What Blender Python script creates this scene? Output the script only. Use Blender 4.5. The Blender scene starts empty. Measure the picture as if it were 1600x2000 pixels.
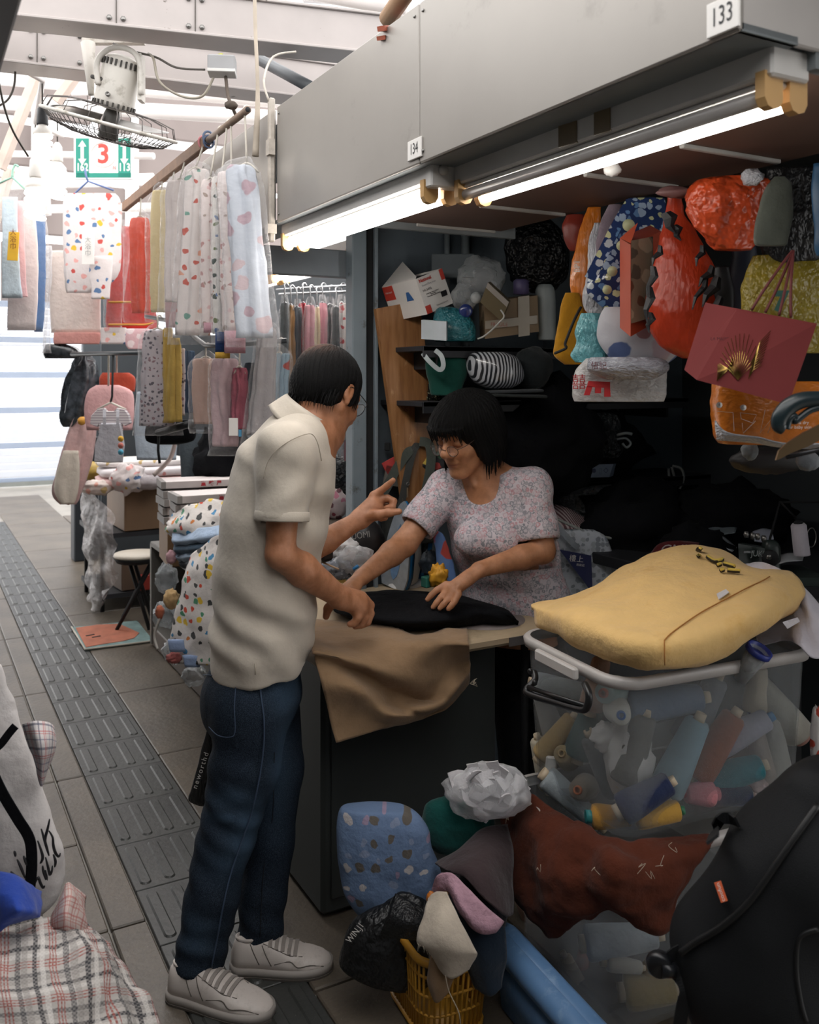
import bpy, math, random
import numpy as np
from mathutils import Vector, Matrix, noise as mnoise
SC = bpy.context.scene
COL = SC.collection
# ---------------------------------------------------------------- camera, world, light, exposure
F = 1780.0; HZ = 735.0; CAMZ = 1.55; YAW = math.radians(28.8)
cam_data = bpy.data.cameras.new('camera'); cam = bpy.data.objects.new('camera', cam_data); COL.objects.link(cam)
cam.location = (0, 0, CAMZ); cam.rotation_euler = (math.pi/2, 0, -YAW)
cam_data.sensor_fit = 'HORIZONTAL'; cam_data.sensor_width = 36.0; cam_data.lens = 36.0*F/1600.0
cam_data.shift_y = -(1000-HZ)/1600.0; cam_data.clip_start = 0.05; cam_data.clip_end = 200
cam_data.dof.use_dof = True; cam_data.dof.focus_distance = 2.6; cam_data.dof.aperture_fstop = 7.0
SC.camera = cam
world = bpy.data.worlds.new('world'); SC.world = world; world.use_nodes = True
bg = world.node_tree.nodes['Background']; bg.inputs[0].default_value = (1.0, 0.985, 0.975, 1); bg.inputs[1].default_value = 3.3
SC.view_settings.view_transform = 'Standard'; SC.view_settings.look = 'None'
SC.view_settings.gamma = 1.0; SC.view_settings.use_curve_mapping = False
SC.view_settings.exposure = 0.0
TUBE_E = 16.0      # emission of the fluorescent tubes
BULB_E = 9.0     # emission of the spiral bulbs
# ---------------------------------------------------------------- geometry helpers
SY, CY = math.sin(YAW), math.cos(YAW)
FWD = Vector((SY, CY, 0)); RGT = Vector((CY, -SY, 0)); UP = Vector((0, 0, 1))
CAMP = Vector((0, 0, CAMZ))
def ray(px, py):
    return FWD + RGT*((px-800)/F) + UP*((HZ-py)/F)
DOFF = 0.0      # extra depth for a block of things standing farther in
def P(px, py, d): return CAMP + ray(px, py)*(d+DOFF)
def atX(px, py, X): r = ray(px, py); return CAMP + r*(X/r.x)
def atY(px, py, Y): r = ray(px, py); return CAMP + r*(Y/r.y)
def atZ(px, py, Z): r = ray(px, py); return CAMP + r*((Z-CAMZ)/r.z)
V = Vector
def rnd(seed): return random.Random(seed)
def fbm(p, oct=3):
    a = 1.0; s = 0.0; q = Vector(p)
    for _ in range(oct):
        s += a*mnoise.noise(q); q = q*2.03+Vector((3.1, 1.7, 2.3)); a *= 0.5
    return s
def basis(z, x=None):
    z = Vector(z).normalized()
    if x is None: x = Vector((1, 0, 0)) if abs(z.x) < 0.8 else Vector((0, 1, 0))
    x = Vector(x); x = (x - z*x.dot(z)).normalized(); y = z.cross(x)
    return Matrix((x, y, z)).transposed()
def rotz(a): return Matrix.Rotation(a, 3, 'Z')
def rot(a, ax): return Matrix.Rotation(a, 3, ax)
IDN = Matrix.Identity(3)

class MB:
    """collects shapes into one mesh"""
    def __init__(s): s.v = []; s.f = []; s.m = []; s.sm = []; s.uv = None
    def add(s, vs, fs, mi=0, smooth=True):
        o = len(s.v); s.v.extend([tuple(p) for p in vs])
        for f in fs: s.f.append(tuple(i+o for i in f)); s.m.append(mi); s.sm.append(smooth)
        return s
    def box(s, c, size, R=IDN, bev=0.0, mi=0):
        c = Vector(c); hx, hy, hz = [x/2 for x in size]; b = min(bev, hx*.9, hy*.9, hz*.9)
        if b <= 0:
            vs = [c+R@Vector((x*hx, y*hy, z*hz)) for x in (-1, 1) for y in (-1, 1) for z in (-1, 1)]
            fs = [(0, 1, 3, 2), (4, 6, 7, 5), (0, 4, 5, 1), (2, 3, 7, 6), (0, 2, 6, 4), (1, 5, 7, 3)]
            return s.add(vs, fs, mi, False)
        vs = []; idx = {}
        for x in (-1, 1):
            for y in (-1, 1):
                for z in (-1, 1):
                    for a in range(3):
                        q = [x*(hx-b), y*(hy-b), z*(hz-b)]; q[a] += (x, y, z)[a]*b
                        idx[(x, y, z, a)] = len(vs); vs.append(c+R@Vector(q))
        fs = []
        for a in range(3):
            for sg in (-1, 1):
                o = [i for i in range(3) if i != a]; quad = []
                for (p, q) in ((-1, -1), (1, -1), (1, 1), (-1, 1)):
                    k = [0, 0, 0]; k[a] = sg; k[o[0]] = p; k[o[1]] = q; quad.append(idx[(k[0], k[1], k[2], a)])
                fl = (sg > 0) ^ (a == 1)
                fs.append(tuple(quad) if fl else tuple(reversed(quad)))
        for a in range(3):
            b1, b2 = [i for i in range(3) if i != a]
            for p in (-1, 1):
                for q in (-1, 1):
                    k0 = [0, 0, 0]; k1 = [0, 0, 0]; k0[a] = -1; k1[a] = 1; k0[b1] = k1[b1] = p; k0[b2] = k1[b2] = q
                    fs.append((idx[(*k0, b1)], idx[(*k1, b1)], idx[(*k1, b2)], idx[(*k0, b2)]))
        for x in (-1, 1):
            for y in (-1, 1):
                for z in (-1, 1): fs.append(tuple(idx[(x, y, z, a)] for a in range(3)))
        return s.add(vs, fs, mi, False)
    def loft(s, rings, cap0=True, cap1=True, closed=True, mi=0, smooth=True):
        n = len(rings[0]); vs = [p for r in rings for p in r]; fs = []
        m = n if closed else n-1
        for i in range(len(rings)-1):
            for j in range(m):
                k = (j+1) % n; fs.append((i*n+j, i*n+k, (i+1)*n+k, (i+1)*n+j))
        if cap0 and closed: fs.append(tuple(reversed(range(n))))
        if cap1 and closed: fs.append(tuple((len(rings)-1)*n+j for j in range(n)))
        return s.add(vs, fs, mi, smooth)
    def cyl(s, a, b, r0, r1=None, n=12, cap=True, mi=0, smooth=True):
        a = Vector(a); b = Vector(b); r1 = r0 if r1 is None else r1; R = basis(b-a)
        rings = [[c+R@Vector((r*math.cos(t), r*math.sin(t), 0)) for t in [2*math.pi*j/n for j in range(n)]] for c, r in ((a, r0), (b, r1))]
        return s.loft(rings, cap, cap, True, mi, smooth)
    def tube(s, pts, r, n=6, closed=False, mi=0, sub=0):
        pts = [Vector(p) for p in pts]
        if sub: pts = crom(pts, sub, closed)
        N = len(pts); rings = []; x = None
        for i, p in enumerate(pts):
            if closed: t = pts[(i+1) % N]-pts[i-1]
            else: t = pts[min(i+1, N-1)]-pts[max(i-1, 0)]
            if t.length < 1e-9: t = Vector((0, 0, 1))
            R = basis(t, x); x = R.col[0].copy()
            rr = r(i/(N-1)) if callable(r) else r
            rings.append([p+R@Vector((rr*math.cos(a), rr*math.sin(a), 0)) for a in [2*math.pi*j/n for j in range(n)]])
        if closed: rings.append(rings[0])
        return s.loft(rings, not closed, not closed, True, mi)
    def strap(s, pts, w, nrm, t=0.003, mi=0, sub=0):
        pts = [Vector(p) for p in pts]
        if sub: pts = crom(pts, sub)
        N = len(pts); rings = []
        for i, p in enumerate(pts):
            tg = (pts[min(i+1, N-1)]-pts[max(i-1, 0)]).normalized()
            nn = Vector(nrm(i/(N-1)) if callable(nrm) else nrm); side = tg.cross(nn)
            if side.length < 1e-6: side = Vector((1, 0, 0))
            side.normalize(); nn = side.cross(tg)
            ww = w(i/(N-1)) if callable(w) else w
            rings.append([p+side*ww/2+nn*t/2, p-side*ww/2+nn*t/2, p-side*ww/2-nn*t/2, p+side*ww/2-nn*t/2])
        return s.loft(rings, mi=mi, smooth=False)
    def lathe(s, prof, c=(0, 0, 0), R=IDN, n=20, mi=0, mod=None, smooth=True):
        c = Vector(c); rings = []
        for k, (r, z) in enumerate(prof):
            ring = []
            for j in range(n):
                a = 2*math.pi*j/n; rr = r*(mod(a, k/(len(prof)-1)) if mod else 1)
                ring.append(c+R@Vector((rr*math.cos(a), rr*math.sin(a), z)))
            rings.append(ring)
        return s.loft(rings, True, True, True, mi, smooth)
    def grid(s, fn, nu, nv, thick=0.0, mi=0, closeu=False):
        pts = [[Vector(fn(i/nu, j/nv)) for j in range(nv+1)] for i in range(nu+1)]
        return s.sheet(pts, thick, mi)
    def sheet(s, pts, thick=0.0, mi=0):
        nu = len(pts)-1; nv = len(pts[0])-1; W = nv+1
        fl = [p for r in pts for p in r]
        fs = [(i*W+j, (i+1)*W+j, (i+1)*W+j+1, i*W+j+1) for i in range(nu) for j in range(nv)]
        if thick == 0: return s.add(fl, fs, mi)
        A = np.array([tuple(p) for p in fl]).reshape(nu+1, nv+1, 3)
        nr = np.cross(np.gradient(A, axis=0), np.gradient(A, axis=1)); nr /= (np.linalg.norm(nr, axis=2, keepdims=True)+1e-9)
        B = (A-nr*thick).reshape(-1, 3); o = len(fl)
        fs += [(o+a, o+d, o+c, o+b) for a, b, c, d in fs]
        for i in range(nu):
            fs.append((i*W, o+i*W, o+(i+1)*W, (i+1)*W)); fs.append((i*W+nv, (i+1)*W+nv, o+(i+1)*W+nv, o+i*W+nv))
        for j in range(nv):
            fs.append((j, j+1, o+j+1, o+j)); k = nu*W; fs.append((k+j, o+k+j, o+k+j+1, k+j+1))
        return s.add([tuple(p) for p in fl]+[tuple(p) for p in B], fs, mi)
    def blob(s, c, rad, R=IDN, e=1.0, amp=0.1, freq=3.0, seed=0, nu=28, nv=18, ridged=0.0, flat=None, mi=0, fn=None, oct=3):
        """lumpy superellipsoid: sacks, wads of cloth"""
        c = Vector(c); rings = []; off = Vector((seed*7.31, seed*3.77, seed*1.93))
        sp = lambda x: math.copysign(abs(x)**e, x)
        for i in range(nv+1):
            ph = -math.pi/2+math.pi*i/nv; ring = []
            for j in range(nu):
                th = 2*math.pi*j/nu
                q = Vector((sp(math.cos(ph))*sp(math.cos(th)), sp(math.cos(ph))*sp(math.sin(th)), sp(math.sin(ph))))
                n = fbm(q*freq*0.6+off, oct)*amp
                if ridged: n += (1-abs(fbm(q*freq+off*2, 2))*2.2)*ridged
                p = q*(1+n)
                if fn: p = fn(p, q, th, ph)
                w = Vector((p.x*rad[0], p.y*rad[1], p.z*rad[2]))
                ring.append(c+R@w)
            rings.append(ring)
        if flat is not None:
            for r in rings:
                for p in r:
                    if p.z < flat: p.z = flat+(p.z-flat)*0.05
        return s.loft(rings, True, True, True, mi)
    def mesh(s, name, mats):
        me = bpy.data.meshes.new(name); me.from_pydata(s.v, [], s.f)
        for m in mats: me.materials.append(m)
        me.polygons.foreach_set('material_index', s.m); me.polygons.foreach_set('use_smooth', s.sm)
        me.update(); return me
    def build(s, name, mats, parent=None, label=None, cat=None, group=None, kind=None, loc=None):
        if not isinstance(mats, (list, tuple)): mats = [mats]
        A = np.array(s.v)
        if parent is not None: o = np.array(parent.get('_o', (0, 0, 0)) if False else WLOC[parent.name])
        elif loc is not None: o = np.array(loc)
        else: o = np.array(((A[:, 0].min()+A[:, 0].max())/2, (A[:, 1].min()+A[:, 1].max())/2, A[:, 2].min()))
        s.v = [tuple(p) for p in (A-o)]
        ob = bpy.data.objects.new(name, s.mesh(name, mats)); COL.objects.link(ob)
        return place(ob, o, parent, label, cat, group, kind)
WLOC = {}
def place(ob, o, parent=None, label=None, cat=None, group=None, kind=None):
    if parent is not None: ob.parent = parent
    else: ob.location = tuple(o)
    WLOC[ob.name] = tuple(o)
    if label: ob['label'] = label
    if cat: ob['category'] = cat
    if group: ob['group'] = group
    if kind: ob['kind'] = kind
    return ob
def thing(name, label, cat, loc, group=None, kind=None):
    ob = bpy.data.objects.new(name, None); COL.objects.link(ob); ob.empty_display_size = .05
    return place(ob, tuple(loc), None, label, cat, group, kind)
def crom(pts, sub, closed=False):
    out = []; N = len(pts)
    rng = N if closed else N-1
    for i in range(rng):
        if closed: p0, p1, p2, p3 = pts[i-1], pts[i], pts[(i+1) % N], pts[(i+2) % N]
        else: p0, p1, p2, p3 = pts[max(i-1, 0)], pts[i], pts[i+1], pts[min(i+2, N-1)]
        for k in range(sub):
            t = k/sub
            out.append(0.5*((2*p1)+(p2-p0)*t+(2*p0-5*p1+4*p2-p3)*t*t+(3*p1-p0-3*p2+p3)*t**3))
    if not closed: out.append(pts[-1])
    return out
def patch(ctrl, su=5, sv=5, wr=0.0, freq=8, seed=0, nrm=None):
    """smooth sheet through a net of points, with wrinkles"""
    rows = [crom([Vector(p) for p in r], sv) for r in ctrl]
    cols = [crom([r[j] for r in rows], su) for j in range(len(rows[0]))]
    pts = [[cols[j][i].copy() for j in range(len(cols))] for i in range(len(cols[0]))]
    if wr:
        A = np.array([[tuple(p) for p in r] for r in pts])
        nr = np.cross(np.gradient(A, axis=0), np.gradient(A, axis=1)); nr /= (np.linalg.norm(nr, axis=2, keepdims=True)+1e-9)
        off = Vector((seed*3.3, seed*1.7, seed*5.1))
        for i, r in enumerate(pts):
            for j, p in enumerate(r):
                p += Vector(nr[i, j])*wr*fbm(p*freq+off, 3)
    return pts
def text(name, body, size, o, rx, up, m, parent, off=0.002, font=None, align='CENTER', shear=0, sx=1.0, bold=0.0, spacing=1.0, label=None):
    cu = bpy.data.curves.new(name, 'FONT'); cu.body = body; cu.size = size; cu.align_x = align; cu.align_y = 'CENTER'
    cu.shear = shear; cu.offset = bold; cu.resolution_u = 3; cu.space_character = spacing
    ob = bpy.data.objects.new(name, cu); COL.objects.link(ob)
    dg = bpy.context.evaluated_depsgraph_get(); me = bpy.data.meshes.new_from_object(ob.evaluated_get(dg))
    bpy.data.objects.remove(ob); bpy.data.curves.remove(cu)
    rx = Vector(rx).normalized(); up = Vector(up); up = (up-rx*up.dot(rx)).normalized(); n = rx.cross(up)
    M = Matrix((rx, up, n)).transposed(); o = Vector(o)+n*off; L = Vector(WLOC[parent.name])
    for v in me.vertices: v.co = o+M@Vector((v.co.x*sx, v.co.y, 0))-L
    me.materials.clear(); me.materials.append(m)
    ob = bpy.data.objects.new(name, me); COL.objects.link(ob)
    return place(ob, L, parent, label)
def dup(src, loc, label=None, rz=0.0, scale=None):
    """copy of a thing with copies of its parts"""
    c = src.copy(); COL.objects.link(c); c.location = loc; c.rotation_euler = (0, 0, rz)
    if scale: c.scale = scale
    WLOC[c.name] = tuple(loc)
    if label: c['label'] = label
    for ch in src.children:
        k = ch.copy(); COL.objects.link(k); k.parent = c
        for g in ch.children:
            q = g.copy(); COL.objects.link(q); q.parent = k
    return c
# ---------------------------------------------------------------- materials
def lin(c):
    if isinstance(c, str):
        c = c.lstrip('#'); c = tuple(int(c[i:i+2], 16)/255 for i in (0, 2, 4))
    return tuple(((x/12.92) if x <= .04045 else ((x+.055)/1.055)**2.4) for x in c[:3])+(1.0,)
MATS = {}
class NT:
    def __init__(s, name):
        s.m = bpy.data.materials.new(name); s.m.use_nodes = True; s.t = s.m.node_tree; s.n = s.t.nodes; s.l = s.t.links
        s.b = s.n['Principled BSDF']; s.out = s.n['Material Output']; s._c = None
    def node(s, k, **kw):
        n = s.n.new(k)
        for a, b in kw.items():
            if hasattr(n, a) and a not in n.inputs.keys(): setattr(n, a, b)
            else: n.inputs[a].default_value = b
        return n
    def co(s, scale=None, kind='Object', loc=(0, 0, 0), rot=(0, 0, 0)):
        if s._c is None: s._c = s.node('ShaderNodeTexCoord')
        o = s._c.outputs[kind]
        if scale is None: return o
        mp = s.node('ShaderNodeMapping'); s.l.new(o, mp.inputs[0])
        mp.inputs['Scale'].default_value = scale if isinstance(scale, (tuple, list)) else (scale,)*3
        mp.inputs['Location'].default_value = loc; mp.inputs['Rotation'].default_value = rot
        return mp.outputs[0]
    def noise(s, scale, detail=3, co=None, rough=.55):
        n = s.node('ShaderNodeTexNoise'); n.inputs['Scale'].default_value = scale; n.inputs['Detail'].default_value = detail; n.inputs['Roughness'].default_value = rough
        s.l.new(co if co is not None else s.co(), n.inputs['Vector']); return n.outputs['Fac']
    def vor(s, scale, co=None, feature='F1', rnd=1.0):
        n = s.node('ShaderNodeTexVoronoi'); n.feature = feature; n.inputs['Scale'].default_value = scale
        if 'Randomness' in n.inputs: n.inputs['Randomness'].default_value = rnd
        s.l.new(co if co is not None else s.co(), n.inputs['Vector']); return n
    def ramp(s, fac, stops, interp='LINEAR'):
        r = s.node('ShaderNodeValToRGB'); r.color_ramp.interpolation = interp
        el = r.color_ramp.elements
        while len(el) > len(stops): el.remove(el[-1])
        while len(el) < len(stops): el.new(0.5)
        for e, (p, c) in zip(el, stops): e.position = p; e.color = c if len(c) == 4 else (*c, 1)
        s.l.new(fac, r.inputs[0]); return r.outputs[0]
    def mix(s, fac, a, b, blend='MIX'):
        m = s.node('ShaderNodeMix'); m.data_type = 'RGBA'; m.blend_type = blend
        for v, i in ((fac, 0), (a, 6), (b, 7)):
            if isinstance(v, (int, float, tuple)): m.inputs[i].default_value = v
            else: s.l.new(v, m.inputs[i])
        return m.outputs[2]
    def math(s, op, a, b=None):
        m = s.node('ShaderNodeMath'); m.operation = op
        for v, i in ((a, 0), (b, 1)):
            if v is None: continue
            if isinstance(v, (int, float)): m.inputs[i].default_value = v
            else: s.l.new(v, m.inputs[i])
        return m.outputs[0]
    def bump(s, h, strength=.3, dist=.01, prev=None):
        b = s.node('ShaderNodeBump'); b.inputs['Strength'].default_value = strength; b.inputs['Distance'].default_value = dist
        s.l.new(h, b.inputs['Height'])
        if prev is not None: s.l.new(prev, b.inputs['Normal'])
        s.l.new(b.outputs[0], s.b.inputs['Normal']); return b.outputs[0]
    def col(s, c):
        if isinstance(c, tuple): s.b.inputs['Base Color'].default_value = c
        else: s.l.new(c, s.b.inputs['Base Color'])
def mat(name, color, rough=.7, var=.12, vscale=6, metal=0.0, bump=0.0, bscale=60, spec=.5, emit=0.0, sheen=0.0, dirt=None, dscale=9, dlo=.55, dhi=.75, coat=0.0, crinkle=0.0, cscale=14):
    if name in MATS: return MATS[name]
    t = NT(name); c = lin(color); b = t.b
    b.inputs['Roughness'].default_value = rough; b.inputs['Metallic'].default_value = metal; b.inputs['Specular IOR Level'].default_value = spec
    if coat: b.inputs['Coat Weight'].default_value = coat; b.inputs['Coat Roughness'].default_value = .15
    if var:
        lo = tuple(x*(1-var) for x in c[:3])+(1,); hi = tuple(min(1, x*(1+var)) for x in c[:3])+(1,)
        k = t.ramp(t.noise(vscale, 4), [(.3, lo), (.7, hi)])
    else: k = c
    if dirt: k = t.mix(t.ramp(t.noise(dscale, 6, rough=.7), [(dlo, (0, 0, 0)), (dhi, (1, 1, 1))]), k, lin(dirt))
    t.col(k)
    if emit: t.col(c); b.inputs['Emission Color'].default_value = c; b.inputs['Emission Strength'].default_value = emit
    if sheen: b.inputs['Sheen Weight'].default_value = sheen
    if bump: t.bump(t.noise(bscale, 4), bump, .01)
    if crinkle:
        a1 = t.vor(cscale, t.mix(.12, t.co(), t.node('ShaderNodeTexNoise', Scale=cscale*.6).outputs['Color'])); a2 = t.vor(cscale*2.7)
        t.bump(t.math('ADD', a1.outputs['Distance'], t.math('MULTIPLY', a2.outputs['Distance'], .4)), crinkle, .05)
    MATS[name] = t.m; return t.m
def fabric(name, color, var=.1, weave=900, wr=.55, rough=.9, sheen=.15, dirt=None):
    if name in MATS: return MATS[name]
    t = NT(name); c = lin(color); t.b.inputs['Roughness'].default_value = rough; t.b.inputs['Specular IOR Level'].default_value = .2
    lo = tuple(x*(1-var) for x in c[:3])+(1,); hi = tuple(min(1, x*(1+var)) for x in c[:3])+(1,)
    k = t.ramp(t.noise(14, 5), [(.3, lo), (.7, hi)])
    if dirt: k = t.mix(t.ramp(t.noise(7, 5, rough=.7), [(.55, (0, 0, 0)), (.8, (1, 1, 1))]), k, lin(dirt))
    t.col(k); t.b.inputs['Sheen Weight'].default_value = sheen
    h = t.noise(25, 4); n = t.bump(h, wr, .012); t.bump(t.noise(weave, 2), .25, .001, n)
    MATS[name] = t.m; return t.m
def printed(name, base, cols, scale=30, size=.33, rnd=.9, rough=.85, ring=False, wr=.3, stretch=(1, 1, 1), gloss=0.0, planar=True):
    """cloth with a scattered motif print"""
    if name in MATS: return MATS[name]
    t = NT(name); t.b.inputs['Roughness'].default_value = rough
    co = t.co(stretch)
    if planar:      # printed flat: the motif does not change through the thickness of the cloth
        m1 = t.node('ShaderNodeMapping'); t.l.new(co, m1.inputs[0]); m1.inputs['Rotation'].default_value = (0, 0, .5)
        sx_ = t.node('ShaderNodeSeparateXYZ'); t.l.new(m1.outputs[0], sx_.inputs[0]); cx_ = t.node('ShaderNodeCombineXYZ'); t.l.new(sx_.outputs[0], cx_.inputs[0]); t.l.new(sx_.outputs[2], cx_.inputs[1]); co = cx_.outputs[0]
    w = t.node('ShaderNodeTexNoise'); w.inputs['Scale'].default_value = scale*1.3; t.l.new(co, w.inputs['Vector'])
    ad = t.node('ShaderNodeMix'); ad.data_type = 'RGBA'; ad.blend_type = 'LINEAR_LIGHT'; ad.inputs[0].default_value = .35/scale
    t.l.new(co, ad.inputs[6]); t.l.new(w.outputs['Color'], ad.inputs[7])
    v = t.vor(scale, ad.outputs[2], rnd=rnd)
    if planar: v.voronoi_dimensions = '2D'
    n = len(cols); stops = [(i/n, lin(c)) for i, c in enumerate(cols)]
    sx = t.node('ShaderNodeSeparateColor'); t.l.new(v.outputs['Color'], sx.inputs[0])
    pal = t.ramp(sx.outputs[0], stops, 'CONSTANT')
    thr = t.math('MULTIPLY', t.math('ADD', t.math('MULTIPLY', sx.outputs[1], .6), .55), size)
    d = t.math('DIVIDE', v.outputs['Distance'], thr)
    if ring: fac = t.ramp(d, [(0, (.9,)*3), (.25, (.2,)*3), (.45, (.2,)*3), (.6, (1,)*3), (.85, (1,)*3), (1, (0,)*3)])
    else: fac = t.ramp(d, [(.85, (1,)*3), (1, (0,)*3)])
    b = lin(base); lo = tuple(x*.93 for x in b[:3])+(1,)
    base_c = t.ramp(t.noise(8, 4), [(.3, lo), (.7, b)])
    t.col(t.mix(fac, base_c, pal)); n1 = t.bump(t.noise(22, 4), wr, .012)
    if gloss: t.b.inputs['Coat Weight'].default_value = gloss
    MATS[name] = t.m; return t.m
def checks(name, base, lines, scale=10, rough=.85, weave=True, axes=('X', 'Y')):
    """woven plaid: list of (period position, width, colour) bands along two axes"""
    if name in MATS: return MATS[name]
    t = NT(name); t.b.inputs['Roughness'].default_value = rough
    uv = t.co(None, 'UV'); sp = t.node('ShaderNodeSeparateXYZ'); t.l.new(uv, sp.inputs[0])
    k = lin(base)
    for ax in (0, 1):
        fr = t.math('FRACT', t.math('MULTIPLY', sp.outputs[ax], scale))
        for (p, w, c, a) in lines:
            f = t.math('LESS_THAN', t.math('ABSOLUTE', t.math('SUBTRACT', fr, p)), w/2)
            f = t.math('MULTIPLY', f, a)
            if weave:
                ck = t.node('ShaderNodeTexChecker'); ck.inputs['Scale'].default_value = scale*22; t.l.new(uv, ck.inputs[0])
                f = t.math('MULTIPLY', f, t.math('ADD', t.math('MULTIPLY', ck.outputs['Fac'], .45), .55))
            k = t.mix(f, k, lin(c))
    t.col(k); t.bump(t.noise(30, 4), .3, .01); MATS[name] = t.m; return t.m
def film(name='clear_plastic', tint=(.9, .9, .92), alpha=.22, rough=.12, crinkle=.5, haze=.5):
    """thin clear plastic sheet: mostly see-through, with haze and highlights"""
    if name in MATS: return MATS[name]
    t = NT(name); tr = t.node('ShaderNodeBsdfTransparent'); tr.inputs[0].default_value = (.97, .97, .97, 1)
    t.b.inputs['Base Color'].default_value = (*tint, 1); t.b.inputs['Roughness'].default_value = rough
    t.b.inputs['Specular IOR Level'].default_value = .7
    t.bump(t.noise(30, 3), crinkle, .02)
    fr = t.node('ShaderNodeLayerWeight'); fr.inputs[0].default_value = .35
    f = t.math('MINIMUM', t.math('ADD', t.math('MULTIPLY', fr.outputs['Facing'], haze), alpha), 1.0)
    mx = t.node('ShaderNodeMixShader'); t.l.new(f, mx.inputs[0]); t.l.new(tr.outputs[0], mx.inputs[1]); t.l.new(t.b.outputs[0], mx.inputs[2])
    t.l.new(mx.outputs[0], t.out.inputs[0]); MATS[name] = t.m; return t.m
def uvs(ob, fn):
    me = ob.data; lay = me.uv_layers.new(name='UVMap')
    co = [v.co for v in me.vertices]
    for l in me.loops: lay.data[l.index].uv = fn(co[l.vertex_index], l.vertex_index)
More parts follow.
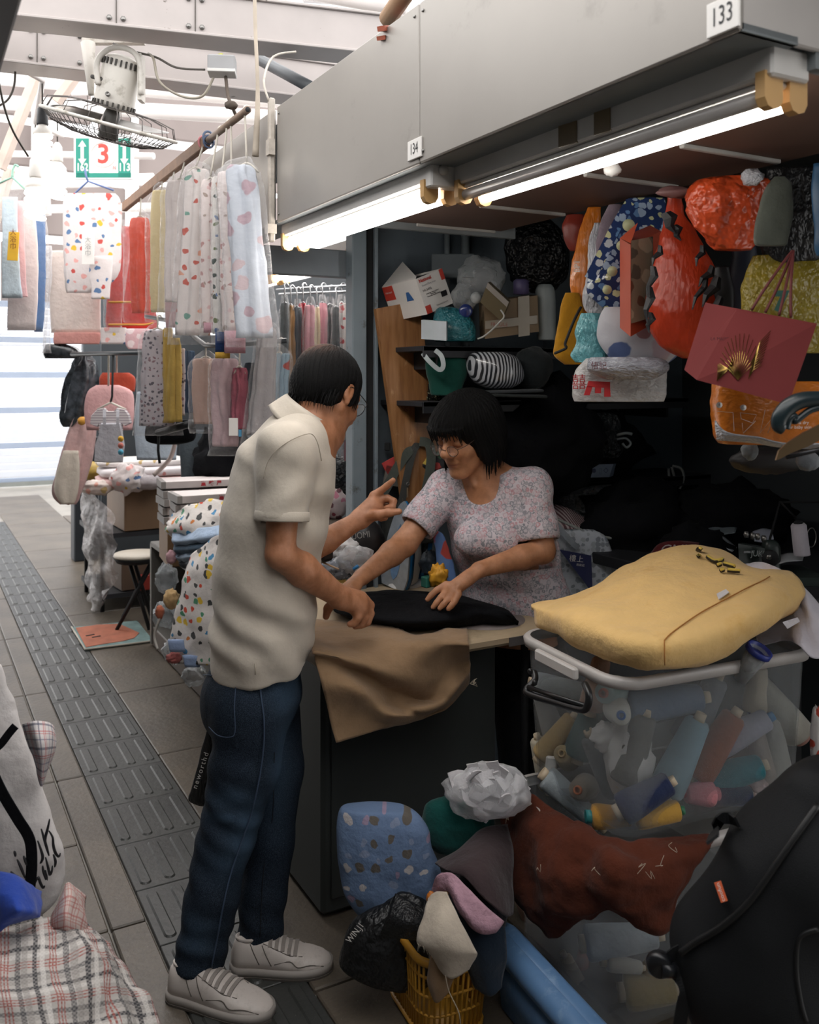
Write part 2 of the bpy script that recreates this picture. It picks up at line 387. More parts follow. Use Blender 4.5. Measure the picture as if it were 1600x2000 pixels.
# ---------------------------------------------------------------- signed distance modelling (bodies and clothes)
class Field:
    def __init__(s, lo, hi, h):
        s.lo = np.array(lo, np.float32); s.h = h
        s.n = np.ceil((np.array(hi)-np.array(lo))/h).astype(int)+1
        s.a = np.full(s.n, 0.05, np.float32)
    def _blk(s, lo, hi):
        i0 = np.maximum(np.floor((np.array(lo)-s.lo)/s.h).astype(int), 0); i1 = np.minimum(np.ceil((np.array(hi)-s.lo)/s.h).astype(int)+1, s.n)
        if (i1 <= i0).any(): return None
        ax = [s.lo[k]+s.h*np.arange(i0[k], i1[k], dtype=np.float32) for k in range(3)]
        return tuple(slice(i0[k], i1[k]) for k in range(3)), ax[0][:, None, None], ax[1][None, :, None], ax[2][None, None, :]
    def _comb(s, sl, d, k, op):
        a = s.a[sl]
        if op == 'add':
            if k > 0: hh = np.clip(.5+.5*(a-d)/k, 0, 1); s.a[sl] = a*(1-hh)+d*hh-k*hh*(1-hh)
            else: s.a[sl] = np.minimum(a, d)
        elif op == 'sub':
            d = -d
            if k > 0: hh = np.clip(.5+.5*(d-a)/k, 0, 1); s.a[sl] = a*(1-hh)+d*hh+k*hh*(1-hh)
            else: s.a[sl] = np.maximum(a, d)
        elif op == 'and': s.a[sl] = np.maximum(a, d)
    def cone(s, a, b, ra, rb, k=.01, op='add', w=None, ws=1.0, flat=False):
        """rounded cone; w/ws widens it along one axis; flat cuts the ends square"""
        a = np.array(a, np.float32); b = np.array(b, np.float32); m = max(ra, rb)*max(ws, 1.0)+max(k, .004)+.012
        B = s._blk(np.minimum(a, b)-m, np.maximum(a, b)+m)
        if B is None: return s
        sl, X, Y, Z = B; X = X-a[0]; Y = Y-a[1]; Z = Z-a[2]; ba = b-a
        if w is not None:
            w = np.array(w, np.float32); w = w/np.linalg.norm(w); q = (X*w[0]+Y*w[1]+Z*w[2])*np.float32(1-1/ws)
            X = X-q*w[0]; Y = Y-q*w[1]; Z = Z-q*w[2]; ba = ba-w*float(ba@w)*(1-1/ws)
        L2 = float(ba@ba)+1e-9; t = (X*ba[0]+Y*ba[1]+Z*ba[2])/L2
        tc = np.clip(t, 0, 1)
        d = np.sqrt((X-tc*ba[0])**2+(Y-tc*ba[1])**2+(Z-tc*ba[2])**2)-(ra+(rb-ra)*tc)
        if flat: d = np.maximum(d, (np.abs(t-.5)-.5)*math.sqrt(L2))
        s._comb(sl, d.astype(np.float32), k, op); return s
    def ell(s, c, r, R=None, k=.01, op='add'):
        c = np.array(c, np.float32); r = np.array(r, np.float32); m = r.max()+max(k, .004)+.012
        B = s._blk(c-m, c+m)
        if B is None: return s
        sl, X, Y, Z = B; X = X-c[0]; Y = Y-c[1]; Z = Z-c[2]
        if R is not None:
            R = np.array(R, np.float32); X, Y, Z = (X*R[0][0]+Y*R[1][0]+Z*R[2][0], X*R[0][1]+Y*R[1][1]+Z*R[2][1], X*R[0][2]+Y*R[1][2]+Z*R[2][2])
        k0 = np.sqrt((X/r[0])**2+(Y/r[1])**2+(Z/r[2])**2); k1 = np.sqrt((X/r[0]**2)**2+(Y/r[1]**2)**2+(Z/r[2]**2)**2)+1e-6
        s._comb(sl, (k0*(k0-1)/k1).astype(np.float32), k, op); return s
    def plane(s, p, n, lo=None, hi=None, k=0):
        """keeps the side the normal points away from, inside an optional region"""
        p = np.array(p, np.float32); n = np.array(n, np.float32); n /= np.linalg.norm(n)
        B = s._blk(s.lo-1 if lo is None else lo, s.lo+s.n*s.h+1 if hi is None else hi); sl, X, Y, Z = B
        d = (X-p[0])*n[0]+(Y-p[1])*n[1]+(Z-p[2])*n[2]
        s._comb(sl, d.astype(np.float32)+0*s.a[sl], k, 'and'); return s
    def mesh(s, relax=2):
        a = np.pad(s.a, 1, constant_values=.05); ins = a < 0
        c = np.zeros(tuple(x-1 for x in a.shape), np.uint8)
        for i in (0, 1):
            for j in (0, 1):
                for k in (0, 1): c += ins[i:i+c.shape[0], j:j+c.shape[1], k:k+c.shape[2]]
        act = np.argwhere((c > 0) & (c < 8)); idx = -np.ones(c.shape, np.int32); idx[tuple(act.T)] = np.arange(len(act))
        acc = np.zeros((len(act), 3)); cnt = np.zeros(len(act))
        cor = [(i, j, k) for i in (0, 1) for j in (0, 1) for k in (0, 1)]
        val = {q: a[act[:, 0]+q[0], act[:, 1]+q[1], act[:, 2]+q[2]] for q in cor}
        for p in cor:
            for ax in range(3):
                if p[ax]: continue
                q = list(p); q[ax] = 1; q = tuple(q); va, vb = val[p], val[q]; cr = (va < 0) != (vb < 0)
                t = np.where(cr, va/np.where(cr, va-vb, 1), 0); pt = np.array(p, float)[None, :].repeat(len(act), 0); pt[:, ax] += t
                acc[cr] += pt[cr]; cnt[cr] += 1
        vs = (act+acc/cnt[:, None]-1)*s.h+s.lo
        quads = []
        for ax in range(3):
            sl0 = [slice(None)]*3; sl1 = [slice(None)]*3; sl0[ax] = slice(0, -1); sl1[ax] = slice(1, None)
            x = ins[tuple(sl0)] != ins[tuple(sl1)]; e = np.argwhere(x)
            o1, o2 = [(1, 2), (2, 0), (0, 1)][ax]
            e = e[(e[:, o1] > 0) & (e[:, o2] > 0)]
            def g(d1, d2):
                q = e.copy(); q[:, o1] -= d1; q[:, o2] -= d2; return idx[tuple(q.T)]
            Q = np.stack([g(1, 1), g(0, 1), g(0, 0), g(1, 0)], 1); fl = ins[tuple(e.T)]
            Q[~fl] = Q[~fl][:, ::-1]; quads.append(Q)
        Q = np.concatenate(quads); Q = Q[(Q >= 0).all(1)]
        for _ in range(relax):
            sm = np.zeros_like(vs); n = np.zeros(len(vs))
            for i in range(4):
                for j in ((i+1) % 4, (i-1) % 4):
                    for k in range(3): sm[:, k] += np.bincount(Q[:, i], vs[Q[:, j], k], len(vs))
                    n += np.bincount(Q[:, i], minlength=len(vs))
            vs = vs*.5+.5*sm/np.maximum(n, 1)[:, None]
        return vs, Q
def vnormals(vs, Q):
    n = np.cross(vs[Q[:, 2]]-vs[Q[:, 0]], vs[Q[:, 3]]-vs[Q[:, 1]]); out = np.zeros_like(vs)
    for i in range(4):
        for k in range(3): out[:, k] += np.bincount(Q[:, i], n[:, k], len(vs))
    return out/(np.linalg.norm(out, axis=1, keepdims=True)+1e-12)
def npmesh(name, vs, Q, mats, parent=None, label=None, cat=None, group=None, attr=None):
    if not isinstance(mats, (list, tuple)): mats = [mats]
    o = np.array(WLOC[parent.name]) if parent is not None else np.array([*(vs[:, :2].min(0)+vs[:, :2].max(0))/2, vs[:, 2].min()])
    w = (vs-o).astype(np.float32); me = bpy.data.meshes.new(name)
    me.vertices.add(len(w)); me.vertices.foreach_set('co', w.ravel()); me.loops.add(len(Q)*4); me.loops.foreach_set('vertex_index', Q.astype(np.int32).ravel())
    me.polygons.add(len(Q)); me.polygons.foreach_set('loop_start', np.arange(0, len(Q)*4, 4, dtype=np.int32)); me.polygons.foreach_set('loop_total', np.full(len(Q), 4, np.int32))
    me.polygons.foreach_set('use_smooth', np.ones(len(Q), bool))
    for m in mats: me.materials.append(m)
    me.update(calc_edges=True); me.validate()
    if attr is not None:
        at = me.color_attributes.new('tint', 'FLOAT_COLOR', 'POINT'); at.data.foreach_set('color', attr.astype(np.float32).ravel())
    ob = bpy.data.objects.new(name, me); COL.objects.link(ob)
    return place(ob, o, parent, label, cat, group)
def sines(vs, terms):
    """folds: sum of amp*sin(k.p+phase) with soft masks (centre, radius)"""
    o = np.zeros(len(vs))
    for (k, ph, amp, c, r) in terms:
        m = np.exp(-(((vs-np.array(c))/np.array(r))**2).sum(1)) if c is not None else 1
        o += amp*np.sin(vs@np.array(k)+ph)*m
    return o
# ================================================================ SETTING
def slab_mat(name, a, b, c):
    t = NT(name); t.b.inputs['Roughness'].default_value = .62
    n = t.noise(2.3, 6, t.co(1.0, 'Object'), .65); k = t.ramp(n, [(.28, lin(a)), (.5, lin(b)), (.75, lin(c))])
    k = t.mix(t.ramp(t.noise(120, 2), [(.45, (0, 0, 0)), (.75, (.35,)*3)]), k, lin('#3a3a38'))
    k = t.mix(t.ramp(t.vor(38).outputs['Distance'], [(.03, (1,)*3), (.06, (0,)*3)]), k, lin('#8a8880'))
    t.col(k); t.b.inputs['Roughness'].default_value = .42; t.b.inputs['Specular IOR Level'].default_value = .6; t.bump(t.noise(45, 5), .35, .006)
    return t.m
M_slab = slab_mat('stone_slab', '#453e36', '#5e554a', '#706557')  # shade of the stalls is put into this darkened stone colour
M_tact = slab_mat('tactile_dark', '#2e2f2e', '#393a38', '#444542')
M_joint = mat('dark_joint', '#34332f', .9)
floor = thing('floor', None, None, (0, 0, 0), kind='structure')
MB().box((2.0, 8, -.03), (8, 24, .03)).build('ground', mat('ground_stone', '#8f8a82', .45, .2, 3), floor)  # lighter stone colour stands in for the open light down the lane
def slab_at(x0, x1, y0, y1, me_cache={}):
    key = (round(x1-x0, 3), round(y1-y0, 3))
    if key not in me_cache:
        b = MB().box((0, 0, -.010), (x1-x0-.008, y1-y0-.010, .02), bev=.004); me_cache[key] = b.mesh('paving_slab', [M_slab])
    ob = bpy.data.objects.new('paving_slab', me_cache[key]); COL.objects.link(ob); ob.parent = floor
    ob.location = ((x0+x1)/2, (y0+y1)/2, 0)
for i in range(14): slab_at(.895, 1.50, 1.31+.82*i-.0, 1.31+.82*(i+1))
for i in range(12): slab_at(1.50, 2.30, .9+.82*i, .9+.82*(i+1))
for i in range(12): slab_at(.495, .598, .5+1.07*i, .5+1.07*(i+1))
for i in range(12):
    slab_at(-.10, .495, .5+1.07*i, .5+1.07*i+.535); slab_at(-.10, .495, .5+1.07*i+.535, .5+1.07*(i+1))
slab_at(.895, 1.50, .49, 1.31)
tb = MB().box((0, 0, -.010), (.294, .296, .02), bev=.002)
for k in range(4):
    x = -.1095+.073*k; ring = []
    for z, s_ in ((0.0, 1.0), (.0045, .72)):
        w = .0175*s_; L = .128+.0*s_; r = []
        for a in range(9): t_ = math.pi*a/8; r.append(Vector((x+w*math.cos(t_), L-.0175+w*math.sin(t_), z)))
        for a in range(9): t_ = math.pi+math.pi*a/8; r.append(Vector((x+w*math.cos(t_), -L+.0175+w*math.sin(t_), z)))
        ring.append(r)
    tb.loft(ring, False, True, smooth=False)
tact_me = tb.mesh('tactile_tile', [M_tact])
for i in range(34):
    ob = bpy.data.objects.new('tactile_tile', tact_me); COL.objects.link(ob); ob.parent = floor; ob.location = (.747, .55+.3*i, 0)
# ---- stall shell
M_fas = mat('fascia_steel', '#9a958f', .42, .05, 3, metal=.35, dirt='#7d7972', dscale=5, dlo=.62, dhi=.85)
M_fasd = mat('fascia_under', '#6d7274', .6, .1)
M_wallg = mat('grey_panel', '#59636a', .6, .06, 4, dirt='#4a5157')
M_walld = mat('dark_panel', '#3c4145', .75, .08, 4)
M_post = mat('painted_post', '#7c8890', .5, .08, 8, dirt='#4b4a44', dscale=14, dlo=.6, dhi=.72)
M_black = mat('black_gap', '#17181a', .8)
M_white = mat('white_enamel', '#d9d6d2', .4, .04)
M_screw = mat('screw_zinc', '#8a8885', .35, .1, metal=.8)
fx = 1.03
f1 = thing('trim_1', None, None, (fx, .905, 2.04), kind='structure')
for (y0, y1) in ((.905, 1.826), (1.830, 2.752), (2.79, 3.6)):
    p = MB().box((fx+.006, (y0+y1)/2, 2.225), (.012, y1-y0, .37), bev=.003).build('fascia_panel', M_fas, f1)
    for zz in (2.385, 2.065):
        for yy in (y0+.018, y1-.018): MB().cyl((fx-.003, yy, zz), (fx, yy, zz), .004, n=8).build('screw', M_screw, p)
MB().box((fx+.065, 2.25, 2.046), (.118, 2.69, .012)).build('soffit', M_fasd, f1)
MB().box((1.55, .911, 2.225), (1.03, .012, .37), bev=.003).build('end_panel', mat('end_steel', '#b3aeaa', .45, .05, metal=.2, dirt='#8e8a86', dscale=40, dlo=.66, dhi=.7), f1)
M_plate = mat('plate_white', '#e6e2dd', .45, .02); M_ink = mat('ink_black', '#16161a', .5, 0)
for (n, pa, pb) in (('133', (1381, 2), (1444, 65)), ('134', (797, 272), (823, 310))):
    a = atX(pa[0], pa[1], fx-.004); b = atX(pb[0], pb[1], fx-.004)
    c = (a+b)/2; w = abs(a.y-b.y); 
    zc = {'133': atX(1412, 30, fx-.004).z, '134': atX(810, 291, fx-.004).z}[n]; h = {'133': .050, '134': .046}[n]
    pl = MB().box((fx-.003, c.y, zc), (.005, w, h), bev=.001).build('number_plate', M_plate, f1)
    text('numerals', n, h*.78, (fx-.0056, c.y, zc), (0, -1, 0), (0, 0, 1), M_ink, pl, .0006, sx=.72)
# conduit strip at the joint of the fascia
cs = MB()
cs.box((fx-.012, 2.77, 2.21), (.02, .022, .46), bev=.004); cs.tube([V((fx-.02, 2.77, 2.43)), V((fx-.03, 2.79, 2.5)), V((fx+.02, 2.84, 2.6)), V((fx+.1, 2.84, 2.63))], .004, 6, sub=4)
cs.box((fx-.016, 2.765, 2.02), (.03, .03, .03)).box((fx-.018, 2.762, 2.28), (.02, .03, .05))
cs.build('conduit_strip', mat('conduit_grey', '#b9b0a5', .5, .2, 30, dirt='#6d675f'), f1)
roof_block = MB().box((2.13, 1.0, 2.37), (2.12, 5.2, .03)).build('ceiling_light_block', M_walld, kind='structure')  # hidden board, added to keep sky light out of the stall
# brown ply ceiling under it, with white battens
ceil = thing('ceiling', None, None, (1.5, 1.7, 2.03), kind='structure')
MB().box((1.49, 1.725, 2.045), (.50, 1.62, .018)).build('ply_board', mat('brown_ply', '#5a4338', .6, .15, 3), ceil)
for y in (1.395, 1.705, 2.16, 2.53):
    MB().box((1.565, y, 2.032), (.30, .014, .010), bev=.002).build('batten', mat('batten_grey', '#a3a19c', .5), ceil)
for y in (.92, 2.54): MB().box((1.5, y, 2.06), (.6, .02, .09)).build('edge_rail', M_fasd, ceil)
# walls
MB().box((3.11, 1.6, 1.2), (.02, 3.2, 2.5)).build('wall_back', M_walld, kind='structure')
part = thing('wall_partition', None, None, (2.2, 3.06, 0), kind='structure')
MB().box((2.29, 3.06, 1.2), (1.62, .02, 2.42)).build('panel', M_wallg, part)
for px_ in (875, 911):
    q = atY(px_, 470, 3.03); MB().cyl((q.x, 3.035, 1.55), (q.x, 3.035, 2.2), .011 if px_ == 875 else .017, n=10).build('pipe', mat('pipe_grey', '#828b8f', .5), part)
pst = thing('trim_2', None, None, (1.45, 3.03, 0), kind='structure')
MB().box((1.428, 3.0, 1.1), (.058, .06, 2.2), bev=.004).build('post', M_post, pst)
MB().box((1.474, 3.01, 1.1), (.03, .05, 2.2)).build('channel', M_black, pst)
MB().box((1.497, 3.0, 1.1), (.012, .06, 2.2), bev=.002).build('edge_strip', M_post, pst)
MB().box((1.25, 3.05, 1.96), (.4, .04, .10), bev=.004).build('header', mat('header_grey', '#8d959b', .4, .1, metal=.3), pst)
# neighbouring stall interior
MB().box((2.32, 5.3, 1.1), (.02, 4.5, 2.2)).build('wall_neighbour', M_walld, kind='structure')
MB().box((1.85, 7.58, .95), (1.0, .02, 1.9)).build('wall_far_partition', M_walld, kind='structure')
# left row of stalls: only its dark roof edge comes into view
MB().box((-.55, 2.0, 2.25), (1.36, 11.0, .42), bev=.004).build('trim_3', mat('left_fascia_dark', '#3b3d3f', .5, .05), kind='structure')
MB().box((-1.25, 2.0, 1.1), (.03, 11.0, 2.2)).build('wall_light_block_left', M_walld, kind='structure')  # unseen wall, added to hold back light from the left
MB().box((1.0, -2.6, 1.6), (5, .03, 3.2)).build('wall_light_block_behind', M_walld, kind='structure')  # unseen, added to stop light from behind; the lane itself runs on
# ---- fluorescent battens
M_tube = mat('tube_lit', '#fffaf4', .3, 0, emit=TUBE_E); M_tubeoff = mat('tube_off', '#b9b4b0', .25, .03)
M_cap = mat('lamp_holder', '#c39a62', .5, .06); M_bat = mat('batten_white', '#c9c6c2', .4, .05, 10)
def batten(name, label, X, y0, y1, z, lit, gap=.055):
    o = thing(name, label, 'light', (X, (y0+y1)/2, z-.04), 'fluorescent battens over the counters')
    MB().box((X, (y0+y1)/2, z+.036), (.085, y1-y0, .046), bev=.004).build('housing', M_bat, o)
    MB().box((X, (y0+y1)/2, z+.008), (.060, y1-y0-.03, .010), bev=.003).build('reflector', M_white, o)
    for k, s_ in enumerate((-gap/2, gap/2)):
        MB().cyl((X+s_, y0+.03, z-.012), (X+s_, y1-.03, z-.012), .013, n=14).build('tube', M_tube if lit[k] else M_tubeoff, o)
        for y, sg in ((y0+.018, 1), (y1-.018, -1)):
            h = MB(); pr = [(0, .022), (.020, .022), (.020, -.018), (.013, -.030), (0, -.034)]
            ring = []
            for yy in (y-.009, y+.009):
                ring.append([V((X+s_+a, yy, z+b)) for a, b in pr[1:]]+[V((X+s_, yy, z-.034))]+[V((X+s_-a, yy, z+b)) for a, b in reversed(pr[1:-1])])
            h.loft(ring, smooth=False).build('lamp_holder', M_cap, o)
    return o
fa = batten('fluorescent_batten', 'long fluorescent batten by plate 133, front tube unlit and rear tube glowing', 1.165, .925, 1.825, 1.985, (0, 1))
for y_, w_ in ((1.40, .05), (1.30, .04)): MB().box((1.121, y_, 2.024), (.005, w_, .052), rotz(.1)).build('tape', mat('packing_tape', '#7b6b52', .35, .2), fa)
fb = batten('fluorescent_batten', 'shorter looking fluorescent batten with two glowing tubes below plate 134', 1.105, 1.845, 2.80, 1.990, (1, 1))
MB().box((1.105, 1.838, 2.02), (.09, .03, .06), bev=.004).cyl((1.09, 1.815, 2.03), (1.09, 1.825, 2.03), .012, n=10).build('end_box', M_bat, fb)
batten('fluorescent_batten', 'fluorescent batten glowing in the neighbouring stall above crowded clothes rail, nearer one', 1.50, 3.12, 3.98, 2.01, (1, 1))
batten('fluorescent_batten', 'fluorescent batten glowing in the neighbouring stall behind hanging clothes, farther one', 1.50, 4.02, 4.90, 2.01, (1, 1))
MB().blob(atZ(1197, 331, 2.005), (.018, .018, .016), amp=.3, seed=3, nu=12, nv=8).build('plastic_knot', mat('knot_white', '#d8d6d2', .4), label='small white plastic knot tied under brown ceiling by the lit tube', cat='knot')
# ---- shelves on the partition
M_shelf = mat('dark_shelf', '#25262a', .6, .2)
shelves = []
for (z, y0, x0, x1, lb) in ((1.655, 2.72, 1.55, 2.62, 'upper dark shelf carrying the iron box and carton'),
                            (1.462, 2.72, 1.55, 2.80, 'middle dark shelf under the striped bundle'),
                            (1.140, 2.74, 1.95, 2.95, 'low dark slotted shelf above the grey plastic sack')):
    o = thing('wall_shelf', lb, 'shelf', ((x0+x1)/2, (y0+3.05)/2, z-.02))
    MB().box(((x0+x1)/2, (y0+3.045)/2, z-.009), (x1-x0, 3.045-y0, .018), bev=.002).build('board', M_shelf, o)
    MB().box(((x0+x1)/2, y0+.004, z-.020), (x1-x0, .008, .04), bev=.001).build('front_rail', M_shelf, o)
    for xx in (x0+.08, x1-.08): MB().box((xx, 2.9, z-.05), (.012, .28, .06)).build('bracket', M_shelf, o)
    shelves.append(o)
# ---- roof steel
M_steel = mat('white_steel', '#aea6a3', .5, .06, 6, dirt='#6b635a', dscale=11, dlo=.66, dhi=.70)
M_steelp = mat('white_pipe', '#e8e2df', .4, .04, 6)
def beam(name, a, b, w, h, joints=()):
    a = V(a); b = V(b); t = (b-a); L = t.length; R = basis(V((0, 0, 1)), t)   # x along the beam
    o = thing(name, None, None, tuple(a), kind='structure'); c = (a+b)/2
    MB().box(c, (L, w, h), R, .006).build('web', M_steel, o)
    for s_ in (-1, 1): MB().box(c+V((0, 0, s_*h/2)), (L, w*1.18, .010), R, .002).build('flange', M_steel, o)
    for j in joints:
        q = a+t*j
        MB().box(q-R.col[1]*(w/2+.002), (.003, .004, h*.96), R).build('joint', mat('joint_dark', '#4a4540', .8), o)
        for dx in (-.022, .022):
            for dz in (-h*.33, h*.33): p = q+R.col[0]*dx+V((0, 0, dz))-R.col[1]*(w/2); MB().cyl(p, p-R.col[1]*.007, .009, n=6).build('bolt', M_screw, o)
    return o
a = P(20, 32, 2.91); b = P(720, 105, 3.25); a.z = b.z = 2.70; t = (b-a)
beam('trim_4', a-t*.7+V((0, .06, .075)), b+t*.35+V((0, .06, .075)), .12, .14, (.48, .585))
a = P(0, 120, 3.33); b = P(590, 190, 3.76); a.z = b.z = 2.70; t = (b-a)
beam('trim_5', a-t*.7+V((0, .06, .08)), b+t*.6+V((0, .06, .08)), .12, .15, (.355, .42))
def pipe(name, a, b, r, m=None, n=12): return MB().cyl(a, b, r, n=n).build(name, m or M_steelp, kind='structure')
pipe('trim_6', P(0, 200, 7.0), P(620, 235, 6.5), .055); pipe('trim_7', P(-20, 148, 7.6), P(640, 200, 6.6), .07)
pipe('trim_8', P(-20, 300, 8.5), P(300, 305, 8.0), .03); pipe('trim_9', P(540, 0, 6.5), P(545, 200, 6.5), .06)
pipe('trim_10', P(420, 60, 5.2), P(520, -60, 5.6), .045); pipe('trim_11', P(580, 20, 5.5), P(520, -70, 5.5), .06)
pipe('trim_12', P(500, -40, 4.5), P(800, 15, 4.2), .05); pipe('trim_13', P(0, 410, 11), P(300, 405, 10), .05)
pipe('trim_14', P(0, 360, 12), P(300, 350, 12), .08); pipe('trim_15', P(80, 245, 9), P(90, 420, 9), .05)
for k, (pa, pb, d) in enumerate((((0, 330), (75, 140), 5.5), ((110, 200), (150, 145), 5.5), ((20, 330), (-30, 500), 6.0))):
    q0 = P(*pa, d); q1 = P(*pb, d); MB().box((q0+q1)/2, (.07, .05, (q1-q0).length), basis(q1-q0, FWD), .004).build('trim_%d' % (16+k), mat('timber_pale', '#c9b7ab', .7, .15), kind='structure')
lv = thing('window_1', None, None, P(600, 60, 6.0), kind='structure')     # louvre under the roof
for k in range(7):
    y = -40+k*14; q0 = P(505, y+0, 6.0); q1 = P(715, y+32, 5.6); MB().box((q0+q1)/2, ((q1-q0).length, .05, .012), basis(V((0, -.3, 1)), q1-q0)).build('slat', mat('louvre', '#a9a5a6', .5), lv)
strut = MB().cyl(P(510, 118, 3.6), P(610, 172, 3.3), .022, n=10).build('trim_20', mat('dark_strut', '#4c5054', .5), kind='structure')
rp = MB().tube([P(497, -40, 3.0), P(499, 60, 3.0), P(503, 150, 3.0), P(503, 215, 3.0), P(499, 305, 3.0)], lambda t_: .0065+.012*max(0, t_-.55), 8, sub=5)
rp.build('hanging_strap', mat('strap_rag', '#b7ab9c', .9, .2), label='dirty pale cloth strap hanging from the roof beam beside the fascia', cat='strap')
# clutter lying on the fascia top
cl = thing('pipe_offcut', 'brown paper roll lying on top of the grey fascia', 'roll', (1.1, 2.0, 2.45))
q = atX(800, 20, 1.12); MB().cyl(q+V((0, .12, .02)), q+V((-.05, -.14, .03)), .024, n=14).build('roll', mat('kraft_roll', '#9a7a5c', .8), cl)
q = P(770, 55, 2.30); MB().box(q, (.02, .17, .012), rotz(-.9)@rot(.35, 'X')).box(q+V((.0, .01, -.02)), (.022, .15, .010), rotz(-.9)@rot(.35, 'X')).build('red_bracket', mat('red_lead', '#a0553f', .6, .3), label='rusty red metal bracket lying on the fascia edge', cat='bracket')
# far end of the lane: bright roller shutter
door = thing('door_1', None, None, (1.2, 14.0, 0), kind='structure')
M_shut = mat('shutter_white', '#c3c7cf', .5, .03); M_shut2 = mat('shutter_grey', '#8f9aac', .5, .03)
for k in range(26):
    z = .02+k*.1
    MB().box((1.6, 14.0, z+.05), (4.4, .03, .092), rot(.12, 'X'), .006).build('slat', M_shut if k % 5 else M_shut2, door)
MB().box((1.6, 13.93, .03), (4.4, .04, .06)).build('bottom_rail', mat('shutter_rail', '#6f726f', .5), door)
we = thing('wall_end', None, None, (1.5, 14.3, 2.6), kind='structure')
M_end = mat('end_wall', '#7f7572', .8, .12, .6)
for (x0, x1, z0, z1) in ((-4, 1.1, 2.6, 3.55), (1.16, 5.5, 2.6, 3.5), (-4, .6, 3.66, 4.5), (.7, 2.9, 3.62, 4.42), (3.0, 5.5, 3.6, 4.5), (-4, 1.7, 4.6, 5.2), (1.78, 5.5, 4.58, 5.1), (-4, 2.4, 5.32, 6.2), (2.5, 5.5, 5.25, 6.2)): MB().box(((x0+x1)/2, 14.3, (z0+z1)/2), (x1-x0, .1, z1-z0), bev=.02).build('roof_panel', M_end, we)
for x in (-1.2, .2, 1.6, 3.0): MB().box((x, 14.1, 4.3), (.10, .10, 3.4)).build('mullion', M_steelp, we)
MB().box((1.31, 8.1, .52), (.20, .18, 1.04), bev=.008).build('trim_21', mat('blue_black_pillar', '#2b3036', .5, .05), kind='structure')
MB().box((1.42, 8.3, 1.3), (.20, .10, 2.6), bev=.008).build('trim_22', mat('dark_upright', '#454b50', .6, .05), kind='structure')
# ---- ceiling fan
M_fanw = mat('fan_plastic', '#cdc8c0', .45, .06, 12, dirt='#8e8679', dscale=16); M_wire = mat('fan_wire', '#5f5a57', .4, .1, metal=.5); M_fand = mat('fan_dark', '#3b3834', .5)
fc = P(215, 243, 3.2); fn = -(UP*.985-FWD*.19)-RGT*.27; fn.normalize(); RF = basis(fn, RGT)
fan = thing('ceiling_fan', 'off white cage fan hanging upside down from the roof beam', 'fan', fc)
rg = MB(); circ = lambda r, z, n=48: [fc+RF@V((r*math.cos(2*math.pi*j/n), r*math.sin(2*math.pi*j/n), z)) for j in range(n)]
rg.tube(circ(.23, 0), .007, 6, True); rg.build('rim', M_fanw, fan)
fr = MB()
for j in range(64):
    a_ = 2*math.pi*j/64; fr.tube([fc+RF@V((r*math.cos(a_+tw), r*math.sin(a_+tw), z)) for r, z, tw in ((.045, .058, 0), (.12, .054, .10), (.19, .035, .2), (.23, 0, .25))], .0014, 3)
for r, z in ((.09, .057), (.16, .045), (.205, .027)): fr.tube(circ(r, z, 36), .0014, 3, True)
fr.build('front_grille', M_wire, fan)
bk = MB()
for j in range(16):
    a_ = 2*math.pi*j/16; bk.tube([fc+RF@V((r*math.cos(a_), r*math.sin(a_), z)) for r, z in ((.06, -.06), (.15, -.055), (.215, -.04), (.23, 0))], .0018, 4)
bk.tube(circ(.15, -.055, 30), .0016, 3, True); bk.build('back_grille', M_wire, fan)
for j in range(3):
    a0 = 2*math.pi*j/3+.4
    def bl(u, v, a0=a0): r = .035+.165*u; a = a0+(v-.5)*(.5+.7*u); return fc+RF@V((r*math.cos(a), r*math.sin(a), -.012+.028*(v-.5)))
    MB().grid(bl, 8, 6, .002).build('blade', mat('fan_blade', '#a9a6a3', .35), fan)
MB().lathe([(.0, .055), (.03, .053), (.034, .045), (.030, .0), (.028, -.03), (.02, -.06)], fc, RF, 20).build('hub', M_fand, fan)
mt = -fn
mo = MB().lathe([(.03, .05), (.068, .058), (.07, .08), (.068, .12), (.064, .20), (.056, .225), (.03, .238), (0, .24)], fc, basis(mt, RGT), 24).build('motor', M_fanw, fan)
vt = MB(); RM = basis(mt, RGT)
for j in range(24):
    a_ = 2*math.pi*j/24
    for r, z, h_ in ((.0655, .207, .022), (.071, .066, .016)): vt.box(fc+RM@V((r*math.cos(a_), r*math.sin(a_), z)), (.006, .006, h_), RM@rotz(a_))
vt.build('vent_slots', M_fand, fan, kind='stuff')
MB().box(fc+RM@V((-.055, -.05, .14)), (.05, .012, .014), RM, .004).build('handle', M_fand, fan)
MB().lathe([(.0, 0), (.008, 0), (.008, .01), (0, .01)], fc+RM@V((.0, -.078, .095)), basis(-FWD, RGT), 12).build('knob', M_screw, fan)
yk = MB(); L_ = P(172, 85, 3.25); R_ = P(277, 115, 3.15)
yk.cyl(L_, P(178, 185, 3.22), .026, .010, n=12); yk.box((R_+P(275, 192, 3.15))/2, (.014, .05, .16), rotz(-YAW)); yk.tube([P(192, 165, 3.12), P(190, 120, 3.12), P(215, 95, 3.12), P(250, 96, 3.12), P(272, 120, 3.12), P(276, 185, 3.12)], .010, 8, sub=5)
yk.box(P(222, 78, 3.28), (.22, .03, .03), rotz(-YAW)); yk.build('yoke', M_fanw, fan)
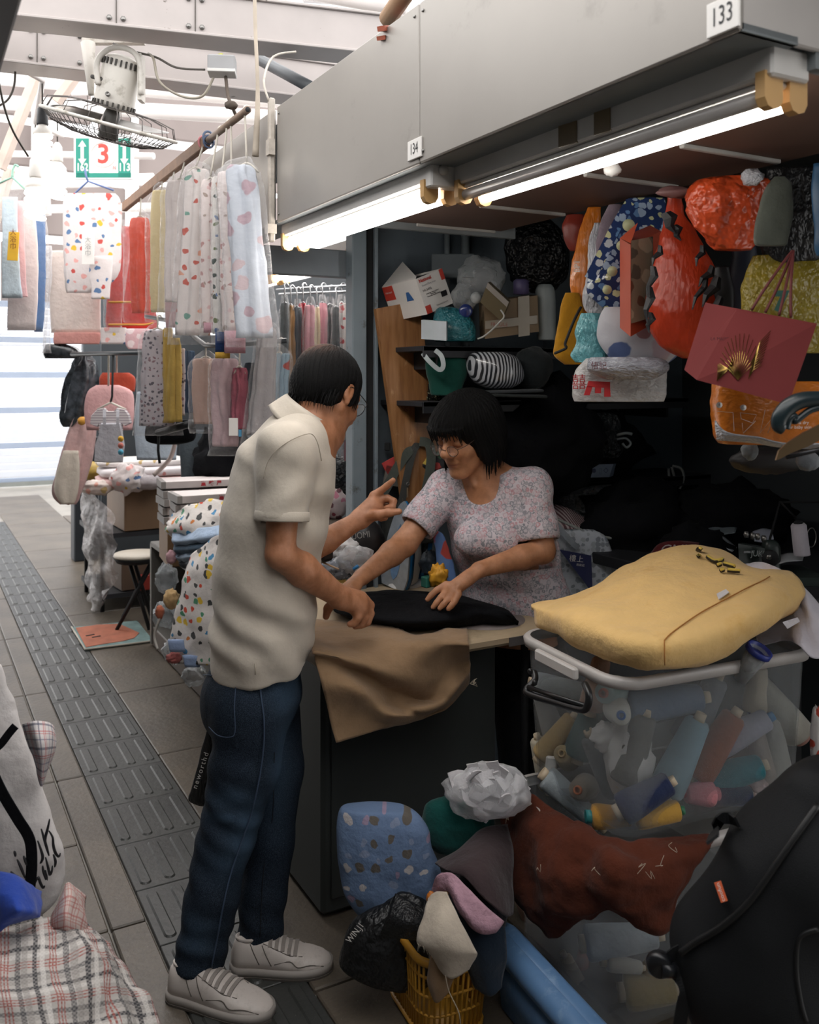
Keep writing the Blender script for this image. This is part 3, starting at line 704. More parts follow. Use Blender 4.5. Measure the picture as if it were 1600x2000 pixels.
# cables, junction box
jb = thing('junction_box', 'grey junction box with cables under the roof beam', 'box', P(434, 150, 3.05))
MB().box(P(434, 128, 3.05), (.09, .07, .052), rotz(-.4), .004).build('case', mat('box_grey', '#8f8f90', .5), jb)
MB().box(P(434, 143, 3.05), (.092, .072, .012), rotz(-.4), .002).build('lid', mat('lid_pale', '#c5c2be', .5), jb)
MB().cyl(P(428, 108, 3.04), P(432, 116, 3.04), .014, n=10).build('gland', mat('gland_yellow', '#9a9a48', .5), jb)
cb = MB().tube([P(417, 152, 3.04), P(395, 188, 3.04), P(355, 188, 3.05), P(312, 160, 3.06), P(300, 115, 3.1), P(290, 105, 3.15)], .0045, 6, sub=6)
cb.build('cable', mat('cable_grey', '#8d8679', .6), label='grey cable sagging between the fan and the junction box', cat='cable')
MB().tube([P(222, 85, 3.2), P(260, 100, 3.15), P(305, 112, 3.12), P(345, 132, 3.1), P(400, 136, 3.06)], .004, 6, sub=6).build('cable', mat('cable_dark', '#4b4640', .6), label='dark cable running from the fan yoke to the junction box', cat='cable')
MB().tube([P(-10, 120, 3.2), P(6, 200, 3.3), P(25, 255, 3.4), P(55, 305, 3.5)], .004, 6, sub=6).build('cable', mat('cable_dark', '#4b4640', .6), label='dark cable hanging at far left towards the spiral bulbs', cat='cable')
MB().tube([P(30, 140, 3.4), P(27, 170, 3.4), P(15, 195, 3.4), P(-8, 210, 3.4)], .004, 6, sub=6).build('cable', mat('cable_dark', '#4b4640', .6), label='short dark cable looping at the upper left edge', cat='cable')
def bpt(px, py, d): q = P(px, py, d); return V((q.x, q.y, 2.72))
MB().tube([bpt(83, 322, 3.6)+V((-.25, -.3, 0)), bpt(83, 322, 3.6), bpt(69, 430, 4.2), bpt(112, 390, 4.4), bpt(112, 390, 4.4)+V((.03, .02, 0))], .012, 8).build('trim_23', M_steelp, kind='structure')
MB().cyl(P(140, 182, 6.4), P(270, 182, 6.4), .02, n=8).build('trim_24', M_steelp, kind='structure')
# ---- spiral bulbs
def bulb(px, py0, py1, d, sock, lb):
    h = (py1-py0)*d/F; r = h*.22; c = P(px, py1, d)
    o = thing('spiral_bulb', lb, 'bulb', c, 'spiral energy saving bulbs hanging at upper left')
    m = MB(); pts = [c+V((r*.78*math.cos(t_), r*.78*math.sin(t_), h*.05+h*.62*k/60)) for k in range(61) for t_ in [k*2*math.pi*4/60]]
    m.tube(pts, r*.27, 7); m.lathe([(0, h*.0), (r*.5, h*.03), (r*.7, h*.2), (r*.7, h*.6), (r*.5, h*.66), (0, h*.66)], c, n=14); m.build('spiral', mat('bulb_lit', '#fff6ec', .4, 0, emit=BULB_E), o)
    MB().lathe([(r*.3, h*.64), (r*.95, h*.68), (r*.95, h*.78), (r*.5, h*.9), (r*.4, h*1.0)], c, n=16).build('base', mat('bulb_base', '#e4e0da', .4), o)
    MB().lathe([(r*.55, h*.92), (r*.62, h*.95), (r*.5, h*1.3), (r*.2, h*1.4)], c, n=14).build('socket', sock, o)
    MB().tube([c+V((0, 0, h*1.38)), c+V((0, .01, h*1.9)), V((c.x, c.y, 2.72))], .0035, 5).build('cord', mat('cable_dark', '#4b4640', .6), o)
bulb(83, 238, 322, 3.6, mat('socket_black', '#26282b', .5), 'largest spiral bulb, hanging from a black socket under the fan rim')
bulb(69, 340, 430, 4.2, mat('socket_white', '#d9d5cf', .5), 'lowest spiral bulb with white socket in front of the towels')
bulb(112, 310, 390, 4.4, mat('socket_white', '#d9d5cf', .5), 'spiral bulb nearest the green and white number sign')
# ---- number sign
sg = thing('aisle_sign', 'white and green hanging sign with a red number three', 'sign', P(203, 350, 6.4))
sc = P(203, 309, 6.4); RS = Matrix((RGT, -FWD, UP)).transposed() if False else basis(-FWD, RGT)   # x right, y up, z to the viewer
k_ = 6.4/F
MB().box(sc, (116*k_, 84*k_, .02), RS, .004).build('board', mat('sign_white', '#eeece8', .4, .02), sg)
M_gr = mat('sign_green', '#0f8573', .5, .05)
def onsign(dx, dy, z=.0112): return sc+RS@V((dx*k_, dy*k_, z))
for dx, w in ((-41, 26), (41, 24)): MB().box(onsign(dx, 0), (w*k_, 76*k_, .002), RS).build('side_panel', M_gr, sg)
MB().box(onsign(0, -34), (108*k_, 9*k_, .002), RS).build('bottom_band', M_gr, sg)
rr = MB().tube([onsign(24*math.cos(a_), 6+24*math.sin(a_)) for a_ in [2*math.pi*j/32 for j in range(32)]], .004, 4, True); rr.build('ring', mat('ring_pink', '#dcc3bd', .5), sg)
M_rd = mat('sign_red', '#c43e33', .5, 0)
text('numeral', '3', 52*k_, onsign(0, 6), RGT, UP, M_rd, sg, .002, bold=.004)
text('numeral', '162', 21*k_, onsign(-41, -19, .0125), RGT, UP, M_plate, sg, .001, sx=.75, bold=.002); text('numeral', '113', 21*k_, onsign(41, -19, .0125), RGT, UP, M_plate, sg, .001, sx=.75, bold=.002)
text('small_character', '段', 9*k_, onsign(22, -20), RGT, UP, M_rd, sg, .001)
for dx in (-41, 41):
    ar = MB(); ar.box(onsign(dx, 10, .013), (6*k_, 26*k_, .002), RS)
    for s_ in (-1, 1):
        t3 = [onsign(dx-8*1, 10+s_*12, .0135), onsign(dx+8, 10+s_*12, .0135), onsign(dx, 10+s_*24, .0135)]; ar.add(t3, [(0, 1, 2) if s_ > 0 else (0, 2, 1)], smooth=False)
    ar.build('arrow', M_plate, sg)
for dx in (-35, 35): MB().tube([onsign(dx, 42, 0), onsign(dx*.9, 125, 0)], .004, 5).build('hanger_wire', M_wire, sg)
# ================================================================ FOREGROUND AND STALL CONTENTS
def ringpts(c, w, dp, n, e, R):
    sp = lambda x: math.copysign(abs(x)**e, x)
    return [c+R@V((w*sp(math.cos(2*math.pi*j/n)), dp*sp(math.sin(2*math.pi*j/n)), 0)) for j in range(n)]
RCAM = Matrix((RGT, FWD, UP)).transposed()
def loftpx(prof, d, depth=.5, n=26, sub=5, amp=.006, freq=9, seed=0, ridge=0.0, e=1.0, folds=0, fold_amp=0.0, mb=None, mi=0, maxdep=None):
    """solid whose outline follows rows of (py, left, right[, depth offset]), with real thickness"""
    pr = [Vector((p[0], p[1], p[2])) for p in prof]; dd = [V((p[3] if len(p) > 3 else 0, 0, 0)) for p in prof]
    pr = crom(pr, sub); dd = crom(dd, sub); rings = []; off = V((seed*3.17, seed*1.31, seed*2.71)); rr = rnd(seed); ph = rr.random()*6
    N = len(pr)
    for k, p in enumerate(pr):
        dk = d+dd[k].x; a = P(p.y, p.x, dk); b = P(p.z, p.x, dk); c = (a+b)/2; w = max((b-a).length/2, .001)
        dp = w*depth if maxdep is None else min(w*depth, maxdep)
        if not isinstance(depth, (int, float)): dp = depth(k/(N-1))*1.0
        ring = ringpts(c, w, dp, n, e, RCAM)
        for j, q in enumerate(ring):
            v = q-c; L = v.length
            if L < 1e-5: continue
            nn = fbm(q*freq+off, 3)*amp
            if ridge: nn += (.5-abs(fbm(q*freq*1.7+off, 2)))*ridge
            if folds: nn += fold_amp*math.sin(folds*2*math.pi*j/n+ph+2*fbm(V((k*.15, seed, 0))))
            q += v*(nn/L)
        rings.append(ring)
    mb = mb or MB(); mb.loft(rings, True, True, True, mi); return mb
def para(A, B, C, D, mb=None, mi=0):
    """box spanned by three edges from corner A"""
    A, B, C, D = V(A), V(B), V(C), V(D); a = B-A; b = C-A; c = D-A
    vs = [A+a*x+b*y+c*z for x in (0, 1) for y in (0, 1) for z in (0, 1)]
    fs = [(0, 1, 3, 2), (4, 6, 7, 5), (0, 4, 5, 1), (2, 3, 7, 6), (0, 2, 6, 4), (1, 5, 7, 3)]
    if a.cross(b).dot(c) < 0: fs = [tuple(reversed(f)) for f in fs]
    return (mb or MB()).add(vs, fs, mi, False)
def net(rows, fn=None): return [[P(*p) if fn is None else fn(*p) for p in r] for r in rows]
def sheet_uv(ob, nu, nv, su=1.0, sv=1.0):
    n = (nu+1)*(nv+1)
    uvs(ob, lambda co, i: (su*((i % n)//(nv+1))/nu, sv*((i % n) % (nv+1))/nv))
def cloth(name, ctrl, m, label=None, cat=None, su=6, sv=6, wr=.006, freq=10, seed=1, thick=.003, parent=None, uv=None):
    pts = patch(ctrl, su, sv, wr, freq, seed); ob = MB().sheet(pts, thick).build(name, m, parent, label, cat)
    if uv: sheet_uv(ob, len(pts)-1, len(pts[0])-1, *uv)
    return ob
# ---------------- work table
M_desk = mat('desk_dark', '#343837', .55, .12, 3, dirt='#4b4d4b', dscale=7, dlo=.66, dhi=.8)
M_top = mat('table_cover', '#b09c80', .7, .08, 8, dirt='#8d7c66', dscale=10)
tbl = thing('work_table', 'dark cabinet work table with a stained beige ironing top', 'table', (1.33, 2.6, 0))
MB().box((1.33, 2.69, .375), (.60, .60, .73), bev=.012).build('cabinet', M_desk, tbl)
MB().box((1.336, 2.384, .39), (.56, .008, .66), bev=.002).build('front_panel', M_desk, tbl)
MB().box((1.37, 2.63, .7625), (.78, .78, .035), bev=.010).build('tabletop', M_top, tbl)
MB().lathe([(0, 0), (.13, 0), (.13, .0012), (0, .0012)], (1.60, 2.42, .7801), n=40).build('printed_circle', mat('circle_grey', '#8e8380', .7, .1), tbl)
MB().box((1.62, 2.238, .757), (.10, .004, .026)).build('edge_tape', mat('edge_grey', '#5c5755', .6), tbl)
MB().cyl((1.70, 2.34, 0), (1.70, 2.34, .75), .012, n=10).build('leg', M_black, tbl)
MB().cyl((1.70, 2.94, 0), (1.70, 2.94, .75), .012, n=10).build('leg', M_black, tbl)
# khaki cloth over the front edge
M_kh = fabric('khaki_twill', '#8f7458', .12, 700, .4, dirt='#6f563e')
kn = [[atZ(x, y, .80) for x, y in ((612, 1208), (680, 1212), (745, 1209), (812, 1240), (868, 1229), (912, 1227))],
      [atZ(x, y, .812) for x, y in ((606, 1238), (680, 1246), (745, 1250), (810, 1262), (870, 1256), (916, 1258))],
      [atY(x, y, Y) for x, y, Y in ((612, 1268, 2.215), (690, 1288, 2.19), (760, 1312, 2.165), (830, 1330, 2.165), (882, 1300, 2.21), (918, 1290, 2.225))],
      [atY(x, y, Y) for x, y, Y in ((616, 1285, 2.225), (692, 1312, 2.222), (762, 1345, 2.215), (828, 1368, 2.205), (888, 1345, 2.16), (919, 1312, 2.21))],
      [atY(x, y, Y) for x, y, Y in ((628, 1335, 2.195), (700, 1348, 2.15), (770, 1375, 2.20), (830, 1385, 2.14), (884, 1365, 2.18), (919, 1325, 2.21))],
      [atY(x, y, Y) for x, y, Y in ((642, 1392, 2.205), (712, 1392, 2.19), (778, 1398, 2.14), (832, 1394, 2.19), (880, 1374, 2.20), (918, 1332, 2.215))],
      [atY(x, y, Y) for x, y, Y in ((656, 1450, 2.205), (722, 1432, 2.195), (782, 1416, 2.19), (834, 1401, 2.195), (878, 1380, 2.205), (917, 1337, 2.218))]]
cloth('khaki_cloth', kn, M_kh, 'khaki brown cotton cloth hanging over the front edge of the work table', 'cloth', 7, 7, .007, 11, 4, .004)
fr_ = MB(); rr = rnd(5); q0 = atY(918, 1335, 2.21)
for k in range(7): fr_.tube([q0, q0+V((.006+.008*rr.random(), -.004, -.008+.02*rr.random())), q0+V((.012+.012*rr.random(), -.004, -.015+.03*rr.random()))], .0009, 3)
fr_.build('frayed_threads', mat('thread_pale', '#c9bca8', .9), bpy.data.objects['khaki_cloth'], kind='stuff')
# black garment being marked
M_blk = fabric('black_cotton', '#0b0c10', .1, 700, .6, sheen=0.0)
bn = [[atZ(x, y, .785) for x, y in ((640, 1172), (700, 1158), (770, 1153), (850, 1157), (930, 1168), (985, 1188), (1008, 1210))],
      [atZ(x, y, z) for x, y, z in ((640, 1166, .82), (700, 1155, .84), (770, 1156, .84), (850, 1162, .84), (930, 1175, .84), (985, 1192, .83), (1011, 1213, .80))],
      [atZ(x, y, z) for x, y, z in ((644, 1180, .83), (700, 1178, .845), (770, 1180, .85), (850, 1188, .85), (930, 1192, .84), (985, 1202, .82), (1013, 1216, .79))],
      [atZ(x, y, z) for x, y, z in ((660, 1200, .82), (720, 1208, .835), (775, 1212, .835), (850, 1215, .83), (930, 1210, .81), (985, 1214, .80), (1013, 1217, .785))],
      [atZ(x, y, z) for x, y, z in ((690, 1214, .79), (740, 1222, .79), (800, 1232, .787), (850, 1230, .787), (930, 1219, .785), (985, 1219, .785), (1012, 1219, .784))]]
cloth('black_garment', bn, M_blk, 'black folded garment lying across the beige table under both people\'s hands', 'clothing', 5, 5, .007, 9, 2, .004)
# ---------------- steam iron, standing on its heel
ib = atZ(766, 1148, .782); iu = V((0, 0, 1)); inn = (RGT*-.66-FWD*.75).normalized(); isd = iu.cross(inn)
# lean so the tip is as in the photo
iu = (P(789, 976, 3.27)-ib).normalized(); inn = (inn-iu*inn.dot(iu)).normalized(); isd = iu.cross(inn)
def ip(a, w, dpt): return ib+iu*a+isd*w-inn*dpt     # a up the sole, w across, dpt away from the sole
iron = thing('steam_iron', 'white and blue steam iron standing on its heel on the table', 'iron', ib)
LI = .325; wid = lambda a: .066*max(0.0, (1-(a/LI)**2.1))**.62*(.80+.20*min(1, a/.05))
aa = [LI*(k/22)**.9 for k in range(23)]
def outline(dpt, s_=1.0, mx=1.0):
    L = [ip(a*mx, wid(a)*s_, dpt) for a in aa]; return L+[ip(a*mx, -wid(a)*s_, dpt) for a in reversed(aa[:-1])]
o0 = V((-.045, 0, 0))
MB().loft([outline(-.0), outline(.008)], smooth=False).build('soleplate', mat('sole_grey', '#b9c2cc', .28, .12, 40, metal=.5), iron)
MB().loft([[ip(.03+.21*(k/12), .030*math.sin(math.pi*k/12)**.5*(1-.6*k/12), -.0015) for k in range(13)]+[ip(.03+.21*(k/12), -.030*math.sin(math.pi*k/12)**.5*(1-.6*k/12), -.0015) for k in range(11, 0, -1)], [ip(.03+.21*(k/12), .030*math.sin(math.pi*k/12)**.5*(1-.6*k/12), .001) for k in range(13)]+[ip(.03+.21*(k/12), -.030*math.sin(math.pi*k/12)**.5*(1-.6*k/12), .001) for k in range(11, 0, -1)]], smooth=False).build('sole_inlay', mat('sole_blue', '#6f8fb4', .3, .2, 60), iron)
MB().loft([outline(.0095, 1.0), outline(.02, 1.04, .995), outline(.034, .97, .97), outline(.038, .86, .94)]).build('skirt', mat('iron_blue', '#1f5f8d', .25, .08), iron)
def bodyring(a):   # white upper body, low at tip and tall at heel
    w = wid(a)*.84; top = .050+.075*max(0, math.sin(min(1, (LI-a)/.24)*math.pi*.5))
    return [ip(a*.96, w*math.cos(t_), .036+(top-.036)*math.sin(t_)) for t_ in [math.pi*k/10 for k in range(11)]]
MB().loft([bodyring(a) for a in [LI*.01, LI*.06, LI*.2, LI*.4, LI*.6, LI*.8, LI*.93]], closed=True).build('body', mat('iron_white', '#dedfe0', .3, .03), iron)
MB().tube([ip(.275, 0, .060), ip(.278, 0, .110), ip(.245, 0, .155), ip(.16, 0, .172), ip(.07, 0, .172), ip(.016, 0, .150), ip(.010, 0, .10)], lambda t_: .017, 12, sub=5).build('handle', mat('iron_blue', '#1f5f8d', .25, .08), iron)
MB().tube([ip(.20, 0, .150), ip(.15, 0, .156), ip(.06, 0, .156)], .012, 8, sub=4).build('grip', mat('iron_dark', '#20262c', .5), iron)
MB().loft([[ip(.002, .062*math.cos(t_), .07+.075*math.sin(t_)) for t_ in [2*math.pi*k/24 for k in range(24)]], [ip(.016, .058*math.cos(t_), .07+.07*math.sin(t_)) for t_ in [2*math.pi*k/24 for k in range(24)]]], smooth=False).build('heel', mat('iron_white', '#dedfe0', .3, .03), iron)
text('lettering', 'Tefal', .024, ip(.19, .036, .062), iu*-1, isd, M_ink, iron, .003)
# ---------------- clutter on the table behind the iron
def lump(name, px, py, rpx, rpy, d, m, label, cat, amp=.15, freq=3, seed=0, ridged=0.0, dep=None, R=None, nu=26, nv=16, e=1.0, group=None, oct=3):
    k = (d+DOFF)/F; r = (rpx*k, (dep if dep else min(rpx, rpy)*k), rpy*k)
    return MB().blob(P(px, py, d), r, (R or IDN) if R is not None else RCAM, e, amp, freq, seed, nu, nv, ridged, oct=oct).build(name, m, label=label, cat=cat, group=group)
M_film = film(); M_filmw = film('milky_plastic', (.86, .86, .88), .5, .25, .6, .4); M_wtis = fabric('white_tissue', '#d8d6d6', .08, 500, .6)
lump('black_pouch', 712, 1062, 40, 52, 3.05, mat('pouch_black', '#141517', .5, .2), 'black printed pouch slumped on the table behind the pointing hand', 'pouch', .10, 3, 3)
text('lettering', 'UOMI', .030, P(705, 1046, 2.96), RGT+UP*.15, UP, mat('ink_grey', '#9a9a98', .6), bpy.data.objects['black_pouch'], .0, sx=.8)
lump('tissue_wad', 672, 1072, 26, 24, 2.98, M_wtis, 'crumpled white tissue beside the man\'s shirt front', 'tissue', .35, 4, 7, .1)
lump('clear_plastic_bag', 695, 1095, 36, 26, 2.94, M_film, 'crumpled clear plastic bag below the black pouch', 'bag', .25, 4, 5, .12)
lump('grey_cloth_wad', 660, 1112, 32, 20, 2.95, printed('grey_pattern', '#7c8088', ['#4c5058', '#a0a4ac'], 90, .4, planar=False), 'grey patterned cloth wad at the left end of the table', 'cloth', .25, 4, 9)
MB().box(P(632, 1082, 2.86), (.05, .05, .04), rotz(.3), .008).build('black_case', mat('case_black', '#121214', .5), label='small black case peeking from behind the man\'s shirt', cat='case')
MB().lathe([(.02, 0), (.034, 0), (.034, .018), (.02, .018)], atZ(668, 1145, .782), n=24).build('tape_roll', mat('tape_amber', '#8a6a2e', .35, .1), label='amber roll of tape lying on the table behind the hands', cat='tape')
MB().cyl(P(690, 1112, 2.88), P(700, 1105, 2.88), .005, n=8).build('pen_cap', mat('cap_blue', '#2d7bb6', .4), label='short bright blue pen cap beside the grey cloth wad', cat='pen')
MB().tube([P(630, 1098, 2.85), P(662, 1112, 2.83)], .003, 6).build('chopstick', mat('wood_pale', '#b69b80', .7), label='thin pale wooden stick lying across the grey cloth', cat='stick')
lump('rag_pile', 655, 1162, 22, 14, 2.80, fabric('dark_rag', '#3b3a3a'), 'dark rag under the man\'s resting hand at table edge', 'rag', .25, 4, 12)
# shopping bag and small things between iron and woman
loftpx([(1035, 846, 850), (1045, 845, 866), (1080, 852, 878), (1120, 856, 890), (1150, 860, 896)], 3.02, .22, 16, 4, .004, 14, 5, .004).build('shopping_bag', printed('bag_blue_red', '#5e7fb4', ['#b4473f', '#d9dde2', '#3e5f9a'], 9, .5, gloss=.4), label='blue and red glossy shopping bag wedged beside the woman', cat='bag')
lump('yellow_wad', 856, 1125, 17, 20, 2.98, mat('yellow_paper', '#d59a2a', .6, .2), 'crumpled yellow paper near the woman\'s left hand', 'paper', .4, 4, 4, .2)
MB().box(P(834, 1136, 3.0), (.03, .03, .035), rotz(.2), .003).build('chalk_box', mat('teal_card', '#2c6f60', .6), label='small teal green box on the table beside the yellow paper', cat='box')
lump('dark_tangle', 840, 1100, 20, 25, 3.08, mat('tangle_dark', '#2e3842', .5, .5, 60), 'dark tangle of cord behind the yellow paper', 'cord', .3, 5, 8)
DOFF = .38
# ---------------- plank and strapped bag against the partition
pk = atY(778, 600, 2.95)
plk = thing('wooden_plank', 'brown wooden plank leaning upright against the partition', 'plank', (pk.x, 2.93, .8))
A_ = atY(735, 603, 2.93); B_ = atY(819, 587, 2.93); C_ = atY(790, 1000, 2.90)
t_wood = NT('plank_wood'); t_wood.b.inputs['Roughness'].default_value = .5
k_ = t_wood.ramp(t_wood.noise(5, 6, t_wood.co((9, 9, .8))), [(.25, lin('#6b4628')), (.5, lin('#96683f')), (.75, lin('#ab7d52'))])
k_ = t_wood.mix(t_wood.ramp(t_wood.noise(9, 6, t_wood.co((3, 3, 1.2)), .75), [(.62, (0, 0, 0)), (.7, (.6,)*3)]), k_, lin('#c69f77')); t_wood.col(k_)
para(A_, B_, C_, A_+V((.0, .022, 0))).build('board', t_wood.m, plk)
text('pencil_mark', '21165', .022, atY(782, 800, 2.925), RGT, UP, mat('pencil', '#6a4b33', .8), plk, .004)
bagd = thing('strapped_bag', 'dark tote with broad straps hanging in front of the plank', 'bag', P(790, 1000, 3.0))
M_strap = fabric('strap_dark', '#3a3b39', .1); M_strapg = fabric('strap_green', '#474c46', .1)
MB().strap([P(822, 862, 2.98), P(812, 866, 2.96), P(796, 885, 2.93), P(775, 915, 2.92), P(752, 958, 2.92), P(735, 985, 2.93)], .034, -FWD, .004, sub=5).build('strap', M_strapg, bagd)
MB().strap([P(818, 866, 2.96), P(808, 880, 2.94), P(796, 925, 2.92), P(786, 975, 2.92), P(778, 1010, 2.93)], .026, -FWD, .004, sub=5).build('strap', M_strap, bagd)
MB().strap([P(820, 862, 2.95), P(838, 868, 2.94), P(842, 900, 2.94), P(834, 950, 2.93), P(822, 985, 2.93), P(800, 1020, 2.92)], .034, -FWD, .004, sub=5).build('strap', M_strapg, bagd)
loftpx([(985, 745, 850), (1000, 742, 852), (1030, 745, 850), (1060, 752, 846)], 3.02, .3, 18, 4, .006, 10, 3).build('pouch', M_strap, bagd)
MB().box(P(757, 872, 3.0), (.022, .015, .03), RCAM, .003).build('buckle', M_black, bagd)
for k, (x, y, w, h, a, c, lb) in enumerate(((775, 905, 30, 16, -.5, '#c2413f', 'red paper packet tucked behind the bag straps'), (798, 930, 24, 12, .5, '#b23a3c', 'small crimson packet below the other red packet'), (770, 930, 22, 22, .2, '#6d6a64', 'dull grey packet behind the bag straps'))):
    MB().box(P(x, y, 3.0), (w*2*3/F, .008, h*2*3/F), RCAM@rot(a, 'Y'), .002).build('paper_packet', mat('packet%d' % k, c, .5, .15), label=lb, cat='packet')
ky = thing('key', 'small key hanging by the bag straps', 'key', P(796, 975, 2.9))
MB().tube([P(797, 945, 2.9)+V((.006*math.cos(a_), 0, .006*math.sin(a_))) for a_ in [2*math.pi*j/12 for j in range(12)]], .0015, 4, True).build('bow', M_screw, ky)
MB().box(P(796, 962, 2.9), (.005, .002, .035), RCAM).build('shank', mat('brass_key', '#a9977a', .3, .1, metal=.8), ky)
# ---------------- upper shelf: iron box and friends
def card(name, c): return mat(name, c, .6, .06, 8)
ibx = thing('iron_carton', 'white and red iron carton tilted on the upper shelf with its lid open', 'box', P(820, 600, 3.0))
A_ = P(812, 545, 2.86); B_ = P(863, 524, 2.92); C_ = P(835, 614, 2.86); D_ = P(746, 561, 2.99)
M_cw = card('carton_white', '#d6d3cf'); M_cr = card('carton_red', '#b83a2c')
e1, e2, e3 = B_-A_, C_-A_, D_-A_
cb = MB(); fq = lambda a, b, c: A_+e1*a+e2*b+e3*c
for q in (((0, 0, 0), (1, 0, 0), (1, 1, 0), (0, 1, 0)), ((0, 0, 0), (0, 1, 0), (0, 1, 1), (0, 0, 1)), ((0, 1, 0), (1, 1, 0), (1, 1, 1), (0, 1, 1)), ((1, 0, 0), (1, 0, 1), (1, 1, 1), (1, 1, 0)), ((0, 0, 1), (0, 1, 1), (1, 1, 1), (1, 0, 1))): cb.add([fq(*p) for p in q], [(0, 1, 2, 3)], 0, False)
cb.build('carton_body', M_cw, ibx)
fl = MB(); fl.add([fq(0, 0, 1), fq(0, 0, 0), fq(.05, -.05, .0), fq(1.0, -.45, 1.0)], [(0, 1, 2, 3)], 0, False); fl.build('lid_flap', M_cw, ibx)
fl = MB(); fl.add([fq(.02, .05, .95), fq(.98, .05, .95), fq(.98, .05, .05), fq(.02, .05, .05)], [(0, 1, 2, 3)], 0, False); fl.build('dark_inside', M_black, ibx)
def patchf(name, m, pts): MB().add(pts, [(0, 1, 2, 3)], 0, False).build(name, m, ibx)
on = (e1.cross(e2)).normalized(); on = on if on.dot(CAMP-A_) > 0 else -on; on2 = e2.cross(e3).normalized(); on2 = on2 if on2.dot(CAMP-A_) > 0 else -on2
def fA(a, b): return fq(a, b, 0)+on*.001
def fL(c, b): return fq(0, b, c)+on2*.001
patchf('red_block', M_cr, [fA(.86, 0), fA(1, 0), fA(1, .30), fA(.86, .30)]); patchf('red_block', M_cr, [fA(0, .78), fA(.2, .78), fA(.2, 1), fA(0, 1)])
patchf('red_block', M_cr, [fL(.70, .02), fL(1, .02), fL(1, .42), fL(.70, .42)]); patchf('blue_iron_print', mat('print_blue', '#2f5c95', .5), [fL(.22, .55), fL(.42, .55), fL(.38, .30), fL(.30, .30)])
patchf('barcode', M_ink, [fA(.68, .58), fA(.9, .58), fA(.9, .73), fA(.68, .73)])
ud = -e2.normalized(); rd = e1.normalized(); 
text('lettering', 'National', .017, fA(.30, .10), rd, ud, M_cr, ibx, .001, sx=.95, bold=.0006); text('lettering', 'Steam/Dry Iron', .010, fA(.38, .24), rd, ud, mat('ink_grey2', '#7c8288', .6), ibx, .001)
text('lettering', 'NI-340S', .012, fA(.26, .38), rd, ud, M_ink, ibx, .001); text('lettering', 'Automatic Temp Selector\nSpray Mist\nThermostat Steam Settings', .0055, fA(.42, .53), rd, ud, M_ink, ibx, .001, bold=.0002)
text('lettering', 'Matsushita Electric', .007, fA(.62, .88), rd, ud, M_ink, ibx, .001); text('lettering', 'National', .010, fL(.85, .2), -e3.normalized(), ud, M_plate, ibx, .001)
SH = 2.86
tb = thing('teal_packet', 'teal wrapped packet with a white end on the upper shelf', 'packet', P(870, 668, SH))
loftpx([(600, 858, 884), (608, 850, 905), (630, 846, 925), (655, 845, 930), (667, 850, 926)], SH, .8, 20, 4, .004, 10, 3, e=.6).build('wrap', mat('teal_plastic', '#1f6670', .35, .2, coat=.3, crinkle=0.4), tb)
para(P(823, 625, 2.80), P(872, 628, 2.74), P(823, 662, 2.80), P(828, 624, 2.9)).build('paper_end', mat('paper_grey', '#b4bcc2', .6), tb)
MB().lathe([(0, .012), (.018, .011), (.024, .004), (.024, -.02), (.02, -.03)], P(910, 607, 2.82), basis(-FWD, RGT), 24).build('blue_lid_jar', mat('lid_blue', '#27356e', .25, .05, coat=.5), label='round shiny dark blue jar lid on the upper shelf', cat='jar')
M_fdk = film('smoky_plastic', (.55, .58, .6), .3, .12, .6, .5)
lump('clear_bag', 940, 545, 45, 42, 2.96, M_fdk, 'smoky clear plastic bag bulging above the carton', 'bag', .18, 3.5, 6, .08)
lump('clear_bag', 908, 580, 25, 24, 2.92, M_fdk, 'small crinkled clear bag beside the round blue lid', 'bag', .22, 4, 11, .1)
MB().lathe([(0, 0), (.02, 0), (.021, .012), (.012, .02), (0, .02)], P(930, 582, 2.88), basis(-FWD, RGT), 18).build('round_cap', mat('cap_pale', '#a9adae', .4), label='pale round cap inside the small clear bag', cat='cap')
ct = thing('brown_carton', 'taped brown cardboard carton on the upper shelf', 'box', P(995, 668, 2.85))
para(P(945, 590, 2.84), P(1050, 577, 2.90), P(948, 662, 2.84), P(935, 588, 3.0)).build('carton_body', card('kraft', '#7d6a52'), ct)
para(P(948, 627, 2.833), P(1050, 616, 2.893), P(948, 643, 2.833), P(948.2, 627, 2.836)).build('tape', mat('tape_clear', '#9c9384', .25), ct)
para(P(1012, 580, 2.872), P(1034, 577, 2.885), P(1013, 658, 2.872), P(1012.2, 580, 2.876)).build('tape', mat('tape_clear', '#9c9384', .25), ct)
text('stamp', 'FRAGILE', .018, P(975, 634, 2.83), RGT+FWD*.4, UP, mat('stamp_red', '#8a4036', .6), ct, .002)
tc = thing('opened_packet', 'tilted brown paper packet with a white band on the carton', 'packet', P(965, 620, 2.8))
para(P(953, 552, 2.76), P(994, 590, 2.80), P(938, 590, 2.76), P(958, 550, 2.84)).build('packet_body', card('kraft2', '#6d6044'), tc)
para(P(953, 552, 2.757), P(994, 590, 2.797), P(949, 562, 2.757), P(953.5, 551.5, 2.762)).build('band', card('band_white', '#a9a29a'), tc)
MB().tube([P(978, 605, 2.76), P(985, 618, 2.76), P(975, 630, 2.77), P(960, 645, 2.76), P(945, 657, 2.76), P(933, 662, 2.76)], .003, 6, sub=5).build('dangling_wire', mat('cord_white', '#b9b9b5', .6), label='white cord dangling from the packet on the upper shelf', cat='cord')
MB().lathe([(.012, 0), (.028, .004), (.028, .05), (.02, .056), (0, .056)], P(1018, 576, 2.9), n=20).build('purple_cap', mat('cap_purple', '#4b4468', .5), label='purple plastic cup upside down on the carton', cat='cup')
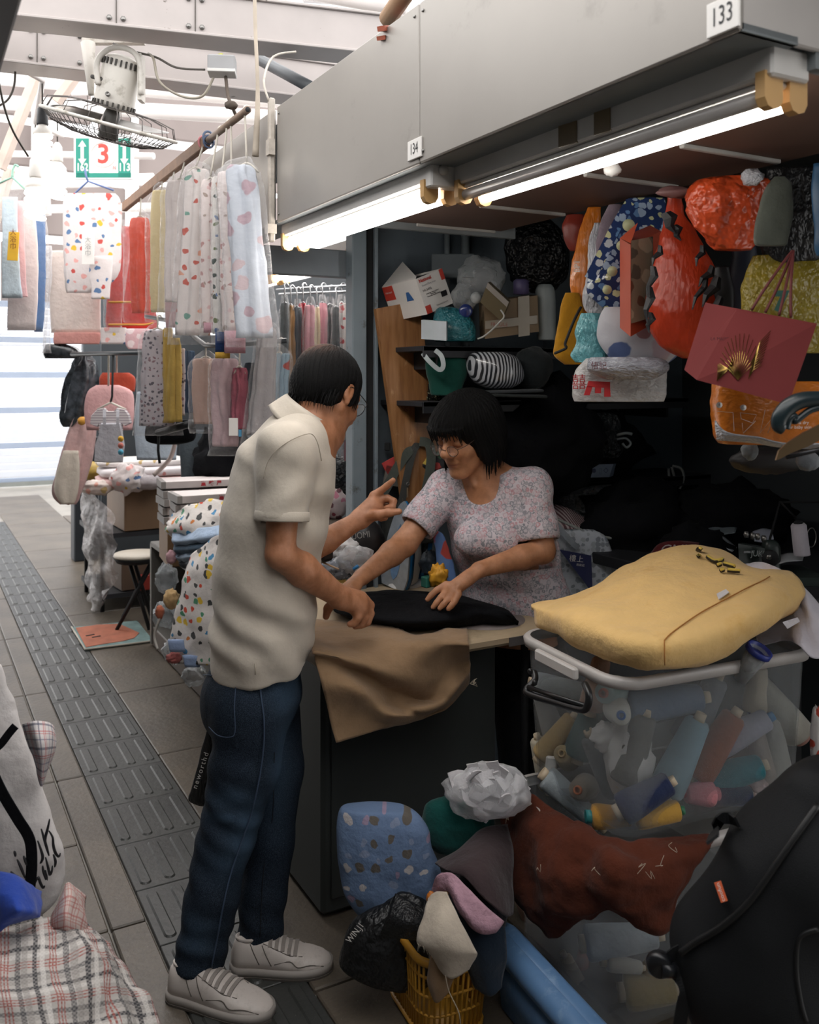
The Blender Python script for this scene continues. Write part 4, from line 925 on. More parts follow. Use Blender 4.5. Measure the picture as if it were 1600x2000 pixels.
loftpx([(556, 1052, 1078), (570, 1046, 1084), (610, 1048, 1086), (650, 1050, 1086), (664, 1052, 1084)], 2.95, .9, 20, 4, .002, 8, 2).build('white_canister', mat('canister', '#8f9798', .5, .1), label='tall pale canister standing at the right end of upper shelf', cat='canister')
lump('black_bag', 1050, 500, 60, 70, 3.0, mat('bin_liner', '#141416', .35, .3, crinkle=0.8), 'black plastic bag slumped above the upper shelf', 'bag', .2, 3, 21, .06)
MB().box(P(885, 520, 3.03), (.16, .03, .09), RCAM, .003).build('grey_file_box', mat('file_grey', '#5c6468', .6), label='grey flat box against the partition behind the iron carton', cat='box')
# middle shelf
gb = thing('green_bag', 'dark green cloth bag with a pale handle on the middle shelf', 'bag', P(868, 770, 2.85))
loftpx([(692, 836, 900), (705, 832, 912), (730, 832, 912), (752, 836, 906), (772, 840, 902)], 2.86, .5, 22, 4, .006, 10, 13).build('bag_body', fabric('green_dark', '#12463c'), gb)
MB().strap([P(826, 690, 2.76), P(838, 705, 2.75), P(858, 722, 2.75), P(866, 714, 2.75), P(862, 695, 2.76), P(850, 684, 2.77)], .016, -FWD, .003, sub=5).build('handle', fabric('handle_pale', '#a4acae'), gb)
tst = NT('stripe_bw'); w_ = tst.node('ShaderNodeTexWave'); w_.inputs['Scale'].default_value = 26; w_.inputs['Distortion'].default_value = 3.5; w_.inputs['Detail'].default_value = 1; w_.inputs['Detail Scale'].default_value = .6; tst.l.new(tst.co(), w_.inputs[0])
tst.col(tst.ramp(w_.outputs['Color'], [(.45, lin('#22242a')), (.55, lin('#b9bcc2'))])); tst.b.inputs['Roughness'].default_value = .3; tst.b.inputs['Coat Weight'].default_value = .5
loftpx([(688, 925, 985), (698, 915, 1010), (720, 912, 1022), (745, 925, 1020), (758, 950, 1000)], 2.84, .7, 24, 4, .004, 12, 8, .003).build('striped_bundle', tst.m, label='black and white striped bundle in plastic on the middle shelf', cat='bundle')
lump('dark_bundle', 1040, 718, 40, 42, 2.92, fabric('olive_dark', '#23282a'), 'dark olive bundle right of the striped bundle', 'bundle', .15, 3, 31)
for k, (y, w) in enumerate(((764, 62), (772, 70))): MB().box(P(1000, y, 2.83), (w*2*2.83/F, .2, .010), RCAM@rot(.03*(k*2-1), 'Y'), .003).build('folded_cloth', fabric('olive_dark%d' % k, '#2a2e2e' if k else '#34373a'), label=('upper' if not k else 'lower')+' flat dark folded cloth below the striped bundle', cat='cloth')
sq = MB(); rr = rnd(9)
for k in range(70):
    q = P(835+26*rr.random(), 755+55*rr.random(), 2.90+.03*rr.random()); sq.lathe([(0, 0), (.005, 0), (.005, .001), (0, .001)], q, basis(V((rr.random()-.5, -1, rr.random()-.3))), 6)
sqo = sq.build('sequin_trim', mat('sequin_gold', '#5d5a48', .12, .3, metal=.9), label='strip of glittering dark gold sequins beside the plank', cat='trimming', kind='stuff')
loftpx([(750, 836, 858), (780, 834, 864), (815, 836, 862)], 2.95, .4, 14, 4, .004).build('dark_cloth', M_blk, label='dark cloth hanging behind the sequins and plank', cat='cloth')
lump('flower_box', 850, 905, 34, 26, 3.0, printed('flower_mess', '#2a2a2c', ['#a03c38', '#b9a24a', '#3f5a46', '#2a2a2c'], 25, .6), 'heap of red and yellow scraps behind the woman\'s glasses', 'scraps', .2, 4, 2)
lump('dark_void_heap', 1060, 850, 110, 110, 3.02, M_blk, 'heap of black clothes behind the woman\'s shoulder', 'clothing', .32, 4, 14, .10, dep=.12)  # black lump in an empty dark void; the shade is its colour
DOFF = .45
# ---------------- right side of the stall interior
hb = thing('handled_bag', 'dark see-through plastic bag with loop handles on the black heap', 'bag', P(1175, 895, 3.1))
loftpx([(806, 1132, 1195), (815, 1130, 1208), (845, 1130, 1212), (875, 1132, 1215), (893, 1150, 1205)], 3.1, .6, 26, 4, .008, 12, 6, .01).build('bag_body', mat('smoke_bag', '#34383a', .22, .5, 25, crinkle=0.8), hb)
MB().tube([P(1205, 850, 3.06), P(1222, 846, 3.05), P(1235, 848, 3.05)], .006, 6, sub=4).build('handle', mat('handle_smoke', '#7d8588', .3), hb)
MB().tube([P(1205, 858, 3.06), P(1222, 856, 3.05), P(1232, 866, 3.05), P(1224, 874, 3.05), P(1216, 866, 3.05)], .005, 6, sub=4).build('handle', mat('handle_smoke', '#7d8588', .3), hb)
lump('black_void_heap', 1160, 870, 95, 62, 3.25, M_blk, 'black heap standing in for the dark void under the dark plastic bag', 'clothing', .32, 4, 15, .10, dep=.12)  # second black lump giving the void its darkness by colour
cloth('white_label_scrap', net([[(1060, 850, 3.0), (1075, 862, 2.98), (1087, 868, 2.98)], [(1060, 868, 3.0), (1072, 868, 2.98), (1086, 873, 2.98)], [(1064, 890, 3.0), (1070, 878, 3.0), (1080, 876, 2.99)]]), M_wtis, 'small white cloth scrap poking from the black heap', 'scrap', 4, 4, .002)
fb = thing('flat_appliance_box', 'flat pale blue box with printed symbols on the low shelf', 'box', P(1150, 935, 3.1))
para(P(1104, 934, 3.0), P(1190, 932, 3.06), P(1112, 908, 3.0), P(1120, 930, 3.2)).build('carton_body', card('card_blue', '#7f8ea4'), fb)
text('lettering', '▮▮ ●● ▯◇', .022, P(1155, 920, 3.025), RGT+FWD*.25, UP, mat('ink_navy', '#2e3a58', .6), fb, .004)
loftpx([(945, 1110, 1190), (955, 1098, 1203), (980, 1092, 1208), (1005, 1098, 1208), (1024, 1130, 1195)], 3.12, .7, 30, 5, .006, 14, 3, .012).build('grey_plastic_sack', mat('sack_grey', '#8d9296', .3, .15, 20, crinkle=1.0), label='shiny grey plastic sack stuffed under the low shelf', cat='bag')
tsp = NT('stripe_pink'); w_ = tsp.node('ShaderNodeTexWave'); w_.inputs['Scale'].default_value = 30; w_.inputs['Distortion'].default_value = 2.0; w_.inputs['Detail'].default_value = 1; w_.inputs['Detail Scale'].default_value = .5; tsp.l.new(tsp.co(None), w_.inputs[0])
tsp.col(tsp.ramp(w_.outputs['Color'], [(.42, lin('#6b4a50')), (.58, lin('#c2b3b4'))])); tsp.b.inputs['Roughness'].default_value = .85
cloth('striped_cloth', net([[(1082, 985, 3.05), (1110, 992, 3.02), (1150, 1015, 3.02), (1178, 1030, 3.05)], [(1080, 1015, 2.98), (1115, 1025, 2.93), (1155, 1040, 2.95), (1188, 1055, 3.0)], [(1078, 1050, 2.95), (1115, 1062, 2.92), (1160, 1072, 2.94), (1198, 1078, 2.98)]]), tsp.m, 'pink and white striped cloth below the grey plastic sack', 'cloth', 6, 6, .006)
MB().tube([P(1085, 1012, 2.9), P(1120, 1028, 2.86), P(1160, 1045, 2.86), P(1210, 1052, 2.86), P(1245, 1042, 2.86), P(1258, 1030, 2.86)], .0055, 6, sub=8).build('rope_cord', mat('rope_grey', '#8c8f8c', .7, .3, 200), label='grey twisted cord sagging across the striped cloth', cat='cord')
wb = thing('white_shopping_bag', 'white shopping bag with navy wedge and small check print', 'bag', P(1145, 1170, 2.85))
loftpx([(1035, 1086, 1160), (1050, 1083, 1185), (1090, 1082, 1200), (1130, 1082, 1212), (1165, 1084, 1216)], 2.85, .3, 22, 4, .004, 10, 5, e=.7).build('bag_body', printed('bag_check', '#c4cad2', ['#8d949c', '#c4cad2', '#a9afb6'], 55, .55, rnd=.2), wb)
zf = 2.85-.045
MB().add([P(1092, 1073, zf-.04), P(1155, 1085, zf-.03), P(1158, 1160, zf-.03), P(1140, 1135, zf-.035)], [(0, 1, 2, 3)], 0, False).build('navy_panel', mat('navy_print', '#232a58', .5), wb)
text('lettering', '樓上', .026, P(1126, 1092, zf-.045), RGT+UP*-.1, UP, M_plate, wb, .0)
text('lettering', '燕窩莊', .010, P(1134, 1104, zf-.045), RGT+UP*-.1, UP, M_plate, wb, .0)
MB().strap([P(1082, 1018, 2.80), P(1100, 1040, 2.78), P(1120, 1062, 2.78), P(1130, 1070, 2.79)], .02, -FWD, .003, sub=4).build('handle', fabric('handle_grey', '#9aa2aa'), wb)
lump('void_pile', 1250, 1040, 110, 95, 3.0, M_blk, 'big black pile filling the dark void behind the yellow bag', 'clothing', .32, 4, 16, .10, dep=.18)  # this pile and the next two fill the void, shade put into black
lump('void_pile', 1430, 1010, 120, 60, 2.95, M_blk, 'black pile filling the dark void, sloping down behind the sewing machine', 'clothing', .32, 4, 17, .10, dep=.15)
lump('void_pile', 1360, 1090, 70, 60, 2.7, M_blk, 'black pile filling the dark void between the maroon bag and sewing machine', 'clothing', .32, 4, 18, .10, dep=.12)
hs = thing('hose_loop', 'pale looped cables hanging at the end of the low shelf', 'cable', P(1320, 960, 3.3))
for pts in (((1306, 915), (1308, 935), (1315, 958)), ((1312, 912), (1318, 935), (1321, 960)), ((1314, 910), (1330, 915), (1336, 932), (1330, 950), (1322, 962))): MB().tube([P(x, y, 3.3) for x, y in pts], .006, 6, sub=5).build('cable_run', mat('cable_pale', '#8b8f8e', .5), hs)
lump('pink_scrap', 1268, 965, 16, 20, 3.2, fabric('scrap_pink', '#7d5553'), 'dull pink cloth scrap under the low shelf', 'cloth', .3, 4, 4)
lump('pale_scrap', 1290, 985, 26, 24, 3.18, printed('scrap_pale', '#8a9294', ['#6f8578', '#a8b0b4'], 30, .5), 'pale grey green scrap hanging by the cables', 'cloth', .3, 4, 6)
lump('pale_scrap', 1258, 1012, 10, 22, 3.12, printed('scrap_blue', '#8e9aa4', ['#35607c', '#c4c8cc'], 30, .5), 'white and blue scrap at the end of the grey cord', 'cloth', .3, 4, 7)
mr = thing('maroon_bag', 'maroon bag with white swirl lettering behind the yellow bag', 'bag', P(1320, 1100, 2.75))
cloth('bag_body', net([[(1272, 1080, 2.62), (1290, 1062, 2.6), (1330, 1056, 2.6), (1372, 1060, 2.62)], [(1275, 1110, 2.58), (1300, 1100, 2.55), (1340, 1096, 2.55), (1380, 1096, 2.58)]]), fabric('maroon', '#54191c'), None, None, 5, 6, .004, parent=mr)
text('lettering', 'CMU', .05, P(1318, 1074, 2.55), RGT, UP, mat('print_white', '#bdb4b4', .6), mr, .01, shear=.3)
for k, (nn_, c, lb) in enumerate((([[(1340, 1050, 2.7), (1380, 1050, 2.68), (1430, 1078, 2.62)], [(1342, 1040, 2.8), (1390, 1035, 2.78), (1440, 1070, 2.7)]], '#9aa0a6', 'pale flattened plastic sleeve on the black pile'), ([[(1380, 1030, 2.85), (1400, 1024, 2.83), (1440, 1030, 2.8)], [(1384, 1040, 2.78), (1410, 1044, 2.76), (1436, 1040, 2.74)]], '#6d767c', 'small grey plastic scrap above the pale sleeve'), ([[(1470, 1038, 2.72), (1490, 1032, 2.72), (1508, 1034, 2.72)], [(1474, 1056, 2.66), (1490, 1058, 2.66), (1512, 1052, 2.66)]], '#a2a6b4', 'pale lilac paper scrap on top of the sewing machine'), ([[(1516, 1086, 2.4), (1540, 1080, 2.38), (1572, 1082, 2.38)], [(1514, 1102, 2.36), (1540, 1096, 2.34), (1568, 1094, 2.34)]], '#a9abae', 'pale cloth scrap lying on the front of the sewing machine'))):
    cloth('plastic_scrap', net(nn_), mat('scrap%d' % k, c, .35, .1), lb, 'scrap', 5, 5, .004)
DOFF = .33
# sewing machine
sm = thing('sewing_machine', 'dark grey green industrial sewing machine with raised handwheel side', 'sewing machine', P(1490, 1130, 2.5))
M_sm = mat('machine_green', '#2f3835', .35, .08, 6); 
para(P(1442, 1062, 2.45), P(1520, 1075, 2.50), P(1444, 1105, 2.45), P(1450, 1060, 2.6)).build('arm', M_sm, sm)
loftpx([(1056, 1494, 1516), (1068, 1490, 1522), (1100, 1490, 1522), (1120, 1488, 1524)], 2.5, 1.0, 20, 4, 0, e=.6).build('head', M_sm, sm)
MB().lathe([(0, .016), (.022, .015), (.026, .004), (.026, 0)], P(1504, 1090, 2.44), basis(-FWD, RGT), 20).build('dial', M_black, sm)
MB().lathe([(0, .006), (.008, .005), (.009, 0)], P(1502, 1088, 2.42), basis(-FWD, RGT), 12).build('dial_cap', M_screw, sm)
for x, y in ((1458, 1050), (1470, 1053), (1480, 1054), (1492, 1058)): MB().lathe([(0, .02), (.006, .019), (.009, .01), (.006, 0)], P(x, y, 2.46), n=10).build('tension_knob', M_screw, sm)
MB().box(P(1462, 1078, 2.43), (.03, .006, .006), RCAM).build('lever', mat('chrome', '#c9c9c9', .15, .05, metal=1), sm)
text('lettering', 'JUKI', .026, P(1478, 1081, 2.435), RGT+FWD*.3+UP*-.1, UP, mat('badge', '#8b9490', .4), sm, .006)
MB().box(P(1500, 1125, 2.5), (.30, .20, .03), RCAM, .006).build('bed', M_sm, sm)
ts = thing('thread_stand', 'thin black thread stand behind the sewing machine', 'stand', P(1540, 1080, 2.7))
MB().tube([P(1640, 980, 2.75), P(1523, 981, 2.75), P(1516, 1010, 2.75), P(1502, 1060, 2.7)], .004, 6).build('frame', M_black, ts); MB().tube([P(1524, 980, 2.74), P(1555, 1012, 2.72)], .004, 6).build('arm', M_black, ts)
cn = thing('thread_cone', 'tall white thread cone beside the sewing machine', 'thread', P(1567, 1085, 2.45))
MB().lathe([(.0, 0), (.024, 0), (.024, .006), (.023, .09), (.018, .097), (0, .097)], P(1567, 1084, 2.45), basis(UP-RGT*.12), 24).build('thread', fabric('thread_white', '#b9b4bc', .08, 900, .4), cn)
MB().lathe([(.012, .095), (.014, .1), (.01, .105), (0, .105)], P(1567, 1084, 2.45), basis(UP-RGT*.12), 16).build('core', M_black, cn)
MB().tube([P(1585, 1050, 2.5)+V((.022*math.cos(a_), 0, .03*math.sin(a_))) for a_ in [2*math.pi*j/20 for j in range(20)]], .002, 4, True).build('wire_ring', M_screw, label='thin metal ring beside the white thread cone', cat='ring')
DOFF = 0.0
# bench carrying machine and clothes
bn_ = thing('sewing_bench', 'dark bench top under the sewing machine', 'table', (2.45, 2.3, 0))
MB().box((2.62, 2.3, .90), (.94, 1.2, .04), bev=.004).build('top', M_shelf, bn_)
for x in (2.2, 3.04):
    for y in (1.75, 2.85): MB().box((x, y, .44), (.04, .04, .88)).build('leg', M_black, bn_)
# ================================================================ HANGING BAGS UNDER THE CEILING EDGE
GB = 'bags hanging in the stall'
def hbag(name, label, prof, d, m, depth=.45, seed=0, amp=.006, ridge=.004, e=1.0, folds=0, fa=0.0, cat='bag', n=30, parent=None, freq=10, grp=True):
    mb = loftpx(prof, d, depth, n, 6, amp, freq, seed, ridge, e, folds, fa)
    return mb.build(name, m, parent, None if parent else label, None if parent else cat, GB if (grp and not parent) else None)
M_or = mat('orange_plastic', '#c74a22', .3, .15, 12, coat=.2, crinkle=.7, cscale=7); M_or2 = mat('orange_pack', '#c7701f', .28, .12, 10, coat=.4, crinkle=0.15)
M_wpl = mat('white_plastic', '#b9bac0', .32, .08, 14, coat=.15, crinkle=0.4)
b = thing('orange_long_pack', 'long orange pack half wrapped in white plastic, hanging leftmost', 'bag', P(1145, 615, 2.55), GB)
hbag('pack', None, [(405, 1150, 1172), (440, 1136, 1172), (500, 1120, 1172), (550, 1114, 1168), (590, 1118, 1168), (615, 1130, 1170)], 2.60, M_or2, .45, 1, parent=b, amp=.003)
hbag('plastic_wrap', None, [(435, 1160, 1172), (480, 1150, 1176), (540, 1146, 1188), (580, 1140, 1198), (605, 1142, 1195), (617, 1155, 1180)], 2.53, M_wpl, .5, 2, parent=b, ridge=.008)
text('lettering', 'BP1', .022, P(1128, 520, 2.52), UP, -RGT, M_plate, b, .0)
hbag('crimson_bundle', 'small dull red bundle in shadow beside the long orange pack', [(420, 1108, 1140), (440, 1100, 1150), (470, 1104, 1146), (490, 1115, 1140)], 2.72, mat('red_dull', '#7c2b1e', .4, .3), .6, 3)
M_dot = printed('blue_dots', '#123064', ['#9fb4cc', '#c9cda0', '#9fb4cc', '#b9c2c9', '#5f86b4'], 42, .42, rnd=.7, gloss=.5)
b = thing('dotted_tote', 'dark blue tote with pale dots and star shapes', 'bag', P(1220, 600, 2.42), GB)
hbag('tote_body', None, [(388, 1225, 1298), (420, 1205, 1300), (480, 1180, 1296), (540, 1152, 1290), (575, 1150, 1270), (603, 1180, 1250)], 2.46, M_dot, .3, 4, parent=b, e=.7)
MB().strap([P(1232, 395, 2.36), P(1205, 440, 2.34), P(1175, 500, 2.33), P(1152, 545, 2.34)], .028, -FWD, .004, sub=5).build('side_band', M_dot, b)
for k, (x, y, r) in enumerate(((1196, 530, 10), (1228, 440, 12), (1186, 566, 9), (1214, 480, 10))): MB().lathe([(0, .004), (r*1.3e-3, .003), (r*1.35e-3, 0)], P(x, y, 2.335), basis(-FWD, RGT), 14).build('pale_dot', mat('dot_cream', '#b9bc94', .4), b)
hbag('lilac_pouch', 'lilac grey pouch squeezed between orange pack and dotted tote', [(400, 1190, 1215), (430, 1175, 1210), (470, 1165, 1198), (500, 1166, 1185)], 2.52, fabric('lilac_grey', '#8c7d88'), .5, 5)
b = thing('orange_gift_bag', 'narrow orange gift bag with a beige printed side', 'bag', P(1240, 640, 2.3), GB)
para(P(1211, 465, 2.30), P(1232, 478, 2.24), P(1211, 640, 2.30), P(1270, 440, 2.42)).build('bag_body', mat('gift_orange', '#a8452b', .5, .1), b)
para(P(1233, 470, 2.235), P(1275, 462, 2.30), P(1233, 632, 2.235), P(1234, 470, 2.24)).build('printed_side', printed('gift_beige', '#8f8470', ['#6f4a38', '#b5a890', '#5d564a'], 18, .4), b)
MB().add([P(1211, 465, 2.295), P(1232, 475, 2.236), P(1246, 435, 2.26)], [(0, 1, 2)], 0, False).build('folded_top', mat('gift_orange', '#a8452b', .5, .1), b)
b = thing('flame_bag', 'big red orange bag with black flame pattern on both sides', 'bag', P(1345, 700, 2.2), GB)
hbag('bag_body', None, [(372, 1305, 1330), (420, 1300, 1340), (470, 1288, 1372), (530, 1272, 1395), (590, 1264, 1412), (640, 1266, 1416), (675, 1290, 1405), (700, 1330, 1390)], 2.24, mat('flame_red', '#b83a1c', .35, .1, 8, crinkle=0.12), .55, 7, .008, .006, parent=b)
fl = MB()
def spike(x0, y0, x1, y1, w, d): 
    a_, b_ = P(x0, y0, d), P(x1, y1, d-.015); t_ = (b_-a_).normalized(); s_ = t_.cross(FWD).normalized()
    mids = [(a_, w*.7), (a_.lerp(b_, .3)+s_*.006, w), (a_.lerp(b_, .65)-s_*.004, w*.6), (b_, .0005)]
    r = [[p+s_*ww-FWD*.0, p-FWD*.006, p-s_*ww, p+FWD*.004] for p, ww in mids]; fl.loft(r, smooth=False)
for a_ in ((1300, 415, 1318, 455, .018), (1316, 440, 1330, 470, .012), (1290, 480, 1274, 520, .008), (1276, 520, 1268, 580, .010), (1268, 560, 1264, 630, .011), (1270, 610, 1268, 650, .009), (1372, 480, 1360, 520, .008), (1392, 520, 1365, 560, .010), (1402, 540, 1372, 600, .014), (1408, 580, 1368, 640, .012), (1412, 600, 1385, 670, .014), (1380, 540, 1352, 605, .008)): spike(*a_, 2.125)
fl.build('flame_print', mat('flame_black', '#1c1d20', .5), b)
hbag('black_side_bag', 'black bag hanging behind the red flame bag', [(520, 1400, 1424), (560, 1396, 1432), (610, 1398, 1436), (650, 1400, 1428), (668, 1402, 1415)], 2.18, mat('side_black', '#141518', .5, .2), .5, 9)
hbag('crumpled_orange_bag', 'crumpled glossy orange carrier bag tied up by the ceiling', [(345, 1400, 1470), (355, 1365, 1495), (390, 1347, 1500), (430, 1350, 1494), (465, 1372, 1480), (488, 1400, 1460)], 2.05, M_or, .6, 11, .012, .016, freq=11)
MB().blob(P(1470, 347, 1.95), (.022, .02, .016), amp=.35, seed=2, nu=14, nv=8, ridged=.2).build('white_knot', M_wpl, label='white plastic knot on top of the crumpled orange bag', cat='knot')
MB().blob(P(1320, 376, 2.15), (.04, .02, .012), RCAM, amp=.35, seed=5, nu=16, nv=8, ridged=.2).build('pink_knot', mat('knot_pink', '#7c5a58', .5), label='dusty pink knotted plastic above the red flame bag', cat='knot')
hbag('olive_cloth_bag', 'grey green cloth pouch hanging right of the crumpled orange bag', [(345, 1510, 1535), (365, 1498, 1545), (420, 1482, 1545), (470, 1474, 1540), (480, 1480, 1535)], 1.95, fabric('olive_grey', '#5c6159'), .35, 12, e=.7)
hbag('black_carrier', 'black carrier bag hanging at the right edge behind grey green pouch', [(330, 1500, 1600), (380, 1490, 1620), (440, 1480, 1625), (500, 1490, 1610), (515, 1500, 1590)], 2.05, mat('carrier_black', '#111214', .45, .2, crinkle=0.3), .45, 13)
hbag('blue_sheet_bag', 'sliver of bright blue bag at the far right edge', [(320, 1592, 1660), (400, 1588, 1665), (470, 1590, 1660), (500, 1596, 1650)], 1.9, mat('sheet_blue', '#2c5679', .4), .4, 14)
b = thing('yellow_green_bag', 'olive yellow plastic bag hanging above the rose gift bag', 'bag', P(1520, 620, 2.0), GB)
hbag('bag_body', None, [(500, 1475, 1600), (530, 1462, 1630), (580, 1450, 1640), (620, 1445, 1640), (660, 1446, 1640), (690, 1452, 1620)], 2.06, mat('olive_yellow', '#8a7a26', .35, .25, 9, crinkle=0.35), .35, 15, .008, .008, parent=b)
text('lettering', '7', .055, P(1525, 590, 1.955), RGT, UP, mat('print_teal', '#2f5a50', .5), b, .0, bold=.004)
hbag('dark_blue_bag', 'dim dark blue bag behind the yellow green bag', [(345, 1446, 1456), (440, 1440, 1464), (500, 1430, 1480), (560, 1425, 1480), (620, 1428, 1470)], 2.3, mat('dim_blue', '#252b3a', .5), .4, 33)
# rose gift bag
b = thing('rose_gift_bag', 'rose red paper gift bag with a gold palm leaf print and cord handles', 'bag', P(1480, 790, 1.75), GB)
M_rose = mat('rose_paper', '#6c2f2f', .75, .08, 5, spec=.12)
A1, B1, C1, D1 = P(1440, 603, 1.78), P(1596, 632, 1.70), P(1540, 790, 1.66), P(1361, 742, 1.72)
off = V((.02, .10, .02))
rb = MB(); cen = (A1+B1+C1+D1)/4-FWD*.012
rb.add([A1, B1, C1, D1, cen], [(0, 4, 1), (1, 4, 2), (2, 4, 3), (3, 4, 0)], 0, False)
rb.add([A1, B1, B1+off, A1+off], [(3, 2, 1, 0)], 0, False); rb.add([B1, C1, C1+off, B1+off], [(3, 2, 1, 0)], 0, False)
rb.add([C1, D1, D1+off+V((.05, 0, .0)), C1+off], [(3, 2, 1, 0)], 0, False); rb.add([D1, A1, A1+off, D1+off+V((.05, 0, .0))], [(3, 2, 1, 0)], 0, False)
rb.add([A1+off, B1+off, C1+off, D1+off+V((.05, 0, 0))], [(3, 2, 1, 0)], 0, False)
rb.build('bag_body', M_rose, b)
M_gold = mat('gold_foil', '#b99a5a', .25, .1, metal=1.0)
def onrose(px, py, lift=.003):
    r = ray(px, py)
    for (p, q, s_) in ((A1, cen, B1), (B1, cen, C1), (C1, cen, D1), (D1, cen, A1)):
        n_ = (q-p).cross(s_-p); dn = n_.dot(r)
        if abs(dn) < 1e-9: continue
        t_ = n_.dot(p-CAMP)/dn; h = CAMP+r*t_
        w = [((b_-a_).cross(h-a_)).dot(n_) for a_, b_ in ((p, q), (q, s_), (s_, p))]
        if min(w) >= -1e-9 or max(w) <= 1e-9: return h-r.normalized()*lift
    return CAMP+r*1.66
g = MB(); root = (1437, 742)
for k in range(17):
    x1, y1 = 1402+1.2*k*(.3), 700+k*2.5
    g.tube([onrose(1435-1.0*k*.2, 735-k*2.2+0*k), onrose(1420, 718-k*1.2+k*1.6), onrose(1402-k*.1, 712+k*2.0)], .0007, 3)
for k in range(14):
    a_ = math.radians(-62+k*9.5); L = 92-abs(k-9)*3; ex = 1441+L*math.sin(a_)*.62; ey = 742-L*math.cos(a_)*1.05
    g.tube([onrose(1441, 742), onrose((1441+ex)/2+2, (742+ey)/2-4), onrose(ex, max(ey, 632))], .0007, 3)
for k in range(12): g.tube([onrose(1462+k*.6, 740-k*3), onrose(1472+k*1.2, 722-k*5.0), onrose(1488+k*1.6, 712-k*6.0)], .0007, 3)
g.build('gold_palm', M_gold, b)
text('lettering', 'LA MAISON', .0085, onrose(1410, 662), RGT, UP, mat('print_dark_rose', '#4e262b', .5), b, .001)
MB().tube([P(1468, 606, 1.76), P(1490, 570, 1.76), P(1525, 520, 1.78), P(1548, 490, 1.8)], .0028, 6, sub=4).build('cord_handle', mat('cord_red', '#5e2424', .7), b); MB().tube([P(1495, 610, 1.75), P(1515, 570, 1.76), P(1535, 525, 1.78), P(1549, 490, 1.8)], .0028, 6, sub=4).build('cord_handle', mat('cord_red', '#5e2424', .7), b)
MB().tube([P(1545, 620, 1.73), P(1545, 560, 1.75), P(1550, 490, 1.8)], .0028, 6, sub=4).build('cord_handle', mat('cord_red', '#5e2424', .7), b); MB().tube([P(1522, 616, 1.74), P(1535, 560, 1.76), P(1550, 490, 1.8)], .0028, 6, sub=4).build('cord_handle', mat('cord_red', '#5e2424', .7), b)
# diaper pack
b = thing('orange_diaper_pack', 'plump orange pack in clear plastic with numbered steps below rose bag', 'bag', P(1500, 880, 1.9), GB)
hbag('pack', None, [(745, 1400, 1620), (770, 1396, 1640), (810, 1394, 1650), (845, 1398, 1650), (866, 1410, 1640)], 1.95, M_or2, .4, 17, .006, .008, e=.7, parent=b)
cloth('plastic_edge', net([[(1396, 822, 1.86), (1420, 845, 1.83), (1480, 855, 1.8), (1540, 866, 1.78), (1620, 868, 1.78)], [(1400, 860, 1.87), (1425, 862, 1.84), (1480, 866, 1.82), (1540, 874, 1.8), (1620, 880, 1.8)]]), M_wpl, None, None, 4, 6, .003, parent=b)
for x, y, n_ in ((1405, 791, '4'), (1452, 796, '5')):
    c_ = MB().lathe([(0, .001), (.006, .001), (.006, 0)], P(x, y, 1.80), basis(-FWD, RGT), 16).build('step_badge', M_plate, b); text('numeral', n_, .009, P(x, y, 1.797), RGT, UP, mat('ink_navy', '#2e3a58', .6), c_, .001)
ln = MB()
for pts in (((1400, 803), (1432, 806), (1434, 842)), ((1446, 806), (1478, 810), (1470, 826), (1448, 818), (1446, 806)), ((1495, 800), (1485, 846), (1512, 812), (1500, 846)), ((1450, 826), (1452, 846), (1476, 822))):
    ln.tube([P(x, y, 1.79) for x, y in pts], .0005, 3)
ln.build('line_drawing', M_plate, b); text('lettering', 'soft & dry\nfor baby skin', .009, P(1562, 830, 1.77), RGT, UP, M_plate, b, .0)
# left lower group
b = thing('mustard_bag', 'mustard yellow bag with black zigzag seam hanging lowest left', 'bag', P(1110, 715, 2.55), GB)
hbag('bag_body', None, [(572, 1108, 1128), (600, 1098, 1136), (650, 1088, 1142), (690, 1083, 1148), (712, 1100, 1150)], 2.58, fabric('mustard', '#a87718', .1), .4, 18, e=.8, parent=b)
MB().tube([P(1135, 600, 2.50), P(1122, 625, 2.48), P(1110, 655, 2.475), P(1104, 672, 2.475), P(1106, 680, 2.475), P(1084, 690, 2.52)], .004, 5, sub=3).build('black_seam', M_black, b)
hbag('turquoise_bag', 'thin turquoise plastic bag below the long orange pack', [(612, 1140, 1175), (640, 1130, 1185), (670, 1122, 1188), (695, 1118, 1186), (708, 1126, 1180)], 2.45, mat('turquoise_film', '#5fa0a8', .35, .15, 18, coat=.3, crinkle=0.35), .5, 19, .006, .012)
b = thing('white_printed_bag', 'white cloth bag with faint pink and blue blotches above the red lettered bag', 'bag', P(1250, 715, 2.35), GB)
hbag('bag_body', None, [(600, 1180, 1240), (620, 1168, 1290), (660, 1166, 1320), (690, 1185, 1328), (712, 1210, 1300)], 2.40, printed('white_blotch', '#b3b4ba', ['#8d6a6c', '#b3b4ba', '#4c5c84', '#b3b4ba', '#a8989e'], 13, .42), .45, 20, parent=b)
b = thing('silver_bundle', 'silvery white plastic bundle lying on the red lettered bag', 'bag', P(1220, 745, 2.33), GB)
hbag('bundle_body', None, [(698, 1160, 1270), (705, 1152, 1300), (725, 1155, 1305), (742, 1190, 1270)], 2.33, mat('silver_film', '#a3a5ae', .28, .15, 30, coat=.3, crinkle=0.5), .6, 21, .006, .014, parent=b)
text('lettering', '悟記', .02, P(1170, 715, 2.23), RGT, UP, mat('ink_dark_red', '#6d3a3e', .5), b, .0)
b = thing('red_letter_bag', 'white carrier bag with a big red letter and seal, lowest of the hanging bags', 'bag', P(1205, 785, 2.4), GB)
